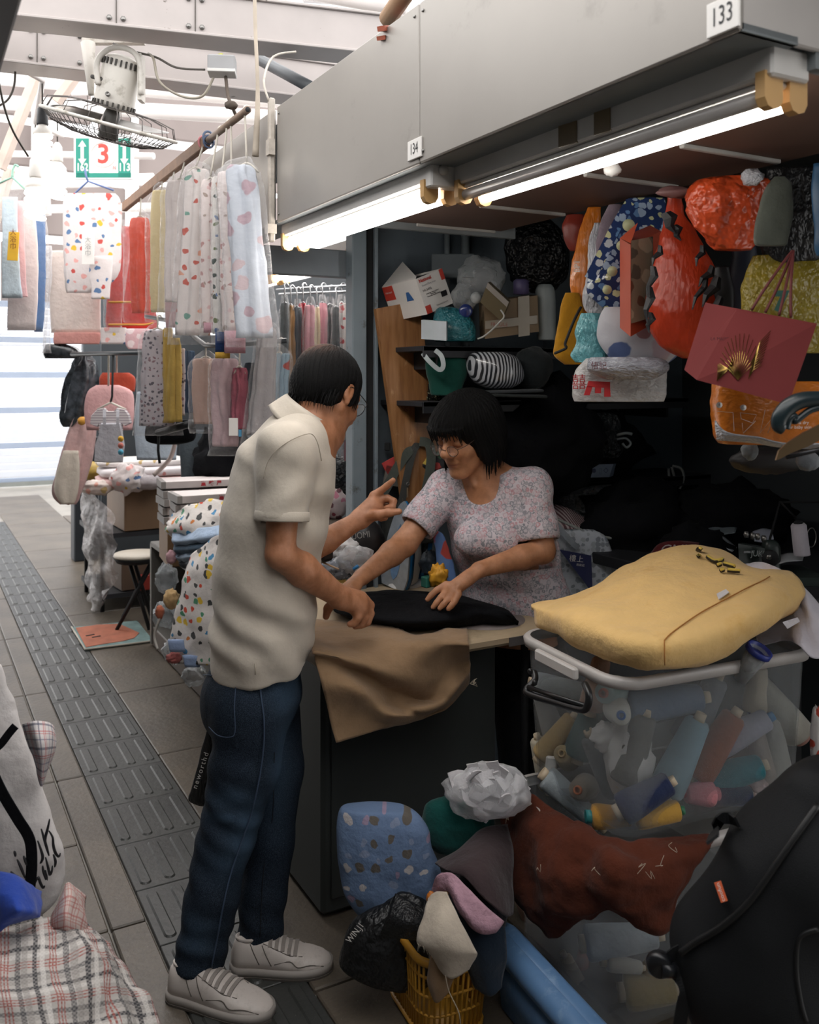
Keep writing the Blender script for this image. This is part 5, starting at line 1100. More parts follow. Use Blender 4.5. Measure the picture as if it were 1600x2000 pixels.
hbag('bag_body', None, [(700, 1145, 1285), (720, 1128, 1297), (745, 1122, 1298), (770, 1120, 1297), (784, 1124, 1294)], 2.42, mat('carrier_white', '#b4b3b2', .4, .06, 10, crinkle=0.25), .28, 22, .004, .005, e=.55, parent=b)
M_lr = mat('letter_red', '#b3262a', .45, .05)
q_ = MB()
for pts_ in (((1150, 744), (1192, 746), (1192, 758), (1147, 756)), ((1147, 754), (1158, 754), (1152, 772), (1141, 772)), ((1163, 755), (1175, 755), (1174, 768), (1163, 768)), ((1181, 756), (1192, 756), (1193, 775), (1181, 775))):
    f_ = [P(x, y, 2.352) for x, y in pts_]; q_.loft([f_, [p+FWD*.006 for p in f_]], smooth=False)
q_.build('lettering', M_lr, b); text('seal', '囍', .042, P(1131, 748, 2.365), RGT*.9+FWD*.3, UP, M_lr, b, .0)
# shears hanging at right
sh = thing('tailor_shears', 'large tailor shears with dark curled handle and brass blade at right edge', 'scissors', P(1560, 900, 1.5))
sp = [P(x, y, 1.5) for x, y in ((1530, 838), (1522, 832), (1524, 815), (1540, 795), (1565, 782), (1600, 778), (1640, 776))]
MB().tube(sp, lambda t_: .010+.004*math.sin(t_*3), 10, sub=5).build('handle', mat('handle_teal', '#1d2a2e', .3, .05), sh)
MB().tube([P(x, y, 1.5) for x, y in ((1536, 838), (1541, 820), (1550, 812), (1556, 818), (1552, 823), (1560, 818), (1585, 800), (1620, 792))], .006, 8, sub=4).build('finger_curl', mat('handle_teal', '#1d2a2e', .3, .05), sh)
bl = [P(1516, 899, 1.5), P(1522, 880, 1.5), P(1540, 864, 1.5), P(1570, 845, 1.5), P(1640, 810, 1.5), P(1640, 838, 1.5), P(1580, 872, 1.5), P(1545, 885, 1.5), P(1525, 896, 1.5)]
MB().loft([bl, [p+FWD*.005 for p in bl]], smooth=False).build('blade', mat('brass_blade', '#8f7658', .3, .1, metal=.8), sh)
MB().tube([P(1535, 893, 1.505), P(1600, 878, 1.505), P(1660, 868, 1.505)], .004, 6).build('second_blade', mat('steel_dark', '#3c3c3e', .3, metal=.7), sh)
lump('black_bundle', 1500, 900, 75, 26, 2.2, mat('bundle_black', '#151112', .6), 'dark bundle hanging under the orange diaper pack', 'bundle', .15, 3, 40)
lump('grey_tag_cloth', 1465, 880, 16, 18, 2.05, fabric('tag_grey', '#6c7274'), 'small grey cloth under the orange diaper pack', 'cloth', .15, 3, 41)
lump('pale_pouch', 1578, 900, 22, 20, 1.9, fabric('pouch_pale', '#74787c'), 'pale pouch tip below the shears', 'pouch', .15, 3, 42)
# ================================================================ BINS, THREAD, BAGS IN FRONT
t = NT('frosted_plastic'); tr = t.node('ShaderNodeBsdfTransparent'); tr.inputs[0].default_value = (.96, .97, .98, 1); tl = t.node('ShaderNodeBsdfTranslucent'); tl.inputs[0].default_value = (.75, .78, .80, 1)
t.b.inputs['Base Color'].default_value = (.62, .65, .67, 1); t.b.inputs['Roughness'].default_value = .35
m1 = t.node('ShaderNodeMixShader'); m1.inputs[0].default_value = .5; t.l.new(t.b.outputs[0], m1.inputs[1]); t.l.new(tl.outputs[0], m1.inputs[2])
m2 = t.node('ShaderNodeMixShader'); t.l.new(t.ramp(t.noise(6, 5), [(.3, (.13,)*3), (.7, (.22,)*3)]), m2.inputs[0]); t.l.new(tr.outputs[0], m2.inputs[1]); t.l.new(m1.outputs[0], m2.inputs[2]); t.l.new(m2.outputs[0], t.out.inputs[0]); M_frost = t.m
M_rim = mat('frosted_rim', '#b9b4b0', .4, .06, 12)
def rrect(cx, cy, L, W, r, z, yaw, n=6):
    pts = []
    for (sx, sy, a0) in ((1, 1, 0), (-1, 1, 90), (-1, -1, 180), (1, -1, 270)):
        for k in range(n+1):
            a = math.radians(a0+90*k/n); pts.append(V((sx*(L/2-r)+r*math.cos(a), sy*(W/2-r)+r*math.sin(a), 0)))
    R = rotz(yaw); return [V((cx, cy, z))+R@p for p in pts]
def storage_bin(name, label, cx, cy, yaw, z0, z1, L=.64, W=.46, handle=True):
    o = thing(name, label, 'bin', (cx, cy, z0))
    rg = [rrect(cx, cy, L-.06, W-.06, .05, z0, yaw), rrect(cx, cy, L-.05, W-.05, .06, z0+.012, yaw), rrect(cx, cy, L-.012, W-.012, .07, z1-.03, yaw), rrect(cx, cy, L-.01, W-.01, .07, z1, yaw),
          rrect(cx, cy, L-.018, W-.018, .067, z1, yaw), rrect(cx, cy, L-.020, W-.020, .067, z1-.03, yaw), rrect(cx, cy, L-.058, W-.058, .057, z0+.016, yaw)]
    MB().loft(rg, True, True).build('shell', M_frost, o)
    MB().loft([rrect(cx, cy, L-.012, W-.012, .07, z1-.026, yaw), rrect(cx, cy, L+.014, W+.014, .08, z1-.024, yaw), rrect(cx, cy, L+.018, W+.018, .08, z1-.004, yaw), rrect(cx, cy, L+.008, W+.008, .078, z1+.002, yaw), rrect(cx, cy, L-.016, W-.016, .068, z1+.002, yaw)], False, False).build('rim', M_rim, o)
    return o
BY = math.radians(-4.5)
# upper bin: near left corner about (1.46,1.57), left face along +Y
cxu, cyu = 1.445+.31, 1.58+.215
ub = storage_bin('storage_bin', 'large frosted plastic bin packed with thread cones, upper of the stack', cxu, cyu, BY, .468, .850, .63, .45)
lb_ = storage_bin('storage_bin', 'lower frosted bin of the stack, half hidden by brown cloth and backpack', cxu-.045, cyu-.01, BY, .030, .455, .63, .46)
M_hd = mat('handle_black', '#17181a', .35, .05)
hp = lambda px, py, off=.0: atX(px, py, 1.415+off)
hx = 1.405
MB().tube([P(1043, 1312, 2.30), P(1045, 1328, 2.28), P(1030, 1345, 2.27), P(1034, 1356, 2.25), P(1085, 1372, 2.16), P(1135, 1386, 2.07), P(1148, 1378, 2.05), P(1150, 1355, 2.05), P(1143, 1336, 2.08)], .0085, 10, sub=5).build('handle', M_hd, ub)
MB().tube([P(1032, 1342, 2.26), P(1085, 1360, 2.16), P(1142, 1378, 2.06)], .006, 8).build('handle_bar', M_hd, ub)
cl = MB(); 
for (a_, b_) in (((1042, 1272), (1043, 1318)), ((1140, 1300), (1142, 1342))): cl.box((P(*a_, 2.27 if a_[0] < 1100 else 2.07)+P(*b_, 2.27 if a_[0] < 1100 else 2.07))/2, (.012, .022, .05), rotz(BY), .003)
c1 = MB().box(P(1090, 1296, 2.17)+V((-.006, 0, 0)), (.016, .17, .028), rotz(BY), .004).build('handle_clip', M_rim, ub)
for x, y, d_ in ((1042, 1310, 2.27), (1051, 1332, 2.25)): MB().blob(P(x, y, d_)+V((-.01, 0, 0)), (.007, .007, .008), amp=0, nu=10, nv=6).build('pivot', M_hd, ub)
# thread cones
def cone_thread(lb, px, py, d, ax, L, r, tc, cc=None, grp='thread cones in the frosted bins', taper=.72, parent=None, sc=None):
    r0_ = ray(px, py); k0 = 1.0; dn = max((cyu-.225+.035+r)/r0_.y, (cxu-.315+.035+r)/r0_.x)+(d-1.86)*.45*(d > 1.86); k0 = dn/d; L *= k0; r *= k0; d = dn
    ax = V(ax).normalized(); c = P(px, py, d); o = thing('thread_cone', lb, 'thread', c, grp)
    R = basis(ax); c0 = c-ax*L/2
    MB().lathe([(r*.5, .0), (r*.93, .004), (r, .012), (r*.98, L*.25), (r*taper, L*.93), (r*taper*.8, L*.97), (r*.3, L*.97)], c0, R, 22).build('thread', fabric('thr_'+tc, tc, .1, 900, .5), o)
    MB().lathe([(r*.42, -.012), (r*.52, -.014), (r*.5, .004), (r*.3, .004), (r*.42, -.011)], c0, R, 18).build('core_ring', mat('core_'+(cc or '#c9b79c'), cc or '#c9b79c', .5), o)
    MB().lathe([(r*.30, L*.96), (r*.34, L*.96), (r*.30, L*1.07), (r*.2, L*1.07), (r*.2, L*.97)], c0, R, 16).build('core_tip', mat('core_'+(cc or '#c9b79c'), cc or '#c9b79c', .5), o)
S = lambda a, b, c=0.0: RGT*a+UP*b+FWD*c
for a_ in (
 ('pale blue thread cone leaning in the middle of the upper bin', 1333, 1475, 1.78, S(.42, .9), .16, .034, '#7f97a0'),
 ('rust brown thread cone leaning right of the pale blue one', 1398, 1455, 1.80, S(.55, .85), .15, .033, '#8a5138'),
 ('teal thread cone lying low at the right of upper bin', 1430, 1512, 1.80, S(.9, .25), .13, .032, '#2f6f78'),
 ('white thread cone standing under the red core at right', 1515, 1465, 1.84, S(-.15, 1), .14, .027, '#b3b1aa', '#b4493f'),
 ('grey white thread cone slanting at upper right of upper bin', 1520, 1385, 1.86, S(-.62, .78), .14, .034, '#a9a69c', '#b0857a'),
 ('cream thread cone near the top right, above a navy core', 1478, 1345, 1.95, S(.1, 1), .10, .026, '#bdb2a0', '#33406c'),
 ('lilac grey thread cone with blue core lying to the right', 1450, 1430, 1.88, S(.85, .45), .13, .030, '#9a9aa6', '#4f86b0'),
 ('slim beige thread cone beside the red cored white one', 1487, 1480, 1.88, S(-.2, 1), .13, .024, '#a59a90'),
 ('navy thread cone low behind the pink core', 1420, 1550, 1.78, S(.95, -.1), .10, .026, '#232c44', '#a58a80'),
 ('short spool with open pink core at the bottom of upper bin', 1365, 1550, 1.74, S(-.98, .1, -.2), .06, .024, '#c07d83', '#c4747c'),
 ('tan thread cone at the left with white label end', 1088, 1440, 2.02, S(.55, .7), .12, .026, '#a98f62'),
 ('cream thread cone standing at the lower left corner', 1062, 1490, 2.08, S(-.25, 1), .12, .026, '#b9b09c'),
 ('spool with tan ring facing out on the left side', 1105, 1478, 1.98, S(-.35, .5, -.8), .08, .026, '#9c8a68', '#b79a68'),
 ('spool with orange ring facing out at lower left', 1138, 1540, 1.90, S(-.4, .3, -.85), .08, .028, '#7c7468', '#c0704a'),
 ('pale blue grey cone lying along the bottom left', 1120, 1565, 1.92, S(.75, -.62, -.2), .15, .026, '#9ba4a8'),
 ('white cone high in the middle with blue core', 1208, 1390, 1.86, S(-.1, .2, -1), .09, .028, '#b9b6ac', '#3c5f94'),
 ('pink cored cone high at the middle left', 1195, 1350, 1.92, S(-.5, .2, -.8), .10, .030, '#9fb0ae', '#c07a6e'),
 ('large slate blue cone high behind the middle', 1300, 1370, 1.98, S(.95, .1), .17, .040, '#5f6f84'),
 ('slate grey cone high behind the rust brown one', 1370, 1385, 1.98, S(.45, .85), .16, .036, '#6c7075'),
 ('pale grey cone high at left behind the handle', 1095, 1345, 2.16, S(.95, -.15), .13, .030, '#9fa6a8'),
 ('white cone leaning at the far left of upper bin', 1072, 1400, 2.14, S(-.3, .9), .13, .028, '#b4b0aa'),
 ('yellow gold cone at the bottom middle right', 1285, 1588, 1.74, S(.9, .1), .09, .026, '#b98f42', '#2f6a4c'),
 ('second gold cone at the bottom middle left', 1195, 1595, 1.78, S(.95, 0), .08, .024, '#b0823c', '#2f7a7c'),
 ('deep blue cone at the bottom centre behind the fluff', 1262, 1555, 1.84, S(.7, .4), .12, .032, '#28314e'),
 ('dark teal cone behind the tan cones at left', 1145, 1425, 2.06, S(.3, .9), .13, .034, '#35504e'),
 ('peach cone at upper left near the rim', 1165, 1335, 2.02, S(.2, .9), .12, .028, '#a88570'),
 ('dusty brown cone at back centre', 1240, 1460, 2.02, S(.3, .9), .16, .036, '#5d5a54'),
 ('smoke grey cone at back left', 1180, 1490, 2.10, S(-.4, .8), .15, .036, '#4b4e4e'),
): cone_thread(*a_)
for a_ in (
 ('pale grey cone lying high in the lower bin', 1215, 1835, 1.96, S(.95, .1), .16, .036, '#9fa6ac'),
 ('grey white cone lying under the pale grey one in lower bin', 1220, 1885, 1.98, S(.98, -.15), .08, .018, '#aaa79e'),
 ('orange tan cone at left of the lower bin', 1040, 1800, 2.10, S(.25, -.9), .13, .026, '#a98672', '#b96a4c'),
 ('gold spool low in the middle of the lower bin', 1270, 1935, 1.92, S(.98, .05), .11, .036, '#8d7a4a'),
 ('mustard spool behind the backpack buckle', 1275, 1895, 1.98, S(.4, .9), .07, .028, '#a38444'),
 ('beige cone slanting at left in the lower bin', 1140, 1930, 1.98, S(.5, -.85), .16, .014, '#a89a88', '#b9b2aa'),
 ('tan cone low at left in the lower bin', 1085, 1905, 2.06, S(.9, .3), .10, .030, '#7d6c4c'),
 ('dim red cored cone in the middle of the lower bin', 1135, 1890, 2.05, S(.2, .9), .09, .018, '#8d5c52'),
): cone_thread(*a_)
lump('thread_fluff', 1230, 1490, 44, 82, 2.26, mat('fluff_white', '#c9c4bf', .9, .12, 30), 'big tangle of white thread fluff in the upper bin', 'thread', .22, 4, 6, .06, dep=.05)
lump('thread_fluff', 1190, 1440, 34, 26, 2.28, mat('fluff_white', '#c9c4bf', .9, .12, 30), 'small wisp of white fluff beside the big tangle', 'thread', .3, 4, 8, .06, dep=.03)
MB().box(P(1075, 1510, 2.42), (.03, .012, .09), RCAM@rot(.1, 'Y'), .004).build('white_card', M_plate, label='white card standing at the left wall of upper bin', cat='card')
lump('paper_scrap', 1475, 1530, 22, 16, 2.32, fabric('scrap_pinkish', '#b5a09c'), 'pinkish crumpled paper by the teal cone', 'paper', .35, 4, 3)
bj = thing('blue_lid_tube', 'clear tube with bright blue rim sticking out under the yellow bag', 'jar', P(1465, 1300, 1.9))
axb = S(.35, .8, -.3).normalized(); cb_ = P(1470, 1290, 2.22)
MB().lathe([(.018, -.06), (.027, .03), (.025, .03), (.016, -.06)], cb_, basis(axb), 20).build('tube', M_fdk, bj); MB().lathe([(.028, .022), (.032, .024), (.032, .038), (.026, .038), (.026, .022)], cb_, basis(axb), 20).build('rim', mat('rim_blue', '#2a3a8c', .4), bj)
# yellow bag on the bin
M_yel = fabric('yellow_canvas', '#e6bf7e', .05, 600, .5, dirt='#d6a65c')
DOFF = .13
yn = [[(1075, 1225, 2.33), (1150, 1265, 2.18), (1245, 1304, 2.02), (1380, 1294, 2.02), (1490, 1232, 2.12), (1555, 1195, 2.24)],
      [(1050, 1222, 2.30), (1125, 1262, 2.10), (1245, 1306, 1.93), (1382, 1286, 1.95), (1495, 1225, 2.04), (1566, 1180, 2.18)],
      [(1042, 1190, 2.31), (1118, 1218, 2.09), (1245, 1255, 1.91), (1385, 1240, 1.94), (1495, 1190, 2.03), (1575, 1155, 2.19)],
      [(1042, 1180, 2.36), (1130, 1185, 2.16), (1250, 1205, 2.02), (1375, 1190, 2.03), (1480, 1155, 2.10), (1560, 1128, 2.22)],
      [(1095, 1170, 2.43), (1165, 1155, 2.28), (1265, 1148, 2.17), (1370, 1135, 2.16), (1460, 1120, 2.20), (1535, 1112, 2.28)],
      [(1160, 1158, 2.52), (1215, 1112, 2.44), (1290, 1090, 2.38), (1368, 1082, 2.35), (1428, 1092, 2.35), (1485, 1108, 2.38)],
      [(1185, 1150, 2.58), (1250, 1094, 2.54), (1310, 1072, 2.50), (1368, 1067, 2.47), (1422, 1076, 2.45), (1462, 1104, 2.45)],
      [(1195, 1165, 2.60), (1255, 1110, 2.58), (1312, 1090, 2.55), (1368, 1085, 2.52), (1420, 1092, 2.50), (1458, 1112, 2.48)]]
yb = thing('yellow_bag', 'stuffed yellow canvas bag slumped on top of the frosted bin', 'bag', P(1300, 1300, 2.1))
ypts = patch(net(yn), 6, 7, .010, 7, 3)
MB().sheet(ypts, -.012).build('bag_body', M_yel, yb)
def ysurf(u, v): 
    i = u*(len(ypts)-1); j = v*(len(ypts[0])-1); a_, b_ = int(min(i, len(ypts)-2)), int(min(j, len(ypts[0])-2)); fu, fv = i-a_, j-b_
    return (ypts[a_][b_]*(1-fu)+ypts[a_+1][b_]*fu)*(1-fv)+(ypts[a_][b_+1]*(1-fu)+ypts[a_+1][b_+1]*fu)*fv
YA = np.array([[tuple(p) for p in r_] for r_ in ypts]); YN = np.cross(np.gradient(YA, axis=0), np.gradient(YA, axis=1)); YN /= np.linalg.norm(YN, axis=2, keepdims=True)+1e-9
YV = YA[10:].reshape(-1, 3); YNf = YN[10:].reshape(-1, 3)
def near(px, py, lift=.003):
    r = np.array(ray(px, py).normalized()); v_ = YV-np.array(CAMP); t_ = v_@r; k = int(np.argmin(np.linalg.norm(v_-t_[:, None]*r, axis=1))); n_ = YNf[k]; dn = float(n_@r)
    tt = float(n_@v_[k])/dn if abs(dn) > .12 else float(t_[k])
    return CAMP+Vector(r)*tt+Vector(n_)*(lift if dn < 0 else -lift)
MB().tube([near(x, y) for x, y in ((1297, 1252), (1310, 1240), (1340, 1218), (1370, 1198), (1400, 1182), (1430, 1166), (1460, 1150), (1490, 1136), (1503, 1128))], .0016, 5, sub=3).build('seam', mat('seam_brown', '#a86f30', .8), yb)
MB().tube([near(x, y) for x, y in ((1297, 1252), (1297, 1275), (1298, 1298))], .0014, 5, sub=3).build('seam', mat('seam_brown', '#a86f30', .8), yb)
for nn_, lab in (([(1400, 1163), (1418, 1154), (1424, 1160), (1404, 1174)], 'care_label'), ([(1527, 1216), (1556, 1207), (1560, 1214), (1536, 1228)], 'care_label')):
    pp = [near(x, y)-ray(x, y)*.004 for x, y in nn_]; MB().add(pp+[p+UP*.002 for p in pp], [(0, 3, 2, 1), (4, 5, 6, 7), (0, 1, 5, 4), (1, 2, 6, 5), (2, 3, 7, 6), (3, 0, 4, 7)], 0, False).build(lab, fabric('label_white', '#d8d2d4'), yb)
M_let = mat('letter_yellow', '#d9bb52', .7); M_lett = mat('letter_outline', '#2c2418', .7)  # dark colour is the printed outline under the yellow letters
for q_ in (((385, 225), (355, 215), (290, 262), (350, 283), (410, 285), (440, 250), (395, 248)), ((450, 300), (540, 280), (600, 325), (530, 345), (450, 300)), ((625, 370), (680, 386), (735, 400)), ((556, 388), (590, 376)), ((660, 440), (725, 446), (790, 450)), ((588, 446), (622, 434))):
    pp = [near(1300+x*.1837, 1040+y*.1837, .009) for x, y in q_]
    MB().tube([p+UP*.001 for p in pp], .0058, 6, sub=3).build('print_outline', M_lett, yb); MB().tube([p+UP*.0035-FWD*.002 for p in pp], .0042, 6, sub=3).build('lettering', M_let, yb)
# white cloth at the right of the yellow bag
cloth('white_cloth', net([[(1455, 1100, 2.42), (1490, 1098, 2.36), (1540, 1120, 2.28), (1570, 1150, 2.24), (1610, 1190, 2.2)], [(1455, 1112, 2.36), (1500, 1118, 2.34), (1545, 1140, 2.26), (1580, 1175, 2.18), (1620, 1225, 2.14)], [(1460, 1125, 2.40), (1520, 1140, 2.36), (1560, 1180, 2.22), (1588, 1240, 2.10), (1625, 1260, 2.08)], [(1480, 1260, 2.25), (1530, 1250, 2.20), (1560, 1260, 2.08), (1590, 1285, 2.06), (1630, 1280, 2.06)]]), fabric('white_lilac', '#cfcad2', .06, 600, .5), 'crumpled white cloth under the right side of the yellow bag', 'cloth', 6, 6, .012, 12, 6)
DOFF = .10
lump('red_white_bag', 1595, 1440, 12, 60, 2.2, printed('red_white', '#c4c0be', ['#b0402f', '#c4c0be'], 25, .5), 'red and white patterned bag at the right edge beside the bin', 'bag', .2, 4, 4)
# brown cloth between the bins
cloth('brown_cloth', net([[(985, 1572, 2.36), (1040, 1556, 2.26), (1110, 1596, 2.13), (1205, 1640, 1.98), (1290, 1636, 2.0), (1395, 1628, 2.04)],
  [(972, 1622, 2.28), (1050, 1622, 2.13), (1120, 1650, 2.02), (1205, 1672, 1.90), (1290, 1664, 1.93), (1388, 1652, 1.98)],
  [(974, 1690, 2.24), (1055, 1702, 2.08), (1130, 1715, 1.97), (1205, 1730, 1.87), (1285, 1712, 1.90), (1362, 1690, 1.95)],
  [(1005, 1750, 2.20), (1060, 1768, 2.07), (1125, 1772, 1.99), (1205, 1772, 1.90), (1280, 1772, 1.91), (1335, 1745, 1.94)],
  [(1050, 1802, 2.17), (1088, 1832, 2.09), (1140, 1800, 2.02), (1205, 1786, 1.93), (1275, 1826, 1.92), (1312, 1812, 1.93)]]), fabric('rust_brown', '#55291a', .1, 700, .6, sheen=.05), 'rust brown cloth bunched between the two frosted bins', 'cloth', 9, 8, .026, 9, 9, .006)
lt = MB(); rr = rnd(17)
for (x, y, d_) in ((985, 1600, 2.2), (1290, 1685, 1.86), (1315, 1658, 1.88), (1270, 1712, 1.85), (1255, 1700, 1.85), (1165, 1705, 1.88), (1055, 1700, 2.04)):
    q = P(x, y, d_-.02); lt.tube([q+V(((rr.random()-.5)*.03, 0, (rr.random()-.5)*.03)) for k in range(4)], .0007, 3, sub=3)
lt.build('loose_threads', mat('thread_pale', '#c9bca8', .9), bpy.data.objects['brown_cloth'], kind='stuff')
DOFF = 0.0
# blue tub and basket
M_tubb = mat('tub_blue', '#5b7fa8', .45, .12, 10, dirt='#86a3c2', dscale=18)
tb_ = thing('blue_tub', 'narrow blue plastic tub squeezed between basket and lower frosted bin', 'tub', (1.305, 1.60, 0))
MB().loft([rrect(1.275, 1.60, .045, .52, .02, .005, BY), rrect(1.275, 1.60, .055, .56, .025, .12, BY), rrect(1.275, 1.60, .045, .55, .02, .12, BY), rrect(1.275, 1.60, .03, .50, .014, .02, BY)], True, True).build('shell', M_tubb, tb_)
MB().tube(rrect(1.275, 1.60, .030, .58, .014, .150, BY, 5), .030, 10, True).build('rolled_rim', M_tubb, tb_)
bk_ = thing('yellow_basket', 'yellow plastic lattice basket stuffed with cloth on the floor', 'basket', (1.16, 1.95, 0))
M_bas = mat('basket_yellow', '#b9862a', .45, .08)
c0 = (1.135, 1.93); rgb = lambda z, s_: rrect(c0[0], c0[1], .19*s_, .27*s_, .05, z, BY, 4)
r0_, r1_ = rgb(.01, .86), rgb(.20, 1.0)
MB().tube(r1_, .010, 6, True).build('rim', M_bas, bk_); MB().tube(r0_, .008, 6, True).build('base_ring', M_bas, bk_); MB().loft([rgb(.005, .86), rgb(.012, .86)]).build('bottom', M_bas, bk_)
dens = lambda pts, k: [pts[i].lerp(pts[(i+1) % len(pts)], j/k) for i in range(len(pts)) for j in range(k)]
r0d, r1d = [], []
for a_, b_ in ((r0_, r0d), (r1_, r1d)):
    per = [0]; 
    for i in range(len(a_)): per.append(per[-1]+(a_[(i+1) % len(a_)]-a_[i]).length)
    for k in range(56):
        s_ = per[-1]*k/56; i = max(j for j in range(len(a_)) if per[j] <= s_); b_.append(a_[i].lerp(a_[(i+1) % len(a_)], (s_-per[i])/(per[i+1]-per[i])))
for k in range(56): MB().tube([r0d[k], r1d[k]], .0032, 5).build('upright_bar', M_bas, bk_)
for h_ in (.3, .55, .8): MB().tube([r0d[k].lerp(r1d[k], h_) for k in range(56)], .0035, 5, True).build('hoop', M_bas, bk_)
# soft goods in front of the table
M_bp = printed('blue_teddy', '#657b9c', ['#5d5750', '#b9b4b4', '#7d8aa4', '#657b9c', '#94839a'], 26, .30, rnd=.6, wr=.7)
hbag2 = lambda *a, **k: hbag(*a, grp=False, **k)
hbag2('blue_printed_sack', 'pale blue sack printed with small brown and white motifs', [(1576, 672, 760), (1582, 660, 800), (1620, 654, 838), (1680, 656, 856), (1740, 670, 868), (1780, 690, 850), (1812, 712, 800)], 2.30, M_bp, .42, 23, .012, .004, cat='sack', n=44, freq=5, e=.8)
hbag2('teal_sack', 'dark teal green sack behind the brown fabric', [(1560, 860, 930), (1572, 835, 950), (1600, 824, 965), (1635, 828, 965), (1660, 850, 960)], 2.36, fabric('teal_cotton', '#0f4a45'), .5, 24, .006, .004, cat='sack')
b = thing('clear_cloth_bag', 'clear plastic bag of white cloth offcuts beside the bin', 'bag', P(950, 1600, 2.30))
rr = rnd(6); M_ofc = fabric('offcut_white', '#c9c6c8', .1, 500, .4)
MB().blob(P(960, 1550, 2.34), (.068, .05, .046), RCAM, 1, .2, 2.5, 27, 30, 18, .08).build('white_cloth', M_ofc, b)
for k in range(16):
    c_ = P(905+105*rr.random(), 1520+52*rr.random(), 2.265+.03*rr.random()); d1 = V((rr.random()-.5, (rr.random()-.5)*.4, rr.random()-.5)).normalized(); d2 = d1.cross(V((rr.random()-.5, 1, rr.random()-.5))).normalized()
    MB().strap([c_-d1*.04-d2*.012, c_-d1*.018+d2*.014, c_+d1*.008+d2*.004, c_+d1*.026-d2*.012, c_+d1*.05+d2*.006], .024+.012*rr.random(), -FWD+d2*.6, .003, sub=4).build('cloth_strip', M_ofc, b)
MB().blob(P(952, 1545, 2.31), (.108, .075, .064), RCAM, 1, .14, 3, 28, 30, 20, .06).build('plastic', M_film, b)
M_bb = mat('bag_black', '#131416', .45, .2, 8, crinkle=0.3)
b = thing('black_floor_bag', 'black bag with white lettering slumped on the floor by the shoe', 'bag', P(750, 1925, 2.2))
hbag('bag_body', None, [(1745, 772, 806), (1765, 752, 835), (1800, 690, 842), (1850, 668, 846), (1890, 672, 845), (1918, 720, 838), (1926, 760, 830)], 2.22, M_bb, .45, 25, .008, .008, parent=b, n=34)
text('lettering', 'WIN.J1', .022, P(694, 1822, 2.12), RGT*.62+UP*.8, UP*.7-RGT*.6, M_plate, b, .0, sx=.8)
cloth('flap', net([[(772, 1745, 2.14), (805, 1760, 2.12), (838, 1772, 2.12)], [(755, 1790, 2.10), (795, 1800, 2.07), (840, 1810, 2.1)], [(742, 1825, 2.12), (790, 1835, 2.09), (842, 1840, 2.12)]]), M_bb, None, None, 5, 5, .006, parent=b)
cloth('plum_fabric', net([[(990, 1612, 2.36), (940, 1622, 2.3), (890, 1665, 2.25), (852, 1690, 2.26)], [(1000, 1660, 2.27), (950, 1670, 2.18), (905, 1690, 2.14), (868, 1700, 2.17)], [(1000, 1720, 2.2), (965, 1725, 2.12), (935, 1720, 2.10), (905, 1712, 2.12)], [(1000, 1785, 2.16), (985, 1790, 2.10), (955, 1765, 2.08), (930, 1740, 2.09)]]), fabric('plum_brown', '#3f3335', .08), 'dark plum brown fabric draped over the basket heap', 'cloth', 6, 6, .006, 8, 12, .005)
cloth('pink_quilt_edge', net([[(845, 1735, 2.16), (852, 1712, 2.13), (870, 1704, 2.12), (888, 1708, 2.11), (915, 1735, 2.09), (950, 1770, 2.07), (985, 1800, 2.07)], [(846, 1760, 2.17), (856, 1735, 2.13), (872, 1728, 2.11), (884, 1738, 2.09), (905, 1775, 2.06), (940, 1808, 2.05), (975, 1815, 2.06)], [(852, 1772, 2.18), (858, 1748, 2.14), (870, 1740, 2.12), (880, 1750, 2.10), (900, 1788, 2.07), (935, 1822, 2.06), (968, 1822, 2.07)]]), mat('pink_quilt', '#b08a98', .9, .12, 40, bump=.8, bscale=45), 'pink quilted cloth edge curling out below the plum fabric', 'cloth', 5, 6, .003, 20, 5, .012)
cloth('navy_fabric', net([[(880, 1735, 2.16), (930, 1790, 2.12), (985, 1810, 2.12)], [(890, 1800, 2.14), (940, 1840, 2.09), (990, 1860, 2.10)], [(905, 1870, 2.13), (945, 1900, 2.08), (985, 1905, 2.10)], [(930, 1930, 2.12), (958, 1945, 2.08), (980, 1930, 2.09)]]), fabric('navy_cotton', '#1b2734'), 'navy cloth hanging over the yellow basket', 'cloth', 6, 6, .008, 10, 7, .005)
b = cloth('cream_canvas', net([[(838, 1752, 2.12), (855, 1742, 2.10), (872, 1742, 2.08)], [(828, 1780, 2.07), (860, 1790, 2.03), (895, 1790, 2.04)], [(815, 1838, 2.05), (865, 1845, 2.0), (925, 1850, 2.02)], [(832, 1850, 2.05), (868, 1875, 2.01), (932, 1865, 2.02)], [(848, 1880, 2.06), (880, 1912, 2.02), (918, 1895, 2.03)]]), fabric('cream_canvas', '#bfb3a3', .08, 500, .4), 'frayed cream canvas offcut hanging over the basket', 'cloth', 6, 6, .007, 12, 8, .004)
fm = MB(); rr = rnd(3)
for k in range(40):
    u = rr.random(); q = P(815+u*60, 1838+u*40+rr.random()*5, 2.03); fm.tube([q, q+V(((rr.random()-.5)*.01, 0, -.006-.01*rr.random()))], .0006, 3)
q = P(870, 1905, 2.02); fm.tube([q, q+V((.01, 0, -.04)), q+V((.03, -.01, -.09)), q+V((.035, -.01, -.15))], .0012, 4, sub=4)
fm.build('frayed_threads', mat('thread_pale', '#c9bca8', .9), b, kind='stuff')
cloth('khaki_scrap', net([[(842, 1860, 2.08), (870, 1890, 2.06), (890, 1905, 2.05)], [(836, 1905, 2.08), (858, 1925, 2.05), (880, 1925, 2.05)], [(838, 1930, 2.09), (852, 1960, 2.06), (878, 1935, 2.05)]]), M_kh, 'brown khaki scrap below the cream canvas', 'cloth', 5, 5, .004)
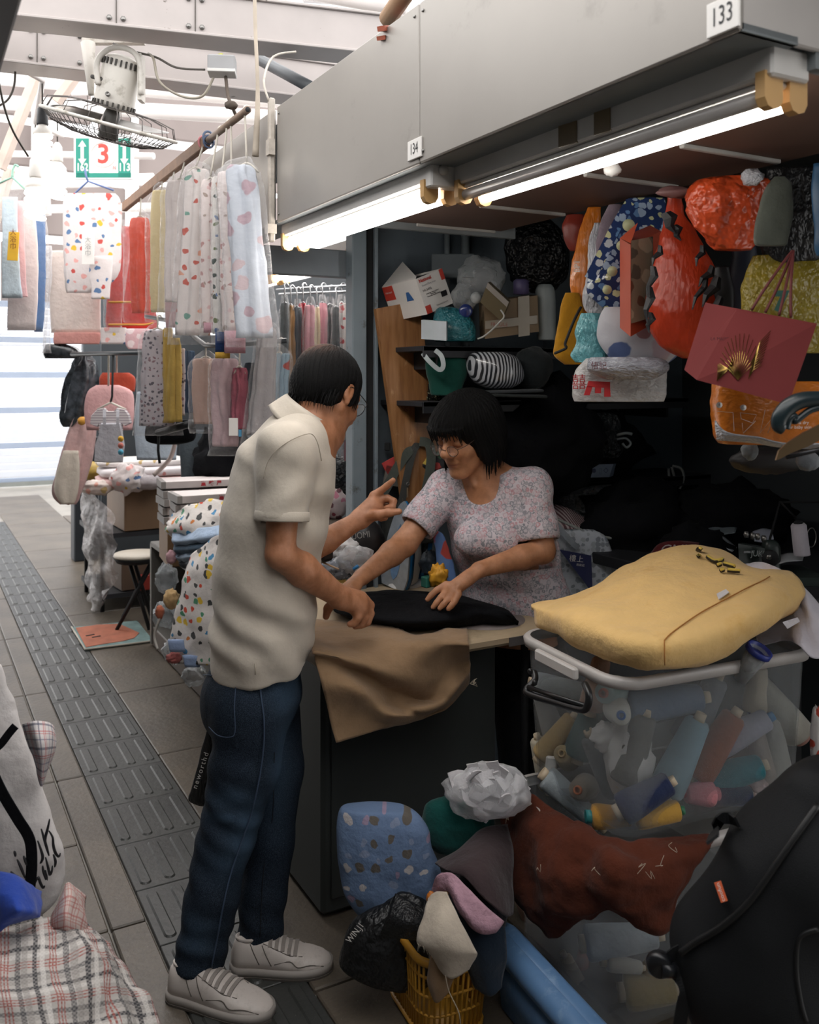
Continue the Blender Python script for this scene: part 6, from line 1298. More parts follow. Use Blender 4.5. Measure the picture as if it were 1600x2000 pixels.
lump('orange_toy', 842, 1755, 9, 14, 2.12, mat('toy_orange', '#c9762a', .4, .3), 'small orange and yellow bundle tucked by the pink quilt', 'bundle', .2, 3, 5)
lump('cloth_heap', 930, 1775, 60, 90, 2.26, fabric('heap_dark', '#2b2a2e'), 'dark cloth heap filling the basket under the plum fabric', 'cloth', .12, 3, 9, dep=.10)
# backpack
bp = thing('backpack', 'black backpack with small orange tag in the lower right corner', 'backpack', P(1500, 1990, 1.6))
M_bpk = mat('backpack_nylon', '#0f1114', .66, .12, 9, bump=.25, bscale=700, spec=.3)
ax = (P(1690, 1480, 1.55)-P(1480, 2080, 1.55)).normalized()
RB = Matrix((ax.cross(FWD).normalized(), FWD, ax)).transposed()
F_ = Field(tuple(P(1560, 1800, 1.6)-V((.45, .45, .48))), tuple(P(1560, 1800, 1.6)+V((.45, .45, .48))), .007)
for (x0, y0, x1, y1, r0, r1, k_, d_) in ((1640, 1620, 1610, 1930, .120, .165, .05, 1.62), (1600, 1560, 1560, 1700, .050, .09, .06, 1.58), (1560, 1690, 1500, 1900, .10, .125, .08, 1.60), (1455, 1790, 1460, 1880, .075, .075, .08, 1.60), (1385, 1850, 1440, 1960, .045, .07, .08, 1.60)):
    F_.cone(P(x0, y0, d_), P(x1, y1, d_), r0, r1, k_)
F_.plane(P(1500, 2090, 1.6), (0, 0, -1))
vs, Q = F_.mesh(3); nr = vnormals(vs, Q); vs += nr*sines(vs, [((40, 25, 18), 0, .002, None, 1), ((14, -30, 22), 2, .003, None, 1)])[:, None]
npmesh('pack_body', vs, Q, M_bpk, bp)
def onpack(px, py, lift=.002):
    r = np.array(ray(px, py).normalized()); v_ = vs-np.array(CAMP); t_ = v_@r; dd_ = np.linalg.norm(v_-t_[:, None]*r, axis=1); m_ = dd_ < .012
    tt = t_[m_].min() if m_.any() else 1.5
    return CAMP+Vector(r)*(float(tt)-lift)
MB().tube([onpack(x, y) for x, y in ((1598, 1572), (1560, 1625), (1515, 1690), (1465, 1760), (1410, 1810), (1360, 1840), (1330, 1862))], .006, 7, sub=4).build('piping', mat('piping_black', '#0c0d0f', .5), bp)
MB().tube([onpack(x, y) for x, y in ((1598, 1815), (1570, 1825), (1558, 1845), (1556, 1900), (1565, 1960), (1575, 1995))], .004, 6, sub=4).build('pocket_seam', mat('piping_black', '#0c0d0f', .5), bp)
q = [onpack(x, y, .006) for x, y in ((1395, 1724), (1408, 1720), (1421, 1758), (1408, 1762))]
tg = MB().add(q+[p-FWD*.002 for p in q], [(4, 5, 6, 7), (0, 3, 2, 1), (0, 1, 5, 4), (1, 2, 6, 5), (2, 3, 7, 6), (3, 0, 4, 7)], 0, False).build('orange_tag', mat('tag_orange', '#d8653a', .6), bp)
text('lettering', 'coofun', .0105, (q[0]+q[1]+q[2]+q[3])/4-FWD*.003, (q[0]-q[3]), (q[0]-q[1]), M_plate, tg, .002)
MB().strap([onpack(1392, 1640, .0), P(1396, 1622, 1.62), P(1408, 1600, 1.62), P(1425, 1598, 1.62), P(1440, 1606, 1.6)], .02, -FWD, .004, sub=4).build('top_loop', M_bpk, bp)
MB().lathe([(0, .012), (.018, .012), (.022, .006), (.022, -.006), (.0, -.008)], P(1288, 1883, 1.58), basis(-FWD-RGT*.2, UP), 24).build('buckle_disc', mat('buckle_black', '#15171b', .35), bp)
MB().lathe([(0, .014), (.012, .012), (.012, -.012), (.0, -.012)], P(1306, 1895, 1.57), basis(RGT, UP), 14).build('buckle', mat('buckle_black', '#15171b', .35), bp)
MB().strap([P(1300, 1890, 1.58), P(1325, 1905, 1.57), P(1340, 1935, 1.56), P(1333, 1970, 1.56), P(1322, 2040, 1.56)], .022, -FWD, .003, sub=5).build('strap', M_bpk, bp)
MB().strap([P(1300, 1878, 1.58), P(1320, 1860, 1.58), P(1345, 1850, 1.58)], .02, -FWD, .003, sub=3).build('strap', M_bpk, bp)
b = thing('orange_bag', 'orange brown bag on the floor supporting the backpack', 'bag', P(1480, 2300, 1.6))
zb = P(1500, 2090, 1.6).z
MB().box((P(1520, 2090, 1.62).x, P(1520, 2090, 1.62).y, zb/2), (.34, .34, zb-.004), rotz(.3), .03).build('bag_body', fabric('orange_brown', '#9a5a34'), b)
# ================================================================ BAGS AT LOWER LEFT
tote = thing('white_tote', 'white canvas tote with black straps and black script at left edge', 'bag', P(40, 1790, 1.85))
M_can = fabric('canvas_white', '#c9c4c2', .06, 500, .45)
hbag('bag_body', None, [(1300, -160, 2), (1340, -170, 12), (1390, -180, 30), (1480, -185, 62), (1560, -190, 88), (1640, -190, 115), (1700, -190, 125), (1760, -190, 108), (1790, -185, 85), (1830, -180, 70)], 1.95, M_can, .35, 51, .010, .009, parent=tote, n=60, freq=9)
DT = 1.95-.10
def ont(px, py, d=DT): 
    x = (px+35)/170; return P(px, py, 1.95-.098*max(0.05, 1-x*x)**.5*1.0-.016)
MB().strap([ont(-20, 1470), ont(0, 1455), ont(18, 1432), ont(30, 1418)], .016, -FWD, .003, sub=4).build('strap', M_blk, tote)
MB().strap([ont(-12, 1515), ont(8, 1555), ont(35, 1600), ont(58, 1640), ont(62, 1690), ont(58, 1735)], .022, -FWD, .003, sub=5).build('strap', M_blk, tote)
st_ = [((100, 655), (110, 695)), ((120, 715), (150, 780), (175, 845)), ((75, 800), (110, 835), (130, 830)), ((165, 690), (190, 760)), ((265, 585), (285, 640), (300, 700), (290, 735), (280, 740)), ((290, 500), (310, 570), (330, 640), (345, 690)), ((350, 430), (335, 500), (320, 560), (320, 620)), ((345, 515), (370, 560), (375, 620), (390, 670), (415, 695), (425, 670)), ((320, 700), (335, 760), (350, 820), (365, 800), (370, 760)), ((300, 760), (305, 800), (330, 860), (320, 790)), ((375, 680), (390, 730), (385, 770)), ((250, 880), (270, 840), (285, 880), (305, 915), (315, 900))]
sm_ = MB()
for q_ in st_: sm_.tube([ont(x*.2773, 1480+y*.2776) for x, y in q_], lambda t_: .0022*(.6+.8*math.sin(math.pi*t_)), 5, sub=4)
sm_.build('script_lettering', M_ink, tote)
def plaid(name, base, lines, sc): return checks(name, base, lines, sc)
M_pl1 = plaid('plaid_white_red', '#c9c3c2', [(.2, .10, '#2c3350', .8), (.5, .05, '#b0423f', .8), (.6, .04, '#b0423f', .7), (.85, .05, '#3c4a72', .7)], 3)
M_pl2 = plaid('plaid_red', '#c4b4ae', [(.25, .12, '#a8453e', .7), (.5, .05, '#9c3a34', .8), (.75, .10, '#b05a50', .6)], 4)
M_pl3 = plaid('plaid_big', '#b9b3ae', [(.14, .09, '#26282f', .9), (.30, .10, '#d9d4cf', .8), (.46, .03, '#9c4a40', .9), (.53, .03, '#9c4a40', .9), (.60, .03, '#9c4a40', .9), (.80, .10, '#2a2d34', .7), (.93, .12, '#8d8884', .6)], 4.6)
cloth('checked_scrap', net([[(42, 1415, 1.86), (68, 1408, 1.84), (96, 1412, 1.86), (106, 1420, 1.88)], [(48, 1440, 1.85), (72, 1440, 1.81), (100, 1440, 1.84), (110, 1445, 1.88)], [(60, 1475, 1.85), (78, 1478, 1.81), (98, 1475, 1.84), (108, 1470, 1.88)], [(70, 1500, 1.86), (80, 1510, 1.84), (90, 1508, 1.86), (96, 1500, 1.88)], [(76, 1525, 1.88), (80, 1535, 1.87), (84, 1532, 1.88), (86, 1526, 1.89)]]), M_pl1, 'small white cloth with navy and red checks beside the white tote', 'cloth', 5, 5, .004, 12, 3, .004, uv=(1, 1))
cloth('blue_cloth', net([[(-80, 1690, 1.80), (-10, 1700, 1.74), (35, 1712, 1.73), (65, 1735, 1.76), (80, 1742, 1.8)], [(-80, 1740, 1.74), (-10, 1745, 1.68), (35, 1755, 1.66), (65, 1765, 1.70), (82, 1765, 1.76)], [(-80, 1800, 1.72), (-10, 1795, 1.66), (30, 1788, 1.64), (60, 1785, 1.68), (80, 1786, 1.74)], [(-80, 1860, 1.74), (-20, 1835, 1.70), (10, 1812, 1.68), (40, 1800, 1.70), (78, 1792, 1.74)]]), fabric('royal_blue', '#26439a', .1), 'royal blue cloth lying below the white tote', 'cloth', 6, 6, .010, 10, 5)
cloth('red_checked_cloth', net([[(118, 1765, 1.86), (130, 1725, 1.84), (150, 1735, 1.86), (168, 1750, 1.9)], [(105, 1785, 1.80), (130, 1755, 1.76), (152, 1765, 1.80), (170, 1790, 1.86)], [(98, 1805, 1.76), (125, 1795, 1.72), (150, 1800, 1.75), (168, 1815, 1.82)], [(96, 1830, 1.76), (125, 1830, 1.73), (148, 1832, 1.76), (165, 1835, 1.82)]]), M_pl2, 'red and cream checked cloth corner between tote and big plaid', 'cloth', 5, 5, .006, 12, 7, uv=(1, 1))
cloth('plaid_blanket', net([[(-200, 1800, 1.85), (-60, 1800, 1.80), (40, 1788, 1.82), (110, 1798, 1.85), (160, 1808, 1.90), (200, 1835, 1.95)],
  [(-200, 1850, 1.70), (-60, 1850, 1.66), (40, 1838, 1.66), (120, 1835, 1.70), (180, 1835, 1.78), (228, 1858, 1.88)],
  [(-200, 1920, 1.60), (-60, 1915, 1.56), (40, 1900, 1.58), (130, 1895, 1.62), (205, 1890, 1.72), (262, 1910, 1.83)],
  [(-200, 1990, 1.54), (-60, 1985, 1.52), (50, 1975, 1.53), (145, 1965, 1.58), (230, 1950, 1.68), (292, 1965, 1.79)],
  [(-200, 2080, 1.52), (-60, 2080, 1.50), (60, 2080, 1.51), (160, 2070, 1.55), (250, 2050, 1.65), (318, 2040, 1.76)],
  [(-200, 2400, 1.52), (-60, 2400, 1.50), (60, 2400, 1.51), (170, 2380, 1.55), (270, 2330, 1.65), (345, 2280, 1.76)]]), M_pl3, 'big black, white and red plaid blanket heaped at lower left', 'blanket', 9, 9, .022, 9, 13, .008, uv=(1.0, 1.0))
zt = P(40, 1830, 1.95).z-.006
ptb = thing('low_bench', 'low dark bench under the left heap of bags', 'bench', (.0, 1.85, 0))
MB().box((.0, 1.88, zt-.02), (.46, .50, .03), bev=.004).build('top', M_shelf, ptb)
for x in (-.2, .2):
    for y in (1.67, 2.09): MB().box((x, y, (zt-.035)/2), (.035, .035, zt-.035)).build('leg', M_shelf, ptb)
# ================================================================ PEOPLE
def skin_mat(name, base, dark, red):
    t = NT(name); b = t.b; b.inputs['Roughness'].default_value = .52; b.inputs['Subsurface Weight'].default_value = .08; b.inputs['Subsurface Radius'].default_value = (.012, .005, .003)
    k = t.ramp(t.noise(30, 5), [(.3, lin(dark)), (.65, lin(base))])
    at = t.node('ShaderNodeAttribute'); at.attribute_name = 'tint'
    k = t.mix(at.outputs['Color'] if False else t.math('MULTIPLY', at.outputs['Fac'], 1.0), k, lin(red)); t.col(k)
    n = t.bump(t.noise(260, 3), .12, .002); t.bump(t.noise(60, 4), .12, .004, n); return t.m
class Head:
    def __init__(s, c, f, u, k=1.0):
        s.c = V(c); s.f = V(f).normalized(); u = V(u); s.u = (u-s.f*u.dot(s.f)).normalized(); s.s = s.u.cross(s.f); s.k = k
        s.R = Matrix((s.f, s.s, s.u)).transposed()
    def L(s, a, b, c): return s.c+(s.f*a+s.s*b+s.u*c)*s.k
    def local(s, vs): return (vs-np.array(s.c))@np.array(s.R)/s.k
    def ell(s, F_, a, r, k=.012, op='add'): F_.ell(s.L(*a), [x*s.k for x in r], s.R, k*s.k, op)
    def cone(s, F_, a, b, r0, r1, k=.012, op='add'): F_.cone(s.L(*a), s.L(*b), r0*s.k, r1*s.k, k*s.k, op)
    def build(s, F_):
        s.ell(F_, (-.015, 0, .035), (.095, .076, .085), .0); s.ell(F_, (.030, 0, -.020), (.062, .060, .082), .03); s.ell(F_, (.045, 0, .058), (.048, .058, .046), .02)
        for g in (-1, 1):
            s.cone(F_, (-.005, g*.052, -.045), (.062, g*.018, -.095), .020, .017, .03); s.ell(F_, (.060, g*.036, -.026), (.028, .024, .024), .02)
        s.ell(F_, (.076, 0, -.096), (.020, .022, .017), .02); s.cone(F_, (.082, -.032, .031), (.082, .032, .031), .011, .011, .015)
        s.ell(F_, (.080, 0, -.052), (.016, .030, .028), .018)
        for g in (-1, 1): s.ell(F_, (.103, g*.031, .010), (.016, .017, .012), .012, 'sub')
        for g in (-1, 1): s.ell(F_, (.077, g*.031, .008), (.016, .017, .013), .004)
        s.cone(F_, (.090, 0, .022), (.113, 0, -.014), .0075, .0105, .012); s.ell(F_, (.115, 0, -.020), (.013, .0135, .011), .010)
        for g in (-1, 1): s.ell(F_, (.102, g*.014, -.027), (.010, .008, .008), .006)
        s.ell(F_, (.0935, 0, -.0555), (.008, .021, .0050), .005); s.ell(F_, (.0915, 0, -.0660), (.008, .018, .0055), .005)
        s.cone(F_, (.1015, -.012, -.0606), (.1015, .012, -.0606), .0016, .0016, .002, 'sub'); s.cone(F_, (.089, -.025, -.0590), (.101, -.010, -.0606), .0016, .0016, .002, 'sub'); s.cone(F_, (.089, .025, -.0590), (.101, .010, -.0606), .0016, .0016, .002, 'sub')
        for g in (-1, 1):
            s.cone(F_, (.097, g*.020, -.035), (.086, g*.036, -.062), .0028, .0020, .006, 'sub')      # smile folds
            s.ell(F_, (-.010, g*.078, .002), (.020, .009, .031), .006); s.ell(F_, (-.006, g*.088, .004), (.012, .007, .020), .004, 'sub'); s.ell(F_, (-.004, g*.077, -.026), (.009, .007, .010), .004)
    def tint(s, vs, skin_red=.8):
        q = s.local(vs); m = np.zeros(len(vs))
        lip = np.exp(-(((q[:, 0]-.098)/.014)**4+(q[:, 1]/.022)**4+((q[:, 2]+.061)/.0095)**4)); m = np.maximum(m, .30*lip); m = np.maximum(m, .95*np.exp(-(((q[:, 0]-.096)/.018)**4+(q[:, 1]/.024)**4+((q[:, 2]+.0604)/.0026)**2)))
        for g in (-1, 1): m = np.maximum(m, .9*np.exp(-(((q[:, 0]-.09)/.02)**4+((q[:, 1]-g*.031)/.017)**4+((q[:, 2]+.001)/.0034)**2)))       # closed lid line
        return m
    def glasses(s, parent, name, m, lens, dz=0.0, df=.0, rx=.021, rz=.016):
        o = thing(name, parent['glabel'], 'glasses', s.L(.11, 0, 0))
        for g in (-1, 1):
            pts = [s.L(.110+df-.006*abs(math.cos(a)), g*.0315+rx*math.cos(a), dz+rz*math.sin(a)) for a in [2*math.pi*j/28 for j in range(28)]]
            MB().tube(pts, .0011*s.k, 6, True).build('rim', m, o); MB().add(pts, [tuple(range(28))], 0, False).build('lens', lens, o)
            MB().tube([s.L(.105+df, g*.053, dz+.006), s.L(.08, g*.074, dz*.6+.010), s.L(.0, g*.083, .018), s.L(-.02, g*.083, .006)], .0012*s.k, 5, sub=4).build('temple', m, o)
        MB().tube([s.L(.110+df, -.0105, dz+.003), s.L(.113+df, 0, dz+.007), s.L(.110+df, .0105, dz+.003)], .0011*s.k, 5, sub=3).build('bridge', m, o)
        return o
def hand_chain(F_, pts, rs, k=.004):
    for i in range(len(pts)-1): F_.cone(pts[i], pts[i+1], rs[i], rs[i+1], k if i else .008)
def nails(parent, tips, m):
    for (p, d, n_) in tips:
        p = V(p); d = V(d).normalized(); n_ = V(n_); n_ = (n_-d*n_.dot(d)).normalized()
        MB().blob(p, (.0042, .0016, .0055), basis(d, d.cross(n_)), amp=0, nu=10, nv=6).build('fingernail', m, parent)
M_lens = film('lens_glass', (.9, .9, .9), .04, .05, 0.0, .25)
M_nail = mat('nail', '#b98a78', .35)
# ---------------------------------------------------------------- the man
man = thing('person', 'standing man in beige polo shirt and blue jeans, pointing across the table', 'person', (.80, 2.30, 0))
SKM = skin_mat('skin_man', '#b57e5e', '#94603f', '#6d3a2a')
w_t = V((.30, .954, 0))
hm = Head(P(640, 772, 2.49), FWD*.72+RGT*.50-UP*.52, UP*.85+FWD*.4+RGT*.2, 1.0)
J = dict(sr=P(557, 882, 2.28), er=P(548, 1082, 2.25), wr=P(664, 1166, 2.42), sl=P(592, 890, 2.64), el=P(590, 1085, 2.66), wl=P(702, 1015, 2.77), nb=P(606, 850, 2.46))
B = Field((.40, 1.85, .70), (1.36, 2.75, 1.70), .003)
hm.build(B)
B.cone(hm.L(-.035, 0, -.045), J['nb'], .050, .058, .02); B.cone(hm.L(.03, 0, -.09), J['nb']+V((.05, 0, 0)), .022, .03, .03)
B.cone(J['nb'], P(575, 900, 2.46), .070, .10, .04, w=w_t, ws=1.45); B.cone(P(575, 900, 2.46), P(520, 1120, 2.46), .10, .10, .04, w=w_t, ws=1.4); B.cone(P(520, 1120, 2.46), P(505, 1300, 2.46), .10, .105, .03, w=w_t, ws=1.4)
B.cone(J['nb'], J['sr'], .055, .050, .03); B.cone(J['nb'], J['sl'], .055, .050, .03)
B.cone(J['sr'], J['er'], .048, .036, .02); B.cone(J['sl'], J['el'], .048, .036, .02)
e_, w_ = J['er'], J['wr']; B.cone(e_, e_.lerp(w_, .35), .037, .040, .012); B.cone(e_.lerp(w_, .35), w_, .040, .026, .012, w=UP, ws=1.12)
e_, w_ = J['el'], J['wl']; B.cone(e_, e_.lerp(w_, .4), .037, .037, .012); B.cone(e_.lerp(w_, .4), w_, .037, .026, .012)
# right hand, pressing on the cloth
B.cone(P(660, 1165, 2.415), P(702, 1178, 2.475), .024, .026, .012, w=V((.2, .5, .8)), ws=1.35)
B.cone(P(690, 1178, 2.46), P(704, 1192, 2.46), .022, .018, .01)
RH = [[P(708, 1164, 2.50), P(724, 1182, 2.52), P(722, 1200, 2.515), P(712, 1208, 2.505)], [P(712, 1176, 2.485), P(724, 1198, 2.495), P(718, 1215, 2.49), P(706, 1222, 2.485)],
      [P(704, 1186, 2.468), P(713, 1206, 2.468), P(705, 1220, 2.465), P(694, 1223, 2.462)], [P(694, 1190, 2.452), P(699, 1207, 2.445), P(692, 1217, 2.443), P(684, 1219, 2.443)]]
for q in RH: hand_chain(B, q, [.0125, .0115, .0105, .009], .003)
hand_chain(B, [P(664, 1176, 2.44), P(650, 1178, 2.47), P(641, 1188, 2.48), P(637, 1204, 2.48)], [.017, .0135, .012, .0095], .006)
# left hand, index finger pointing
B.cone(P(704, 1013, 2.772), P(731, 990, 2.795), .026, .028, .012, w=UP*.8-RGT*.5, ws=1.25)
LH = [P(730, 968, 2.80), P(742, 960, 2.80), P(756, 949, 2.795), P(768, 938, 2.79)]
hand_chain(B, LH, [.0145, .0115, .0105, .0085], .004)
hand_chain(B, [P(738, 978, 2.80), P(757, 973, 2.80), P(769, 979, 2.79), P(767, 990, 2.785), P(756, 992, 2.79)], [.013, .0115, .011, .0105, .009], .003)
hand_chain(B, [P(738, 990, 2.815), P(755, 990, 2.82), P(762, 999, 2.812), P(752, 1004, 2.81)], [.013, .0110, .0105, .009], .003)
hand_chain(B, [P(734, 1002, 2.83), P(749, 1004, 2.83), P(752, 1011, 2.82), P(744, 1014, 2.82)], [.012, .0100, .0095, .008], .003)
TH = [P(716, 1010, 2.765), P(738, 1006, 2.748), P(760, 1001, 2.74), P(780, 999, 2.74)]
hand_chain(B, TH, [.019, .0155, .0125, .0095], .008)
# veins and knuckles
for a_, b_ in (((676, 1164, 2.428), (706, 1172, 2.468)), ((680, 1172, 2.425), (708, 1182, 2.46)), ((620, 1128, 2.335), (662, 1160, 2.40))): B.cone(P(*a_), P(*b_), .0028, .0028, .006)
vs, Q = B.mesh(2); del B
mt_ = hm.tint(vs); body = npmesh('body', vs, Q, SKM, man, attr=np.stack([mt_, mt_, mt_, np.ones_like(mt_)], 1))
def tipnail(ch, n_): return (ch[-1]+V(n_)*.0065, ch[-1]-ch[-2], n_)
nails(man, [tipnail(RH[1], -FWD*.8+UP*.2), tipnail(RH[2], -FWD*.8), tipnail(TH, -FWD*.6+UP*.6)], M_nail)
man['glabel'] = 'thin metal rimmed glasses worn by the man in beige'
g_ = hm.glasses(man, 'glasses', mat('rim_black', '#1b1b1d', .3, .05, metal=.4), M_lens, .012, .0, .022, .018)
# hair: thin on the crown
th = NT('hair_black'); th.b.inputs['Roughness'].default_value = .48; th.b.inputs['Specular IOR Level'].default_value = .16
at = th.node('ShaderNodeAttribute'); at.attribute_name = 'tint'
th.col(th.mix(at.outputs['Fac'], th.ramp(th.noise(14, 4, th.co((60, 60, 6))), [(.3, lin('#060607')), (.7, lin('#111010'))]), lin('#80543f'))); th.bump(th.noise(18, 5, th.co((70, 70, 8))), .8, .006); M_hair = th.m
def hairfield(h, adds, subs, hh=.004):
    lo = np.array(h.c)-.20; hi = np.array(h.c)+.20; F_ = Field(lo, hi, hh)
    for a, r, k in adds: h.ell(F_, a, r, k)
    for a, r, k in subs: h.ell(F_, a, r, k, 'sub')
    return F_
HF = hairfield(hm, [((-.018, 0, .043), (.105, .087, .090), 0), ((-.045, 0, -.005), (.070, .080, .070), .03), ((.012, .074, .012), (.020, .012, .045), .01), ((.012, -.074, .012), (.020, .012, .045), .01)],
               [((.115, 0, -.030), (.078, .110, .085), .012), ((-.004, .085, -.012), (.022, .022, .034), .008), ((-.004, -.085, -.012), (.022, .022, .034), .008), ((.03, 0, -.105), (.10, .10, .055), .02), ((-.02, 0, -.125), (.14, .14, .060), .012)])
vs, Q = HF.mesh(2); q = hm.local(vs); nr = vnormals(vs, Q)
vs += nr*(.0009*np.sin(np.arctan2(q[:, 1], q[:, 0]+.04)*70+5*np.sin(q[:, 2]*30))+.0006*np.sin(np.arctan2(q[:, 1], q[:, 0]+.04)*31+q[:, 2]*60))[:, None]
bald = np.clip(np.exp(-(((q[:, 0]+.086)/.034)**2+((q[:, 1]-.020)/.042)**2+((q[:, 2]-.092)/.030)**2))*.75*(.5+.7*(np.sin(q[:, 1]*300+q[:, 0]*120) > -.2)), 0, .75)
npmesh('hair', vs, Q, M_hair, man, attr=np.stack([bald]*3+[np.ones_like(bald)], 1))
hs_ = MB(); rr = rnd(4)
for k in range(150):      # ragged ends at the nape and over the ears
    b0 = (rr.random()*2-1)*.082; a0 = -.045-.05*math.sqrt(max(0, 1-(b0/.085)**2))+rr.random()*.02; c0 = -.045+rr.random()*.03
    p0 = hm.L(a0, b0, c0); p1 = hm.L(a0*1.02-.002, b0*1.03, c0-.018-.014*rr.random()); p2 = hm.L(a0*1.01+.004*rr.random(), b0*1.02+.004*(rr.random()-.5), c0-.034-.02*rr.random())
    hs_.tube([p0, p1, p2], lambda t_: .0016*(1.05-t_), 4)
for g in (-1, 1):
    for k in range(26):
        a0 = .022+.02*rr.random(); hs_.tube([hm.L(a0, g*.073, .03), hm.L(a0+.002, g*.077, .0), hm.L(a0+.004, g*.074, -.022-.015*rr.random())], lambda t_: .0016*(1.05-t_), 4)
hs_.build('hair_ends', M_hair, man, kind='stuff')
# polo shirt
Sf = Field((.40, 1.80, .68), (1.30, 2.80, 1.45), .0045)
ch = [(P(504, 1335, 2.46), .126), (P(512, 1230, 2.46), .128), (P(520, 1120, 2.46), .131), (P(536, 1010, 2.46), .134), (P(556, 920, 2.46), .125), (P(585, 855, 2.46), .085)]
for (a_, ra), (b_, rb) in zip(ch, ch[1:]): Sf.cone(a_, b_, ra, rb, .05, w=w_t, ws=1.38)
Sf.cone(P(585, 862, 2.46), J['sr'], .072, .066, .05); Sf.cone(P(585, 862, 2.46), J['sl'], .072, .062, .05)
cu_r = J['sr'].lerp(J['er'], .66); Sf.cone(J['sr'], J['sr'].lerp(J['er'], .45), .066, .064, .03); Sf.cone(J['sr'].lerp(J['er'], .05), cu_r, .066, .067, .012, flat=True)
Sf.cone(J['sl'], J['sl'].lerp(J['el'], .62), .062, .064, .03)
# cut cuffs, hem and neck
dr = (J['er']-J['sr']).normalized()
Sf.cone(J['sr'].lerp(J['er'], .52), J['sr'].lerp(J['er'], .70), .046, .056, .0, 'sub', flat=True)
Sf.plane(P(500, 1316, 2.40), -UP*.98+FWD*.02+RGT*.10)
Sf.cone(hm.L(-.035, 0, -.03), J['nb']+V((0, 0, .0)), .062, .060, .01, 'sub')
vs, Q = Sf.mesh(3); nr = vnormals(vs, Q)
c_ = lambda px, py, d: tuple(P(px, py, d))
dsp = sines(vs, [((30, -14, 60), 0, .0035, c_(560, 1190, 2.40), (.16, .25, .10)), ((55, -20, 30), 1, .004, c_(590, 1250, 2.35), (.10, .2, .10)), ((18, -9, 75), 2, .003, c_(470, 1240, 2.4), (.12, .2, .09)), ((45, -20, -50), .5, .003, c_(545, 960, 2.25), (.07, .12, .07)),
                 ((22, -10, 45), 2.2, .004, c_(600, 1010, 2.38), (.08, .2, .12)), ((70, -30, 8), 0, .004, c_(590, 1300, 2.36), (.11, .2, .05)), ((60, -25, 20), 2, .0025, c_(530, 1290, 2.35), (.2, .2, .08))])
dsp = dsp*1.7+.0035*np.sin(vs[:, 0]*13+np.sin(vs[:, 2]*9)*2)*np.sin(vs[:, 2]*11+vs[:, 1]*7)+.0022*np.sin(vs@np.array((34, -18, 38))+2*np.sin(vs[:, 2]*14))*np.sin(vs[:, 2]*7+1)
vs = vs+nr*dsp[:, None]
M_polo = fabric('polo_pique', '#c1b7a9', .05, 1100, .2)
polo = npmesh('polo_shirt', vs, Q, M_polo, man)
M_seam = mat('polo_seam', '#a49a8a', .9)
def onmesh(vs_, px, py, lift=.001, tol=.010):
    r = np.array(ray(px, py).normalized()); v_ = vs_-np.array(CAMP); t_ = v_@r; dd_ = np.linalg.norm(v_-t_[:, None]*r, axis=1); m_ = dd_ < tol
    tt = t_[m_].min() if m_.any() else t_[np.argmin(dd_)]
    return CAMP+Vector(r)*(float(tt)-lift)
PV = vs
MB().tube([onmesh(PV, x, y) for x, y in ((515, 935), (522, 905), (540, 880), (568, 860), (598, 848), (612, 850), (622, 870), (628, 900))], .0012, 5, sub=4).build('armhole_seam', M_seam, polo)
ax_ = dr; Rr = basis(ax_, RGT); cc = J['sr'].lerp(J['er'], .645)
MB().loft([[cc+ax_*t_+Rr@V((r_*math.cos(a), r_*math.sin(a), 0)) for a in [2*math.pi*j/36 for j in range(36)]] for t_, r_ in ((-.016, .0665), (-.012, .0685), (.006, .0690), (.009, .067), (.004, .064), (-.014, .0635))], False, False).build('cuff_band', M_polo, polo)
# collar
na = (UP*.86+RGT*.5).normalized(); nc = P(588, 832, 2.46); ff = (RGT*.92+FWD*.25); Rn = basis(na, ff)
def collar(u, v):
    a = math.radians(28)+u*math.radians(304); w = abs(u-.5)*2
    if v < .5: t_ = v*2; r_ = .066+.010*t_; z_ = .004+.052*t_-.012*w
    else: t_ = (v-.5)*2; r_ = .076+.026*t_; z_ = .056-.012*w-.050*t_-.030*w*t_
    return nc+Rn@V((r_*1.0*math.cos(a)+.012*max(0, math.cos(a)), r_*1.12*math.sin(a), z_))
MB().grid(collar, 40, 12, .0025).build('collar', M_polo, polo)
MB().tube([onmesh(PV, x, y) for x, y in ((498, 1296), (499, 1306), (499, 1318))], .0015, 5).build('hem_vent', M_seam, polo)
# jeans
Jf = Field((.35, 1.80, .03), (1.20, 2.80, .90), .005)
wj = V((.3, .954, 0))
Jf.cone(P(506, 1290, 2.46), P(500, 1350, 2.46), .108, .112, .03, w=wj, ws=1.35); Jf.cone(P(500, 1350, 2.46), P(492, 1400, 2.46), .112, .100, .04, w=wj, ws=1.35)
Jf.ell(P(452, 1375, 2.42), (.07, .12, .09), None, .06)
rl = [(P(492, 1385, 2.36), .098), (P(478, 1500, 2.36), .088), (P(440, 1640, 2.345), .071), (P(412, 1760, 2.32), .066), (P(390, 1885, 2.30), .064)]
ll = [(P(520, 1390, 2.53), .094), (P(532, 1500, 2.52), .084), (P(526, 1640, 2.47), .066), (P(515, 1750, 2.44), .060), (P(506, 1850, 2.41), .060)]
for lg in (rl, ll):
    for (a_, ra), (b_, rb) in zip(lg, lg[1:]): Jf.cone(a_, b_, ra, rb, .02)
    e1_ = lg[-1][0]; d_ = (lg[-1][0]-lg[-2][0]).normalized()
    Jf.plane(e1_, d_*.6-UP*.8, tuple(e1_-V((.11, .11, .12))), tuple(e1_+V((.11, .11, .03))))
Jf.plane(P(506, 1285, 2.46), UP)
vs, Q = Jf.mesh(3); nr = vnormals(vs, Q)
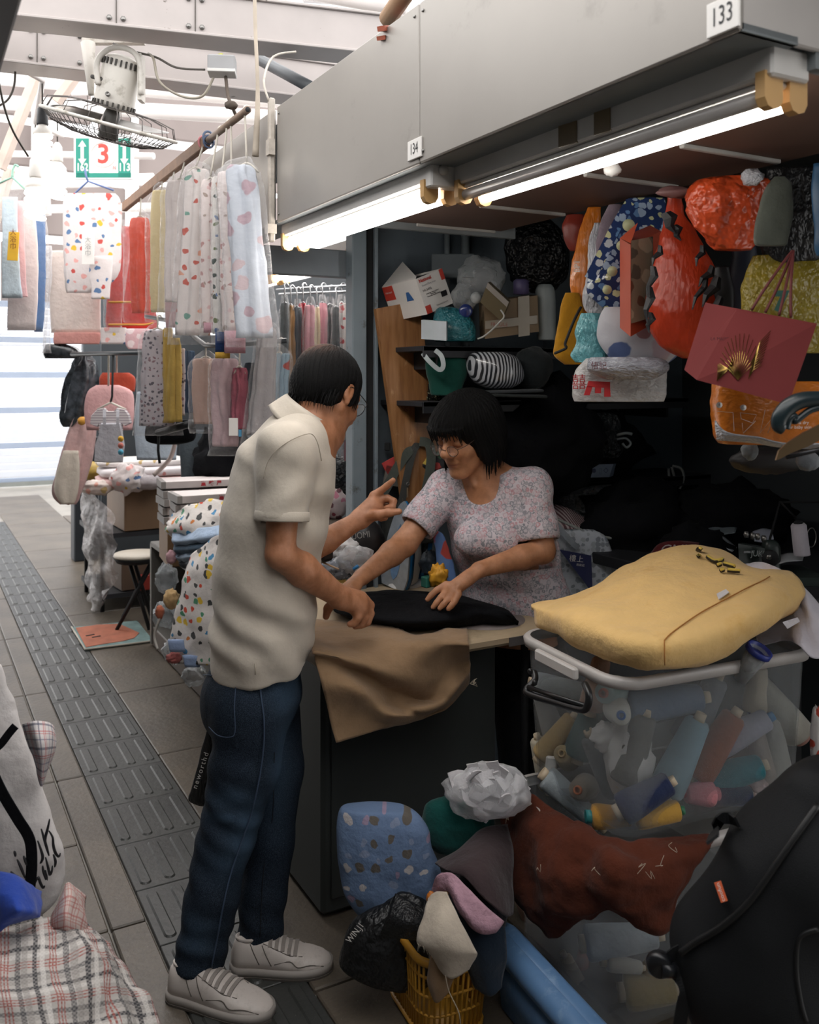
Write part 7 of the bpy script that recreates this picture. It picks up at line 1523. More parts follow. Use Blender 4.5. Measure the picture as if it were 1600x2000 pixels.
dsp = sines(vs, [((40, -30, 90), 0, .004, c_(440, 1620, 2.28), (.10, .15, .10)), ((30, 20, 100), 1, .004, c_(395, 1860, 2.26), (.10, .12, .08)), ((40, -10, 80), 2, .004, c_(505, 1830, 2.36), (.1, .12, .07)), ((-40, 20, 70), 1, .003, c_(560, 1340, 2.38), (.08, .2, .06)), ((20, 10, 60), 1, .003, c_(450, 1480, 2.3), (.1, .15, .10)), ((25, -30, 55), 0, .0035, c_(400, 1740, 2.28), (.1, .1, .12))])
dsp += .002*np.sin(vs[:, 2]*25+vs[:, 0]*30)*np.sin(vs[:, 1]*20); vs = vs+nr*dsp[:, None]; JV = vs
tj = NT('denim'); tj.b.inputs['Roughness'].default_value = .85; tj.b.inputs['Specular IOR Level'].default_value = .15
at = tj.node('ShaderNodeAttribute'); at.attribute_name = 'tint'
k_ = tj.ramp(tj.noise(9, 5), [(.3, lin('#0d1219')), (.7, lin('#151c27'))]); k_ = tj.mix(at.outputs['Fac'], k_, lin('#3d5368'))
k_ = tj.mix(tj.ramp(tj.noise(500, 2), [(.4, (0,)*3), (.7, (.25,)*3)]), k_, lin('#5a6c80')); tj.col(k_); n = tj.bump(tj.noise(28, 4), .35, .01); tj.bump(tj.noise(900, 2), .3, .001, n)
fade = np.zeros(len(vs))       # whiskers and worn thighs of the wash
for (px, py, d, r, s_) in ((545, 1480, 2.38, (.05, .09, .16), .8), (490, 1640, 2.28, (.05, .08, .10), .8), (455, 1560, 2.27, (.05, .06, .03), .5), (430, 1600, 2.27, (.06, .06, .015), .6), (555, 1350, 2.36, (.06, .08, .06), .6), (450, 1690, 2.26, (.05, .06, .05), .45), (380, 1830, 2.25, (.05, .05, .05), .35)):
    fade = np.maximum(fade, s_*np.exp(-(((vs-np.array(P(px, py, d)))/np.array(r))**2).sum(1)))
jeans = npmesh('jeans', vs, Q, tj.m, man, attr=np.stack([fade]*3+[np.ones_like(fade)], 1))
M_st = mat('denim_stitch', '#33445a', .8); M_sd = mat('denim_dark', '#0e141d', .9)
def seam(pts, nm='seam', m=M_st, r=.0012): MB().tube([onmesh(JV, x, y, .0012) for x, y in pts], r, 5, sub=4).build(nm, m, jeans)
seam([(507, 1318), (510, 1360), (516, 1410), (514, 1470), (503, 1540), (488, 1600), (470, 1650), (450, 1710), (436, 1770), (425, 1830), (413, 1890)], r=.0022)
seam([(397, 1318), (430, 1320), (462, 1322)], 'pocket_edge'); seam([(462, 1322), (458, 1380), (459, 1430), (448, 1440), (425, 1436), (408, 1420)], 'pocket_edge'); seam([(508, 1326), (535, 1330), (560, 1326), (578, 1308), (584, 1290)], 'pocket_edge'); seam([(536, 1470), (532, 1600), (515, 1700), (508, 1830)], 'seam', M_sd)
# shoes
M_shoe = mat('shoe_leather', '#c4bbb4', .5, .05, 14, dirt='#a49a92', dscale=20); M_sole = mat('shoe_sole', '#97908a', .7, .08); M_shd = mat('shoe_line', '#5d5650', .8); M_lace = fabric('lace_grey', '#8f8781')
def shoe(lb, H, T, side):
    H = V(H); T = V(T); H.z = T.z = 0; ax_ = (T-H).normalized(); L_ = (T-H).length; sd = UP.cross(ax_)
    o = thing('sneaker', lb, 'shoe', tuple((H+T)/2)); 
    W = lambda s: .045*(1-(abs(s-.62)/.66)**2.6)**.5*(.82+.18*math.exp(-((s-.66)/.22)**2)) if abs(s-.62) < .66 else .004
    def wd(s): 
        if s < .12: return .036*math.sqrt(max(0.0, 1-((.12-s)/.125)**2))
        if s < .66: t_ = (s-.12)/.54; return .036+.013*(t_*t_*(3-2*t_))
        return .049*max(0.0, 1-((s-.66)/.345)**2.3)**.5
    hts = [(0, .050), (.04, .082), (.12, .088), (.24, .084), (.36, .088), (.48, .078), (.62, .062), (.76, .050), (.88, .043), (.96, .034), (1, .022)]
    def ht(s):
        for (a, b), (c, d) in zip(hts, hts[1:]):
            if a <= s <= c: t_ = (s-a)/(c-a); t_ = t_*t_*(3-2*t_); return b+(d-b)*t_
        return .02
    def pt(s, ang, k=1.0, z0=.020): 
        w = max(wd(s), .003)*k; h = ht(s)-z0; e = .75
        return H+ax_*(L_*s)+sd*(w*math.copysign(abs(math.cos(ang))**e, math.cos(ang)))+UP*(z0+h*k**.5*max(0.0, math.sin(ang))**e)
    S_ = [i/30 for i in range(31)]
    MB().loft([[pt(s, math.pi*j/14) for j in range(15)] for s in S_], closed=True).build('upper', M_shoe, o)
    so = MB(); so.loft([[H+ax_*(L_*(s*1.02-.01))+sd*(x*(max(wd(s), .004)+.004))+UP*z for x, z in ((1, .004), (1.06, .016), (1.0, .025), (-1.0, .025), (-1.06, .016), (-1, .004))] for s in S_]); so.build('sole', M_sole, o)
    MB().loft([[H+ax_*(L_*(s*1.02-.01))+sd*(x*(max(wd(s), .004)+.0055))+UP*z for x, z in ((1, .0), (1.03, .006), (-1.03, .006), (-1, .0))] for s in S_], smooth=False).build('outsole', M_shd, o)
    for k in range(5):
        s = .40+.062*k; MB().strap([pt(s, math.radians(a), 1.03) for a in (52, 72, 90, 108, 128)], .010, lambda t_: UP, .003, sub=3).build('lace', M_lace, o)
    for g in (1, -1):
        A = lambda d: math.radians(d if g > 0 else 180-d)
        MB().tube([pt(.33, A(60), 1.01), pt(.45, A(52), 1.01), pt(.6, A(50), 1.01), pt(.72, A(60), 1.01)], .0014, 5, sub=4).build('stitch_line', M_shd, o)
        MB().tube([pt(.20, A(60), 1.01), pt(.24, A(35), 1.01), pt(.30, A(8), 1.01)], .0014, 5, sub=4).build('stitch_line', M_shd, o); MB().tube([pt(.32, A(55), 1.01), pt(.36, A(30), 1.01), pt(.42, A(8), 1.01)], .0014, 5, sub=4).build('stitch_line', M_shd, o)
        MB().tube([pt(.45, A(12), 1.01), pt(.6, A(30), 1.01), pt(.68, A(14), 1.01), pt(.8, A(25), 1.01), pt(.93, A(12), 1.01)], .0013, 5, sub=4).build('stitch_line', M_shd, o)
    MB().loft([[H+ax_*(L_*(.17+.125*math.cos(a)*r_))+sd*(.022*math.sin(a)*r_)+UP*z_ for a in [2*math.pi*j/20 for j in range(20)]] for r_, z_ in ((1.0, .080), (1.06, .088), (.9, .090), (.8, .08))], True, False).build('collar', M_shoe, o)
    return o
shoe('white leather sneaker nearest the camera, on the man\'s rear foot', atZ(332, 1925, .02), atZ(532, 1972, .02), 1)
shoe('white leather sneaker on the man\'s forward foot beside the black bag', atZ(452, 1878, .02), atZ(648, 1876, .02), -1)
# small black bag hanging behind the thigh
b = thing('black_wrist_pouch', 'small black pouch with white lettering behind the man\'s thigh', 'pouch', P(395, 1570, 2.5))
loftpx([(1428, 404, 414), (1450, 398, 424), (1500, 384, 426), (1540, 374, 424), (1562, 368, 420), (1572, 385, 420)], 2.46, .4, 18, 4, .003, 10, 4).build('pouch_body', M_bb, b)
text('lettering', 'neworthd', .020, P(392, 1505, 2.42), UP*.95+RGT*.32, -RGT*.95+UP*.3, M_plate, b, .0, spacing=1.3)
MB().strap([P(410, 1430, 2.44), P(414, 1400, 2.42), P(420, 1380, 2.44)], .012, -FWD, .003, sub=3).build('strap', M_bb, b)
# ---------------------------------------------------------------- the woman
wom = thing('person', 'woman with black bob and glasses in a pale floral top behind the table', 'person', (1.82, 2.55, 0))
SKW = skin_mat('skin_woman', '#b8825f', '#9a6847', '#7a3f34')
fw = (RGT*-.64-FWD*.70-UP*.33); hw = Head(P(910, 850, 2.96), fw, UP+fw*.3, 1.04)
wt = (RGT*.90-FWD*.43).normalized()       # her left
K = dict(sr=P(872, 952, 3.06), er=P(790, 1062, 2.97), wr=P(706, 1128, 2.80), sl=P(1040, 950, 2.96), el=P(1060, 1076, 2.90), wl=P(938, 1112, 2.80), nb=P(950, 935, 3.02))
B = Field((.95, 1.95, .66), (2.25, 3.05, 1.60), .0031)
hw.build(B)
B.cone(hw.L(-.035, 0, -.05), K['nb']+V((0, 0, .01)), .047, .055, .02); B.cone(hw.L(-.01, 0, -.07), P(938, 952, 2.985), .034, .040, .03)
for g in (-1, 1): B.cone(hw.L(-.01, g*.040, -.065), P(934+g*8, 948, 2.945), .008, .006, .015)
B.cone(K['nb'], P(965, 1000, 3.02), .062, .088, .04, w=wt, ws=1.5); B.cone(P(965, 1000, 3.02), P(1000, 1180, 3.07), .090, .10, .04, w=wt, ws=1.4); B.cone(P(1000, 1180, 3.07), P(1008, 1290, 3.08), .10, .11, .04, w=wt, ws=1.4)
B.cone(K['nb'], K['sr'], .048, .046, .03); B.cone(K['nb'], K['sl'], .048, .046, .03)
B.cone(K['sr'], K['er'], .046, .041, .02); B.cone(K['sl'], K['el'], .046, .040, .02)
e_, w_ = K['er'], K['wr']; B.cone(e_, e_.lerp(w_, .3), .041, .039, .015); B.cone(e_.lerp(w_, .3), w_, .039, .025, .015)
e_, w_ = K['el'], K['wl']; B.cone(e_, e_.lerp(w_, .35), .039, .037, .012); B.cone(e_.lerp(w_, .35), w_, .037, .0245, .015)
# her left hand resting on the black cloth
B.cone(P(936, 1113, 2.795), P(893, 1145, 2.755), .022, .020, .010, w=RGT*.6+UP*.2-FWD*.6, ws=1.35); B.cone(P(915, 1128, 2.775), P(884, 1150, 2.75), .018, .017, .012, w=V((.5, .5, .7)), ws=1.2)
WH = [[P(872, 1142, 2.765), P(853, 1153, 2.76), P(842, 1163, 2.755), P(835, 1171, 2.75)], [P(878, 1150, 2.75), P(862, 1166, 2.742), P(853, 1177, 2.735), P(846, 1186, 2.73)],
      [P(886, 1156, 2.738), P(874, 1172, 2.727), P(866, 1181, 2.72), P(859, 1188, 2.716)], [P(895, 1160, 2.725), P(888, 1175, 2.713), P(882, 1183, 2.708), P(876, 1189, 2.705)]]
for q in WH: hand_chain(B, q, [.0120, .0100, .0092, .0078], .003)
hand_chain(B, [P(905, 1140, 2.80), P(885, 1158, 2.81), P(866, 1172, 2.80), P(856, 1180, 2.79)], [.014, .012, .0105, .009], .006)
# her right hand, flat, meeting the man's hand
B.cone(P(706, 1128, 2.80), P(680, 1150, 2.74), .022, .021, .010, w=V((.4, -.8, .4)), ws=1.35)
for k in range(4): hand_chain(B, [P(684-k*3, 1148+k*3, 2.745-.012*k), P(668-k*2, 1160+k*3, 2.71-.012*k), P(656-k*1, 1170+k*2, 2.69-.012*k), P(648, 1177+k*1.5, 2.675-.012*k)], [.0115, .010, .009, .0078], .003)
hand_chain(B, [P(700, 1138, 2.77), P(694, 1158, 2.73), P(684, 1170, 2.70)], [.015, .012, .009], .006)
for a_, b_ in (((930, 1112, 2.774), (892, 1140, 2.738)), ((922, 1122, 2.764), (892, 1148, 2.730))): B.cone(P(*a_), P(*b_), .0024, .0024, .005)
vs, Q = B.mesh(2); del B; mt_ = hw.tint(vs)
npmesh('body', vs, Q, SKW, wom, attr=np.stack([mt_, mt_, mt_, np.ones_like(mt_)], 1))
nails(wom, [tipnail(q, -FWD*.7+UP*.4) for q in WH], M_nail)
for g in (-1, 1): MB().tube([hw.L(.096, g*.014, .033), hw.L(.094, g*.030, .039), hw.L(.082, g*.050, .034)], lambda t_: .0022*(1.1-t_*.6), 5, sub=4).build('eyebrow', M_hair, wom)
wom['glabel'] = 'round wire glasses low on the woman\'s nose'
hw.glasses(wom, 'glasses', mat('rim_bronze', '#4a3a32', .3, .05, metal=.6), M_lens, -.006, .006, .021, .0165)
HF = hairfield(hw, [((-.022, 0, .040), (.124, .106, .100), 0), ((.055, 0, .062), (.056, .074, .048), .02), ((-.045, 0, -.010), (.086, .106, .085), .03), ((-.004, .078, -.035), (.042, .026, .060), .03), ((-.004, -.078, -.035), (.042, .026, .060), .03)],
               [((.140, 0, -.046), (.100, .088, .106), .014), ((.030, 0, -.118), (.085, .080, .045), .02), ((-.03, 0, -.14), (.14, .14, .050), .014)])
vs, Q = HF.mesh(2); q = hw.local(vs); nr = vnormals(vs, Q)
vs += nr*(.0012*np.sin(np.arctan2(q[:, 1], q[:, 0]+.02)*60+5*np.sin(q[:, 2]*30))+.0010*np.sin(np.arctan2(q[:, 1], q[:, 0]+.02)*27+q[:, 2]*50)+.0045*np.sin(np.arctan2(q[:, 1], q[:, 0]+.02)*9+q[:, 2]*22)*np.clip(.06-q[:, 2], 0, .1)*12)[:, None]
z_ = np.zeros(len(vs)); npmesh('hair', vs, Q, M_hair, wom, attr=np.stack([z_, z_, z_, z_+1], 1))
hs_ = MB(); rr = rnd(8)
for k in range(46):       # fringe in uneven locks
    b0 = -.068+.136*k/45+.004*(rr.random()-.5); a0 = .118-.42*b0*b0/.07; L_ = .012+.020*rr.random()*(1 if abs(b0) < .05 else 1.8)
    hs_.tube([hw.L(a0-.030, b0*.8, .085), hw.L(a0-.006, b0*.97, .062), hw.L(a0-.002, b0+.006*(rr.random()-.5), .054), hw.L(a0-.007, b0+.012*(rr.random()-.5), .052-L_)], lambda t_: .0048*(1.12-t_)**.7, 5, sub=2)
for k in range(170):      # side and back ends
    an = math.radians(52+rr.random()*256); a0 = -.03+.092*math.cos(an); b0 = .104*math.sin(an); c0 = -.045+.02*rr.random(); dn_ = .03*rr.random()+(.02 if abs(an-math.pi) > 1.75 else 0)
    hs_.tube([hw.L(a0, b0, c0+.02), hw.L(a0+.004, b0*1.02, c0-.020), hw.L(a0+.012+.008*rr.random(), b0*.97, c0-.042-dn_)], lambda t_: .0036*(1.1-t_)**.7, 5, sub=2)
hs_.build('hair_ends', M_hair, wom, kind='stuff')
Sf = Field((1.20, 1.95, .66), (2.25, 3.05, 1.40), .0045)
ch = [(P(1012, 1250, 3.08), .128), (P(1005, 1160, 3.07), .120), (P(985, 1070, 3.04), .118), (P(968, 1000, 3.03), .108), (P(956, 955, 3.02), .076)]
for (a_, ra), (b_, rb) in zip(ch, ch[1:]): Sf.cone(a_, b_, ra, rb, .05, w=wt, ws=1.42)
for g, x in ((-1, 925), (1, 985)): Sf.ell(P(x, 1055, 2.92), (.062, .062, .06), None, .05)
Sf.cone(P(955, 950, 3.02), K['sr'], .060, .060, .04); Sf.cone(P(955, 950, 3.02), K['sl'], .060, .060, .04)
for a_, b_, t_ in ((K['sr'], K['er'], .50), (K['sl'], K['el'], .58)):
    d_ = (b_-a_).normalized(); c0 = a_.lerp(b_, t_); Sf.cone(a_, c0+d_*.03, .060, .064, .02)
    lo_ = np.minimum(np.array(b_), np.array(c0))-.075; hi_ = np.maximum(np.array(b_), np.array(c0))+.075; 
    Sf.plane(c0, d_, tuple(lo_), tuple(hi_)) if False else None
    # square end: remove everything past the cuff round the arm
    Sf.cone(c0+d_*.055, b_+d_*.05, .085, .085, .0, 'sub', flat=True); Sf.cone(c0-d_*.03, c0+d_*.06, .048, .054, .0, 'sub')
Sf.plane(P(1010, 1216, 3.0), -UP)
Sf.cone(hw.L(-.03, 0, -.05), K['nb']+UP*.012, .070, .072, .012, 'sub'); Sf.ell(P(928, 945, 2.91), (.082, .078, .078), None, .015, 'sub')
vs, Q = Sf.mesh(3); nr = vnormals(vs, Q)
dsp = sines(vs, [((50, 20, 30), 0, .004, c_(930, 1010, 2.92), (.05, .06, .12)), ((20, 15, 70), 1, .0045, c_(1000, 1130, 2.97), (.15, .2, .10)), ((40, 30, 50), 2, .004, c_(890, 1080, 2.95), (.08, .1, .12)), ((-40, 20, 60), 0, .004, c_(1060, 990, 2.92), (.08, .1, .08)), ((60, 20, 10), 1, .004, c_(870, 960, 3.0), (.06, .08, .08)), ((30, 40, 40), 1, .004, c_(1020, 1080, 2.95), (.08, .1, .1))])
dsp += .003*np.sin(vs[:, 0]*17+np.sin(vs[:, 2]*12)*2)*np.sin(vs[:, 2]*14+vs[:, 1]*9); vs = vs+nr*dsp[:, None]
M_flo = printed('floral_cotton', '#c8bfc4', ['#8f8d94', '#b58d92', '#9a979c', '#7f8288', '#b9a0a6', '#a3a0a6'], 78, .85, rnd=.95, ring=True, wr=.2, planar=False)
npmesh('floral_top', vs, Q, M_flo, wom)
Tf = Field((1.45, 2.15, .0), (2.25, 3.05, .90), .008)
Tf.cone(P(1008, 1230, 3.08)+V((.03, 0, 0)), P(1012, 1330, 3.09)+V((.07, 0, 0)), .095, .10, .03, w=wt, ws=1.35)
for g in (-1, 1):
    h_ = P(1012, 1330, 3.09)+V((.08, 0, 0))+wt*(g*.08); f_ = V((h_.x+.02, h_.y, .02)); Tf.cone(h_, f_, .085, .055, .03)
Tf.plane((0, 0, .004), -UP)
vs, Q = Tf.mesh(2); npmesh('trousers', vs, Q, fabric('trouser_dark', '#1a1b20'), wom)
# ================================================================ CLOTHES OF THE NEIGHBOURING STALL
DOFF = 0.0
RX = .93
def drail(px, X=RX): r = ray(px, 500); return X/r.x
rail = thing('hanging_rail', 'brown wooden rail with a bare pipe end slung under the roof', 'rail', (RX, 3.5, 2.33))
ra, rb, rc = atX(484, 214, RX), atX(405, 275, RX), atX(243, 404, RX)
M_pipe = mat('rusty_pipe', '#8a7667', .5, .2, 20, dirt='#5a4636'); M_bat2 = mat('brown_batten', '#7d5f4a', .7, .2, 20)
MB().cyl(ra, rb.lerp(rc, .1), .012, n=12).build('pipe', M_pipe, rail); MB().cyl(ra-V((0, .001, 0)), ra+V((0, .004, 0)), .0085, n=10).build('pipe_mouth', M_black, rail)
MB().box((rb+rc)/2, (.025, .045, (rc-rb).length), basis(rc-rb, V((1, 0, 0))), .003).build('batten', M_bat2, rail)
for k, (px, py, c) in enumerate(((405, 270, '#5c6b84'), (398, 278, '#c47a80'), (410, 275, '#4a5870'))):
    q = atX(px, py, RX); MB().tube([q+V((.018*math.cos(a), .012*k-.01, .022*math.sin(a))) for a in [2*math.pi*j/16 for j in range(16)]], .004, 6, True).build('tie', mat('tie%d' % k, c, .7), rail)
hk = MB().tube([P(441, 150, 3.05), P(445, 185, 3.0), P(450, 200, 2.95), atX(462, 228, RX)], .006, 6, sub=4); hk.blob(P(452, 205, 2.92), (.02, .015, .015), amp=.4, seed=3, nu=12, nv=8)
hk.build('hanging_tie', mat('rag_dark', '#4c423a', .9), rail)
rail2 = thing('hanging_rail', 'thin steel rail inside the neighbouring stall full of hangers', 'rail', (1.62, 3.6, 1.86))
M_rod = mat('steel_rod', '#a9adb2', .3, .05, metal=.7)
for q0, q1 in (((540, 566), (700, 556)), ((545, 575), (700, 568))): MB().cyl(P(*q0, 3.95), P(*q1, 3.75), .005, n=8).build('rod', M_rod, rail2)
GC = 'bagged clothes hanging outside the next stall'
M_hook = mat('hook_white', '#c9c2b6', .5); M_hookw = mat('hook_wire', '#9a9ca0', .35, metal=.6)
M_cov = film('garment_cover', (.92, .91, .92), .06, .07, 1.0, .34)
def garment(label, px, y0, y1, wt, wb, d, m, cover=True, cuff=None, hook=26, group=GC, seed=0, depth=.26, folds=5, fa=.009, cat='clothing', lean=0, cm=None, hm_=None, covpad=9, rows=None):
    o = thing('hanging_garment', label, cat, P(px, y1, d), group)
    x = lambda t_: px+lean*(t_-.5)
    if rows is None: rows = [(y0, x(0)-wt*.30, x(0)+wt*.30), (y0+(y1-y0)*.05, x(.05)-wt*.5, x(.05)+wt*.5), (y0+(y1-y0)*.35, x(.35)-(wt*.55), x(.35)+wt*.55), (y0+(y1-y0)*.7, x(.7)-(wt+wb)*.27, x(.7)+(wt+wb)*.27), (y1, x(1)-wb*.5, x(1)+wb*.5)]
    loftpx(rows, d, depth, 28, 5, .004, 14, seed, .003, 1.0, folds, fa).build('cloth', m, o)
    if cuff:
        for (ya, yb_, cmt) in cuff: loftpx([(ya, x(1)-wb*.52, x(1)+wb*.52), (yb_, x(1)-wb*.52, x(1)+wb*.52)], d-.004, depth*1.05, 20, 2, .001, 10, seed, 0, .8).build('cuff', cmt, o)
    if cover:
        p = covpad
        loftpx([(y0-16, px-5, px+5), (y0-4, x(0)-wt*.35-p*.5, x(0)+wt*.35+p*.5), (y0+(y1-y0)*.12, x(.1)-wt*.55-p, x(.1)+wt*.55+p), (y0+(y1-y0)*.6, x(.6)-(wt+wb)*.28-p, x(.6)+(wt+wb)*.28+p), (y1+18, x(1)-wb*.55-p*1.2, x(1)+wb*.55+p*1.2)], d, depth*1.35, 26, 5, .006, 9, seed+50, .010).build('plastic_cover', cm or M_cov, o)
    if hook:
        h = P(px, y0-4, d); t_ = P(px, y0-hook, d); k = d/F
        if group == GC: t_ = rb+(rc-rb)*max(-.9, min(1.0, (h.y-rb.y)/(rc.y-rb.y)))+V((0, 0, .012))
        MB().tube([h, h.lerp(t_, .75), t_+V((0, .006, 0)), t_+V((.012, .010, .008)), t_+V((.022, .010, -.004))], .0035 if d < 4.5 else .0045, 6, sub=3).build('hanger_hook', hm_ or M_hook, o)
        w = wt*.45*k; MB().tube([h-RGT*w-UP*.03, h, h+RGT*w-UP*.03], .004, 5, sub=3).build('hanger', hm_ or M_hook, o)
    return o
W1 = printed('baby_fish', '#e4dad6', ['#c25848', '#6fa090', '#e4dad6', '#d99a80', '#e4dad6', '#e4dad6'], 26, .30); W2 = printed('baby_palm', '#ded8d2', ['#3f4a44', '#5f6a3c', '#4c6a9a', '#c07a4a', '#ded8d2', '#ded8d2'], 40, .34)
W3 = printed('baby_pink', '#e6d8d4', ['#b98a86', '#e6d8d4', '#a89488', '#e6d8d4', '#d9b4b2'], 34, .28); W4 = printed('pale_balloon', '#c4cad4', ['#b59aa4', '#c4cad4', '#c4b0b4'], 14, .4)
W5 = printed('tiny_dots', '#c9bfc4', ['#5d5660', '#8c6a70', '#5d5660', '#c9bfc4'], 52, .34); W6 = fabric('plain_white', '#eadfdb', .05)
c_blue = fabric('cuff_blue', '#27406f'); c_pink = fabric('cuff_pink', '#c4949f'); c_yel = fabric('cuff_yellow', '#c29a40')
garment('pale blue balloon print garment in a long clear bag, nearest on the rail', 482, 322, 660, 52, 66, 2.88, W4, seed=1, lean=26, covpad=14)
garment('white garment with a pink hem hanging in clear plastic', 452, 335, 648, 32, 40, 3.00, W3, cuff=[(646, 690, c_pink)], seed=2, lean=14)
garment('white palm tree print trousers with a dark blue cuff', 433, 345, 652, 24, 28, 3.02, W2, cuff=[(648, 688, c_blue), (686, 700, c_yel)], seed=3, lean=4, folds=2, covpad=5)
garment('slim white and brown print trousers with a pale pink cuff', 411, 350, 640, 24, 26, 3.10, W3, cuff=[(630, 650, c_pink)], seed=4, folds=2, covpad=5)
garment('white fish print nightgown flaring at the hem in clear plastic', 383, 330, 655, 44, 62, 3.24, W1, seed=5, lean=-10, covpad=12)
garment('plain white garment in a glossy clear bag on the rail', 352, 352, 590, 44, 52, 3.46, W6, seed=6, covpad=12)
garment('narrow pink folded garment between white and cream ones', 337, 362, 640, 16, 20, 3.62, fabric('pale_pink', '#dcb6b8'), seed=7, folds=2, covpad=4)
garment('cream yellow garment in a tied clear bag', 316, 372, 610, 38, 36, 3.80, fabric('cream_yellow', '#e3d2a2', .06), seed=8, covpad=9)
garment('bright orange red garment in a rounded clear bag', 274, 425, 612, 32, 28, 4.15, fabric('orange_red', '#d8482a', .08), seed=9, lean=2, covpad=15)
# lower row
r3 = thing('hanging_rail', 'dark lower rail carrying the second row of clothes', 'rail', P(420, 640, 3.6)); MB().tube([P(285, 618, 4.05), P(340, 628, 3.9), P(402, 675, 3.55), P(440, 675, 3.3), P(560, 665, 3.3)], .009, 8).build('rod', mat('rod_dark', '#3c4043', .4), r3)
r4 = thing('hanging_rail', 'dark rail across the far stall above the child outfit', 'rail', P(220, 690, 5.3)); MB().cyl(P(140, 692, 5.22), P(345, 688, 4.7), .012, n=8).build('rod', mat('rod_dark', '#3c4043', .4), r4)
GL = 'clothes hanging in the lower row of the next stall'
garment('white garment with tiny dark print in the lower row', 308, 645, 832, 50, 66, 3.95, W5, seed=11, group=GL, folds=6)
garment('left one of two mustard yellow trousers in the lower row', 328, 640, 826, 14, 15, 3.92, fabric('mustard_soft', '#bfa056'), False, seed=12, group=GL, folds=2, depth=.5, hook=0)
garment('right one of two mustard yellow trousers in the lower row', 343, 660, 824, 14, 15, 3.90, fabric('mustard_soft', '#bfa056'), False, seed=13, group=GL, folds=2, depth=.5, hook=0)
garment('thin white dotted garment beside the yellow trousers', 353, 680, 812, 9, 9, 3.92, W5, False, seed=14, group=GL, hook=0, folds=2)
garment('dark denim blue garment in the lower row', 366, 685, 806, 22, 24, 4.0, fabric('denim_soft', '#4a5b70'), False, seed=15, group=GL, hook=0)
garment('peach and cream layered garment in a clear bag', 402, 700, 828, 46, 40, 3.55, printed('peach', '#d9b8a8', ['#e0d2b4', '#d9b8a8', '#d9a070'], 9, .45, stretch=(1, 1, .35)), seed=16, group=GL, covpad=8)
o = garment('pale pink garment with a small white tag in a clear bag', 440, 700, 872, 44, 42, 3.30, fabric('dusty_pink', '#c9adb0'), seed=17, group=GL, covpad=8)
MB().box(P(456, 834, 3.18), (.032, .004, .062), RCAM, .001).build('paper_tag', M_plate, o); MB().box(P(469, 846, 3.18), (.010, .004, .024), RCAM).build('blue_tag', mat('tag_blue', '#4f8fb4', .5), o)
garment('maroon pink ruched dress in the lower row', 468, 718, 838, 24, 28, 3.24, fabric('maroon_pink', '#9a5864', .2), seed=18, group=GL, folds=7, fa=.008, cover=False, hook=40)
garment('dark slate trousers beside the maroon pink dress', 494, 708, 812, 24, 16, 3.34, fabric('slate', '#3a444c'), False, seed=19, group=GL, hook=0)
garment('grey white garment in a long clear bag near the man\'s back', 516, 640, 850, 30, 46, 3.2, fabric('grey_white', '#aaa5a6'), seed=20, group=GL, lean=-16)
garment('light blue garment with a small motif near the man\'s head', 546, 690, 800, 22, 30, 3.32, printed('light_blue_motif', '#8fa8b8', ['#8fa8b8', '#b04a40', '#8fa8b8'], 14, .3), seed=21, group=GL, lean=-10)
# inside the next stall
GI = 'clothes crowded on the steel rail of the next stall'
for k, (px, w, c, lb) in enumerate(((556, 14, '#4c5356', 'charcoal garment leftmost on the steel rail'), (568, 14, '#8a6a48', 'tan garment second on the steel rail'), (580, 16, '#39424a', 'black and teal garment on the steel rail beside the tan one'), (592, 14, '#9c3a44', 'crimson garment on the steel rail'), (606, 18, '#c08a94', 'wide dusty pink garment on the steel rail'), (619, 12, '#cbb89c', 'cream garment on the steel rail between two pink ones'), (630, 16, '#b57480', 'rose pink garment on the steel rail right of the cream one'), (645, 20, '#25282c', 'black garment on the steel rail'), (657, 12, '#34383c', 'narrow dark grey garment on the steel rail'), (668, 16, '#c9b4b4', 'white and red print garment near the post'), (680, 12, '#b87a84', 'pink garment nearly touching the post'), (688, 8, '#c4b09c', 'beige garment rightmost against the post'))):
    m_ = printed('gi_wr', '#c9c0be', ['#a8343a', '#c9c0be', '#b9888c'], 30, .36) if 'white and red' in lb else fabric('gi_%d' % k, c, .15)
    yb_ = 900 if k in (4, 6, 10) else 860
    garment(lb, px, 592+(k % 3)*4, yb_, w*.8, w*1.25, 3.78+.02*((k*5) % 4), m_, k % 2 == 0 or w > 15, None, 36, GI, 30+k, .8, 3, .006, hm_=M_hookw, covpad=4)
# ---- goods left of the rail
GF = 'goods hanging over the far side of the lane'
def flat(name, label, cat, rows, d, m, parent=None, depth=.14, seed=0, e=.6, folds=0, fa=0.0, group=None, amp=.004):
    return loftpx(rows, d, depth, 22, 4, amp, 9, seed, .002, e, folds, fa).build(name, m, parent, label if not parent else None, cat if not parent else None, group)
def polypx(name, pts, d, th, m, parent):
    a = [P(x, y, d) for x, y in pts]; c = sum((p for p in a), V((0, 0, 0)))/len(a); f = [p.lerp(c, .06)-FWD*th/2 for p in a]; b_ = [p.lerp(c, .06)+FWD*th/2 for p in a]
    return MB().loft([b_, a, f][::-1], smooth=False).build(name, m, parent)
tw = thing('towel_set', 'pack of light blue, pink and white towels with a yellow tag at left edge', 'towel', P(40, 650, 4.6), GF)
flat('blue_towel', None, None, [(385, 5, 34), (420, 4, 34), (520, 4, 38), (582, 4, 44)], 4.55, fabric('towel_sky', '#c3d2dc', .05), tw)
flat('pink_towel', None, None, [(392, 33, 46), (480, 33, 48), (560, 36, 52), (580, 38, 54)], 4.57, fabric('towel_pink', '#ecbec0', .05), tw)
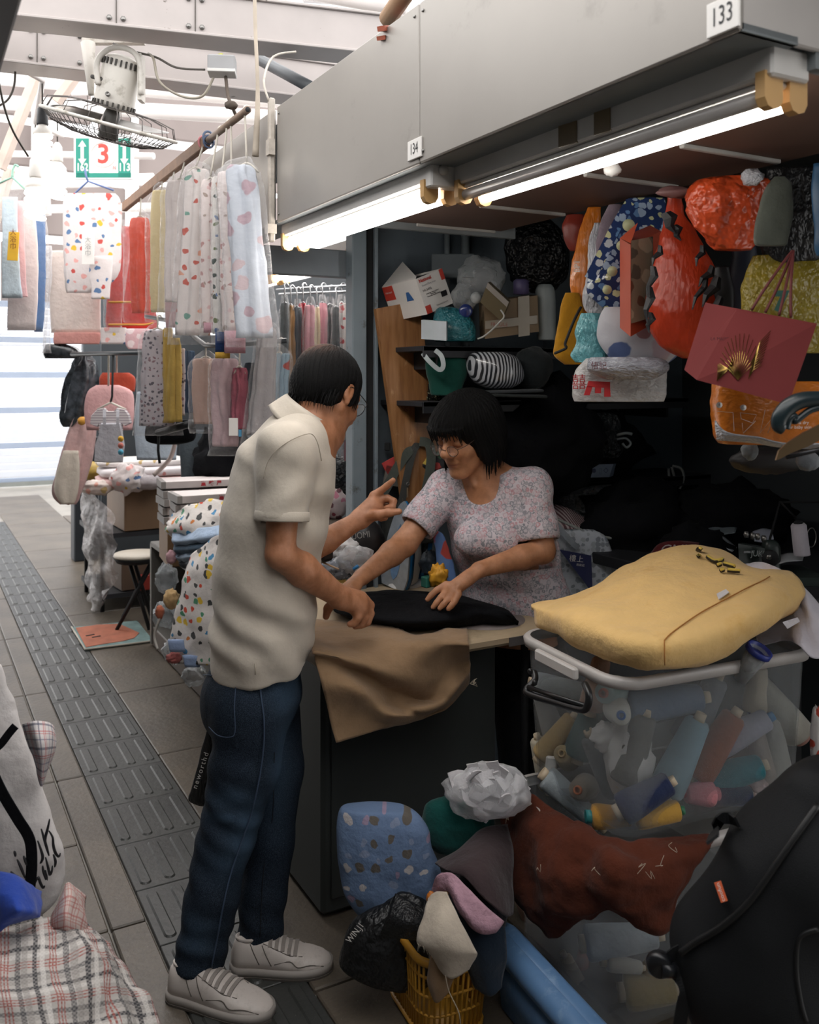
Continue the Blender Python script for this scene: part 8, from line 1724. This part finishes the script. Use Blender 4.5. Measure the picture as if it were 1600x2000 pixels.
flat('white_towel', None, None, [(395, 40, 66), (480, 20, 74), (560, 16, 74), (645, 14, 70)], 4.66, fabric('towel_white', '#ecdedb', .05), tw)
flat('royal_towel', None, None, [(420, 68, 88), (500, 74, 90), (580, 74, 88), (648, 66, 84)], 4.72, fabric('towel_royal', '#2f6fae', .05), tw)
yt = MB().box(P(26, 481, 4.46), (21*4.46/F, .004, 56*4.46/F), RCAM@rot(.06, 'Y'), .001).build('yellow_tag', mat('tag_yellow', '#e3b43a', .5), tw); text('lettering', '大\n浴\n巾', .034, P(26, 468, 4.45), RGT, UP, mat('ink_red_brown', '#7a3a24', .5), yt, .003)
flat('plastic_cover', None, None, [(350, 10, 40), (385, -4, 78), (480, -8, 94), (600, -8, 92), (676, -8, 88)], 4.62, M_cov, tw, .3, seed=4)
MB().tube([P(-10, 362, 4.6), P(24, 346, 4.6), P(56, 376, 4.6)], .006, 6).build('hanger', mat('hanger_green', '#8fb8a8', .5), tw); MB().tube([P(24, 346, 4.6), P(25, 332, 4.6), P(30, 322, 4.6), P(36, 326, 4.6)], .006, 6, sub=3).build('hanger_hook', mat('hanger_green', '#8fb8a8', .5), tw)
bl_ = thing('baby_blanket', 'white printed baby blanket on a blue wire hanger with a paper tag', 'blanket', P(178, 570, 5.2), GF)
WB = printed('blanket_print', '#ddd4d2', ['#c4514a', '#d6b23c', '#e0a6a0', '#e0a6a0', '#5a78a0', '#ddd4d2', '#ddd4d2', '#ddd4d2'], 20, .30)
flat('blanket', None, None, [(378, 128, 222), (400, 124, 233), (480, 124, 233), (540, 126, 226), (572, 132, 176)], 5.2, WB, bl_, .1, 3, folds=5, fa=.012); flat('folded_corner', None, None, [(500, 176, 220), (540, 174, 218), (560, 178, 216), (584, 180, 214)], 5.1, WB, bl_, .2, 7)
pt_ = MB().box(P(172, 482, 5.05), (24*5/F, .004, 70*5/F), RCAM, .001).build('paper_tag', M_plate, bl_); text('lettering', '大\n浴\n巾', .036, P(172, 482, 5.04), RGT, UP, mat('ink_grey', '#9a9a98', .6), pt_, .003)
MB().tube([P(131, 392, 5.2), P(172, 354, 5.2), P(222, 372, 5.2)], .006, 6).build('hanger', mat('hanger_blue', '#5b6f9c', .5), bl_); MB().tube([P(172, 354, 5.2), P(168, 344, 5.2), P(166, 330, 5.2)], .006, 6).build('hanger_hook', mat('hanger_blue', '#5b6f9c', .5), bl_)
flat('cream_blanket', 'large folded cream blanket behind the printed baby blanket', 'blanket', [(490, 102, 190), (520, 98, 196), (600, 98, 196), (650, 100, 197)], 5.5, fabric('cream_pack', '#ded0c8', .05), depth=.2, seed=3, group=GF)
flat('salmon_blanket', 'folded salmon pink blanket edge under the cream blanket', 'blanket', [(650, 106, 196), (660, 105, 197), (672, 107, 195)], 5.48, fabric('salmon', '#d59a92', .08), depth=.2, seed=5, group=GF)
flat('plastic_pack', 'black and silver plastic pack below the blankets', 'bag', [(672, 92, 128), (680, 88, 152), (692, 86, 158), (700, 90, 150)], 5.5, mat('silver_black', '#2d3134', .2, .6, 40, coat=.5), depth=.4, seed=5, amp=.01, group=GF)
flat('clear_pack_edge', 'strip of shiny clear plastic along the left of the cream blanket', 'plastic', [(480, 88, 102), (560, 90, 100), (640, 86, 98), (690, 84, 100)], 5.45, M_film, depth=.5, seed=9, amp=.01, group=GF)
rd = thing('red_dress', 'red dress with golden trim bands behind the orange bag', 'dress', P(255, 645, 5.4), GF)
flat('dress', None, None, [(442, 236, 256), (470, 232, 268), (560, 215, 296), (620, 208, 304), (643, 212, 302)], 5.4, fabric('dress_red', '#c02a24', .1), rd, .16, 3, folds=8, fa=.010)
for y in (588, 632): MB().tube([P(x, y+(-2 if x in (210, 300) else 2), 5.27) for x in (212, 235, 260, 285, 300)], .006, 5, sub=3).build('gold_trim', mat('trim_gold', '#c9923c', .5), rd)
flat('plastic_cover', None, None, [(430, 225, 262), (520, 208, 250), (600, 202, 240), (650, 205, 238)], 5.3, M_cov, rd, .4, 4)
flat('print_pillowcase', 'white case with red and blue print below the red dress', 'clothing', [(640, 198, 246), (650, 196, 248), (672, 197, 247)], 5.3, WB, depth=.2, seed=5, group=GF)
flat('pink_print_case', 'pink print case right of the white one below the red dress', 'clothing', [(642, 248, 290), (655, 246, 296), (672, 246, 290), (682, 252, 286)], 5.2, printed('pink_print', '#d9b0b4', ['#e6d4d4', '#c98a90'], 16, .4), depth=.3, seed=6, group=GF)
# far clutter
b = thing('silver_bag', 'black and silver striped plastic bag hanging over the dark stall', 'bag', P(150, 830, 5.6), GF)
flat('bag_body', None, None, [(690, 160, 172), (710, 146, 184), (750, 130, 190), (790, 122, 180), (822, 124, 160), (834, 128, 140)], 5.6, mat('silver_stripe', '#4a5056', .2, .7, 22, coat=.6), b, .4, 5, e=1, folds=7, fa=.02)
co = thing('child_outfit', 'striped shirt and grey dungarees on a white hanger', 'clothing', P(215, 905, 5.0), GF)
tss = NT('fine_stripe'); w_ = tss.node('ShaderNodeTexWave'); w_.bands_direction = 'Z'; w_.inputs['Scale'].default_value = 22; tss.l.new(tss.co(), w_.inputs[0]); tss.col(tss.ramp(w_.outputs['Color'], [(.4, lin('#cfc8c8')), (.6, lin('#a59aa0'))])); tss.b.inputs['Roughness'].default_value = .9
polypx('shirt', ((204, 796), (190, 799), (178, 812), (176, 828), (190, 834), (194, 826), (193, 846), (240, 846), (240, 826), (246, 832), (258, 826), (254, 810), (246, 799), (230, 796), (224, 803), (210, 803)), 5.0, .03, tss.m, co); polypx('dungarees', ((198, 826), (236, 826), (240, 846), (244, 870), (240, 903), (214, 904), (184, 902), (186, 868), (194, 846)), 4.97, .03, fabric('soft_grey', '#b0aeb4', .05), co)
for k, c in enumerate(('#d8a838', '#c9786c', '#58a8c4')): MB().lathe([(0, .006), (.014, .005), (.016, 0)], P(236, 857+k*13, 4.88), basis(-FWD, RGT), 12).build('star_patch', mat('patch%d' % k, c, .6), co)
for x in (204, 230): MB().strap([P(x, 800, 4.92), P(x, 815, 4.90), P(x, 830, 4.90)], .016, -FWD, .003).build('shoulder_strap', fabric('soft_grey', '#b0aeb4', .05), co)
MB().tube([P(190, 800, 5.0), P(216, 786, 5.0), P(246, 800, 5.0)], .006, 6).build('hanger', M_hook, co); MB().tube([P(216, 786, 5.0), P(219, 775, 5.0), P(221, 690, 5.0)], .006, 6).build('hanger_hook', M_black, co)
flat('pink_overall', 'pale pink overall hanging behind the striped shirt', 'clothing', [(752, 188, 232), (765, 172, 258), (800, 165, 262), (840, 170, 258)], 5.2, fabric('overall_pink', '#d9a9a8', .05), depth=.2, seed=4, group=GF)
flat('scarlet_blouse', 'orange red top in shadow behind the pink overall', 'clothing', [(728, 200, 252), (740, 194, 264), (765, 196, 262)], 5.4, fabric('top_red', '#b04a36'), depth=.25, seed=4, group=GF)
flat('clear_garment_bag', 'clear bag with pale blue clothes right of the dungarees', 'clothing', [(765, 268, 340), (800, 264, 345), (860, 264, 346), (898, 268, 344)], 5.0, fabric('pale_blue_pack', '#aebac6', .1), depth=.2, seed=9, group=GF)
pc = thing('pink_robe', 'long pink and cream robe hanging down over the dark pillar', 'clothing', P(135, 985, 5.6), GF)
flat('robe', None, None, [(800, 162, 178), (830, 142, 182), (880, 126, 178), (930, 112, 166), (965, 106, 152), (985, 122, 144)], 5.6, None or fabric('robe_pink', '#dbb7b4', .1), pc, .35, 7, e=1, folds=5, fa=.02)
flat('cream_lining', None, None, [(880, 122, 150), (920, 110, 152), (960, 104, 150), (984, 120, 142)], 5.52, fabric('robe_cream', '#ded3c4', .05), pc, .3, 8, e=1, folds=3, fa=.01); MB().blob(P(160, 822, 5.45), (.025, .02, .025), amp=.2, nu=12, nv=8).build('flower', mat('flower_orange', '#d59a3c', .6), pc)
bkr = thing('dark_coat_rail', 'black coats and a black bar under the lower row of clothes', 'clothing', P(330, 870, 4.2), GF)
flat('coats', None, None, [(820, 290, 375), (835, 284, 382), (860, 286, 378), (868, 310, 350)], 4.2, M_blk, bkr, .3, 4); MB().cyl(P(308, 846, 4.0), P(378, 826, 3.9), .016, n=10).build('bar', mat('bar_black', '#1b1c1e', .35), bkr)
MB().tube([P(310, 850, 4.0), P(309, 880, 4.0), P(312, 905, 4.0)], .006, 6).build('drawcord', M_black, bkr)
flat('slate_garment', 'slate grey garment hanging low beside the boxes', 'clothing', [(840, 360, 400), (870, 352, 408), (930, 354, 420), (960, 356, 420)], 5.05, fabric('slate2', '#474f55'), depth=.3, seed=4, group=GF)
lump('dark_goods', 440, 900, 60, 60, 5.0, M_blk, 'dark goods in the depth of the next stall', 'clothing', .3, 4, 4, .1, dep=.15)
for nm_, x, y, d in (('pink_overall', 212, 756, 5.2), ('scarlet_blouse', 228, 732, 5.4), ('clear_garment_bag', 305, 768, 5.0)):
    MB().tube([P(x, y, d), P(x, y-20, d-.06), P(x, 688, 5.05 if x < 300 else 4.8)], .006, 5, sub=3).build('hanger_hook', M_hook, bpy.data.objects[nm_])
# ---- counter with boxes and folded clothes
M_ctr = mat('counter_grey', '#6f6c67', .5, .15, 9, dirt='#4f4c48')
ct_ = thing('display_counter', 'grey low counter with open shelf in front of the next stall', 'counter', (1.55, 4.4, 0))
MB().box((1.55, 4.37, .585), (.66, 1.90, .03), bev=.004).build('top', M_ctr, ct_); MB().box((1.235, 5.31, .30), (.03, .03, .57)).build('post', M_ctr, ct_); MB().box((1.235, 3.44, .30), (.03, .03, .57)).build('post', M_ctr, ct_)
MB().box((1.55, 5.30, .32), (.62, .02, .54)).build('end_panel', M_ctr, ct_); MB().box((1.56, 4.37, .10), (.66, 1.88, .03), bev=.003).build('bottom_shelf', M_ctr, ct_); MB().box((1.238, 4.37, .06), (.02, 1.9, .10), bev=.002).build('kick_rail', mat('rail_brown', '#5c5148', .6), ct_)
MB().box((1.85, 4.37, .32), (.02, 1.88, .50)).build('back_panel', M_walld, ct_)
for k in range(2):
    for j in range(2): MB().cyl((1.28+.5*k, 3.5+1.75*j, 0), (1.28+.5*k, 3.5+1.75*j, .06), .02, n=10).build('foot', M_black, ct_)
M_bx = card('box_white', '#cfc6c4'); M_bxe = card('box_end', '#8e8986'); M_bxr = mat('box_red', '#b0303a', .5)
stack = [(310, 935, 4.75, 0), (312, 953, 4.75, 1), (311, 968, 4.75, 2), (313, 985, 4.75, 3), (313, 1002, 4.75, 4), (335, 962, 4.45, 5), (337, 980, 4.45, 6), (337, 998, 4.45, 7)]
names = ['topmost flat white box of the taller stack', 'second flat white box of the taller stack', 'third flat white box of the taller stack', 'fourth flat white box of the taller stack', 'lowest flat white box of the taller stack', 'topmost flat white box of the nearer stack', 'middle flat white box of the nearer stack', 'lowest flat white box of the nearer stack']
for (px, py, d, k) in stack:
    o = thing('flat_box', names[k]+' with red characters', 'box', P(px+50, py+16, d), 'flat white boxes on the counter')
    z0 = P(px, py+14, d).z; q = P(px, py, d); yaw_ = rotz(-.12+.05*(k % 3)); c = V((q.x+.20, q.y-.07, z0+.018))
    MB().box(c, (.42, .20, .036), yaw_, .002).build('carton', M_bx, o); MB().box(c+yaw_@V((-.2, 0, 0)), (.024, .202, .037), yaw_, .001).build('end_band', M_bxe, o)
    for j, x in enumerate((.0, .04, .08)): text('character', '童裝屋'[j], .026, c+yaw_@V((x, -.1005, 0)), yaw_@V((1, 0, 0)), UP, M_bxr, o, .001, bold=.001)
MB().box((P(345, 1040, 4.7).x+.1, P(345, 1040, 4.7).y-.02, .70), (.34, .30, .20), rotz(-.1), .004).build('kraft_tray', card('kraft_tray', '#8a6a4c'), label='brown cardboard box under the flat white boxes', cat='box')
WC = printed('car_print', '#d6cfca', ['#c4452e', '#d6b23c', '#3f7fa8', '#3c3c3c', '#d6cfca', '#4c8a6a', '#c97a3c', '#3c3c3c', '#d6cfca'], 30, .36)
cloth('car_print_heap', net([[(330, 1010, 4.35), (360, 992, 4.3), (400, 982, 4.2), (450, 975, 4.1)], [(332, 1030, 4.2), (370, 1018, 4.05), (410, 1010, 4.0), (460, 1005, 3.95)], [(328, 1035, 4.2), (372, 1038, 4.0), (415, 1035, 3.95), (465, 1030, 3.9)], [(340, 1050, 4.2), (380, 1050, 4.0), (420, 1045, 3.95), (470, 1040, 3.9)]]), WC, 'folded heap of white clothes printed with little cars', 'clothing', 6, 6, .03, 9, 4, .02)
for k, (y, c, lb) in enumerate(((1050, '#9db0c8', 'pale blue folded garment under the car print heap'), (1066, '#3f566a', 'dark blue folded garment below the pale blue one'), (1082, '#8fa0b4', 'grey blue folded garment at the bottom of the heap'), (1094, '#2c3640', 'navy folded garment lowest in the counter heap'))):
    cloth('folded_garment', net([[(338+k*4, y-6, 4.15), (380, y-14, 4.0), (430, y-24, 3.9)], [(336+k*4, y+8, 4.05), (380, y+4, 3.9), (430, y-4, 3.8)], [(345+k*4, y+18, 4.08), (385, y+14, 3.93), (435, y+6, 3.83)]]), fabric('fold_%d' % k, c, .1), lb, 'clothing', 5, 5, .012, 12, k, .014)
lump('pink_cuff', 335, 1088, 11, 13, 4.08, fabric('cuff_dusty', '#c49aa0'), 'dusty pink sleeve end poking from the folded heap', 'clothing', .2, 4, 3)
cl_ = cloth('car_print_pyjama', net([[(372, 1085, 3.85), (400, 1058, 3.72), (440, 1040, 3.65)], [(362, 1120, 3.75), (398, 1105, 3.62), (440, 1090, 3.58)], [(350, 1170, 3.70), (390, 1165, 3.58), (436, 1160, 3.55)], [(342, 1215, 3.68), (384, 1220, 3.56), (430, 1220, 3.54)], [(334, 1255, 3.66), (378, 1262, 3.55), (425, 1265, 3.54)], [(352, 1295, 3.62), (380, 1298, 3.55), (420, 1300, 3.54)]]), WC, 'white pyjamas with car print hanging down in front of the counter', 'clothing', 6, 6, .015, 9, 6, .006)
for x, y in ((345, 1262), (375, 1292)): loftpx([(y-12, x-18, x+14), (y+10, x-14, x+16)], 3.56, .3, 16, 3, .003, 10, 3, 0, .7).build('blue_cuff', fabric('cuff_sky', '#8fa2c4'), cl_)
for k, (x, y, r1, r2, c, lb) in enumerate(((325, 1130, 20, 26, None, 'clear bag of goods high on the counter shelf'), (322, 1200, 22, 24, None, 'clear bag of goods low on the counter shelf'), (345, 1270, 26, 22, None, 'clear bag spilling from the counter shelf near the man'), (335, 1170, 14, 18, '#c9a878', 'beige soft toy in the shelf bags'), (312, 1195, 8, 12, '#b0664c', 'terracotta scrap in the shelf bags'), (380, 1320, 22, 18, None, 'clear bag lying at the counter foot behind the man'), (340, 1285, 14, 10, '#a8605c', 'dull red packet in the lowest shelf bag'))):
    lump('shelf_bag' if c is None else 'soft_bundle', x, y, r1, r2, 4.3-.12*k, M_fdk if c is None else fabric('sb_%d' % k, c), lb, 'bag' if c is None else 'bundle', .25, 4, k+3, .12, group='bags on the counter shelf')
MB().tube([P(318, 1196, 3.95), P(306, 1225, 3.95), P(302, 1245, 3.95), P(308, 1268, 3.93)], .006, 6, sub=4).build('white_string', mat('string_white', '#c4beb6', .7), label='white cord hanging out of the counter shelf', cat='cord')
MB().tube([P(300, 928, 4.8), P(318, 912, 4.8), P(335, 890, 4.75), P(345, 850, 4.7)], .012, 8, sub=4).build('bent_tube', mat('bent_pale', '#b9aaa4', .5), label='pale bent tube rising behind the flat boxes', cat='tube')
# ---- wheeled table with folded blankets, carton, plastic drape, stool
ca = thing('goods_trolley', 'dark trolley under the folded blankets down the lane', 'trolley', (1.42, 6.5, 0))
MB().box((1.42, 6.55, .50), (.68, .70, .03)).build('top', M_shelf, ca); MB().box((1.42, 6.55, .10), (.66, .68, .03)).build('bottom', M_shelf, ca)
for x in (1.12, 1.72):
    for y in (6.24, 6.86): MB().cyl((x, y, 0), (x, y, .5), .014, n=8).build('leg', M_black, ca)
MB().box((1.50, 6.45, .66), (.52, .48, .28), rotz(.05), .006).build('brown_box', card('kraft_dark', '#7a6048'), label='large brown carton on the trolley', cat='box'); MB().box((1.45, 6.45, .21), (.46, .40, .18), rotz(.1), .005).build('brown_box', card('kraft_low', '#5c4a3c'), label='dark brown carton on the trolley bottom', cat='box'); MB().box((1.45, 6.22, .17), (.20, .06, .10), rotz(.1), .005).build('red_box', mat('red_carton', '#8c2c20', .6), label='red packet in front of the low dark carton', cat='box')
def pil(name, label, c, size, m, seed, amp=.03): return MB().blob(c, (size[0]/2, size[1]/2, size[2]/2), rotz(-.08), .45, amp, 3, seed, 30, 14).build(name, m, label=label, cat='blanket', group='folded blankets on the trolley')
pil('folded_blanket', 'folded pink blanket lowest on the carton', (1.46, 6.38, .842), (.70, .50, .07), printed('pink_bl', '#dcb9b4', ['#c48a84', '#dcb9b4'], 14, .2), 3)
pil('folded_blanket', 'folded white blanket with faint red spots in the middle', (1.46, 6.40, .905), (.68, .48, .065), printed('white_bl', '#d9d3d4', ['#c9908a', '#d9d3d4'], 14, .2), 4)
pil('folded_blanket', 'folded white blanket on top under the bundled cloths', (1.42, 6.46, .958), (.60, .42, .05), printed('white_bl2', '#dbd5d2', ['#dbd5d2', '#b9a06c'], 14, .2), 5)
lump('bundled_cloth', 250, 935, 30, 26, 6.0, WB, 'knotted white printed cloth bundle on the folded blankets', 'cloth', .35, 4, 5, .1); lump('bundled_cloth', 190, 952, 30, 14, 6.0, printed('bundle2', '#dcd0c8', ['#d6a090', '#c9b27c'], 14, .3), 'low crumpled cream cloth left of the knotted bundle', 'cloth', .3, 4, 7, .08); lump('grey_cloth_fold', 290, 942, 28, 14, 6.0, fabric('grey_fold', '#a9a2a4'), 'grey folded cloth right of the knotted bundle', 'cloth', .2, 4, 8)
lump('yellow_pack', 185, 920, 24, 18, 6.6, mat('yellow_pack', '#b99a4a', .4, .2), 'dull yellow pack behind the cloth bundles', 'pack', .2, 4, 8)
cloth('plastic_drape', net([[(155, 960, 6.2), (180, 965, 5.95), (205, 985, 5.85), (225, 1005, 5.8)], [(158, 1010, 6.2), (178, 1020, 5.9), (200, 1030, 5.8), (222, 1050, 5.75)], [(165, 1080, 6.2), (182, 1085, 5.9), (205, 1090, 5.8), (228, 1100, 5.75)], [(172, 1130, 6.2), (186, 1140, 5.95), (205, 1130, 5.85), (235, 1122, 5.8)], [(180, 1170, 6.2), (188, 1190, 6.0), (200, 1185, 5.95), (206, 1160, 5.9)]]), film('drape_plastic', (.74, .70, .70), .30, .25, .9, .3), 'sheet of crumpled clear plastic draped over the trolley side', 'plastic', 7, 7, .05, 7, 4, 0)
sl_ = thing('folding_stool', 'folding stool with round pale seat and black crossed legs', 'stool', P(262, 1230, 5.6))
st_c = atZ(268, 1083, .45) if False else P(268, 1083, 5.55)
MB().lathe([(0, 0), (.135, 0), (.14, .008), (.135, .022), (0, .024)], st_c-UP*.012, n=28).build('seat', mat('seat_cream', '#c9bfb0', .5, .04), sl_); MB().lathe([(0, -.03), (.12, -.03), (.14, 0), (0, 0)], st_c-UP*.012, n=28).build('seat_base', M_black, sl_)
for (x0, x1, dd) in ((252, 292, .0), (300, 228, -.05), (262, 296, .25), (296, 240, .22)):
    t_ = P(x0, 1096, 5.55+dd*.5); b_ = atZ(x1, 1230 if dd < .1 else 1205, .012); MB().cyl(t_, b_, .012, n=8).build('leg', M_black, sl_)
mt_ = thing('floor_mat', 'terracotta and teal patterned mat lying by the stool', 'mat', atZ(215, 1245, 0))
mp = [atZ(x, y, .0) for x, y in ((140, 1228), (268, 1215), (300, 1255), (166, 1272))]
MB().loft([[p+UP*.002 for p in mp], [p+UP*.010 for p in mp]], smooth=False).build('mat_base', mat('mat_teal', '#6f8684', .8, .3, 12), mt_)
mq = [atZ(x, y, .0) for x, y in ((148, 1230), (190, 1224), (232, 1222), (255, 1232), (272, 1240), (262, 1250), (240, 1256), (200, 1262), (168, 1268))]
MB().loft([[p+UP*.010 for p in mq], [p+UP*.013 for p in mq]], smooth=False).build('terracotta_shape', mat('mat_terracotta', '#a8644c', .8, .2, 12), mt_); MB().tube([p+UP*.010 for p in (mp[0], mp[3], mp[2])], .006, 6).build('pale_edge', mat('mat_edge', '#b9b2a6', .8), mt_)
for x, y in ((176, 1245), (188, 1248)): q = atZ(x, y, 0); MB().box(q+UP*.014, (.05, .014, .003), rotz(.2)).build('dark_mark', M_black, mt_)
# lower shelf glimpsed between the man and the post
lump('flower_bag', 652, 985, 26, 30, 3.7, printed('flower_bag', '#c4b4b4', ['#8a3c48', '#b9788a', '#c4b4b4', '#6d4a50'], 34, .45), 'clear bag of pink flower print cloth beside the post', 'bag', .15, 4, 4, .06)
MB().box((1.45, 3.24, .49), (.40, .30, .97), bev=.01).build('brown_crate', mat('crate_brown', '#4a3f36', .8, .2), label='dim brown crate under the flower print bag', cat='crate')
lump('dark_bag', 655, 930, 40, 40, 3.85, mat('dark_film', '#26292c', .3, .4, crinkle=.6), 'dark shiny plastic bag above the flower print bag', 'bag', .2, 4, 6, .08)
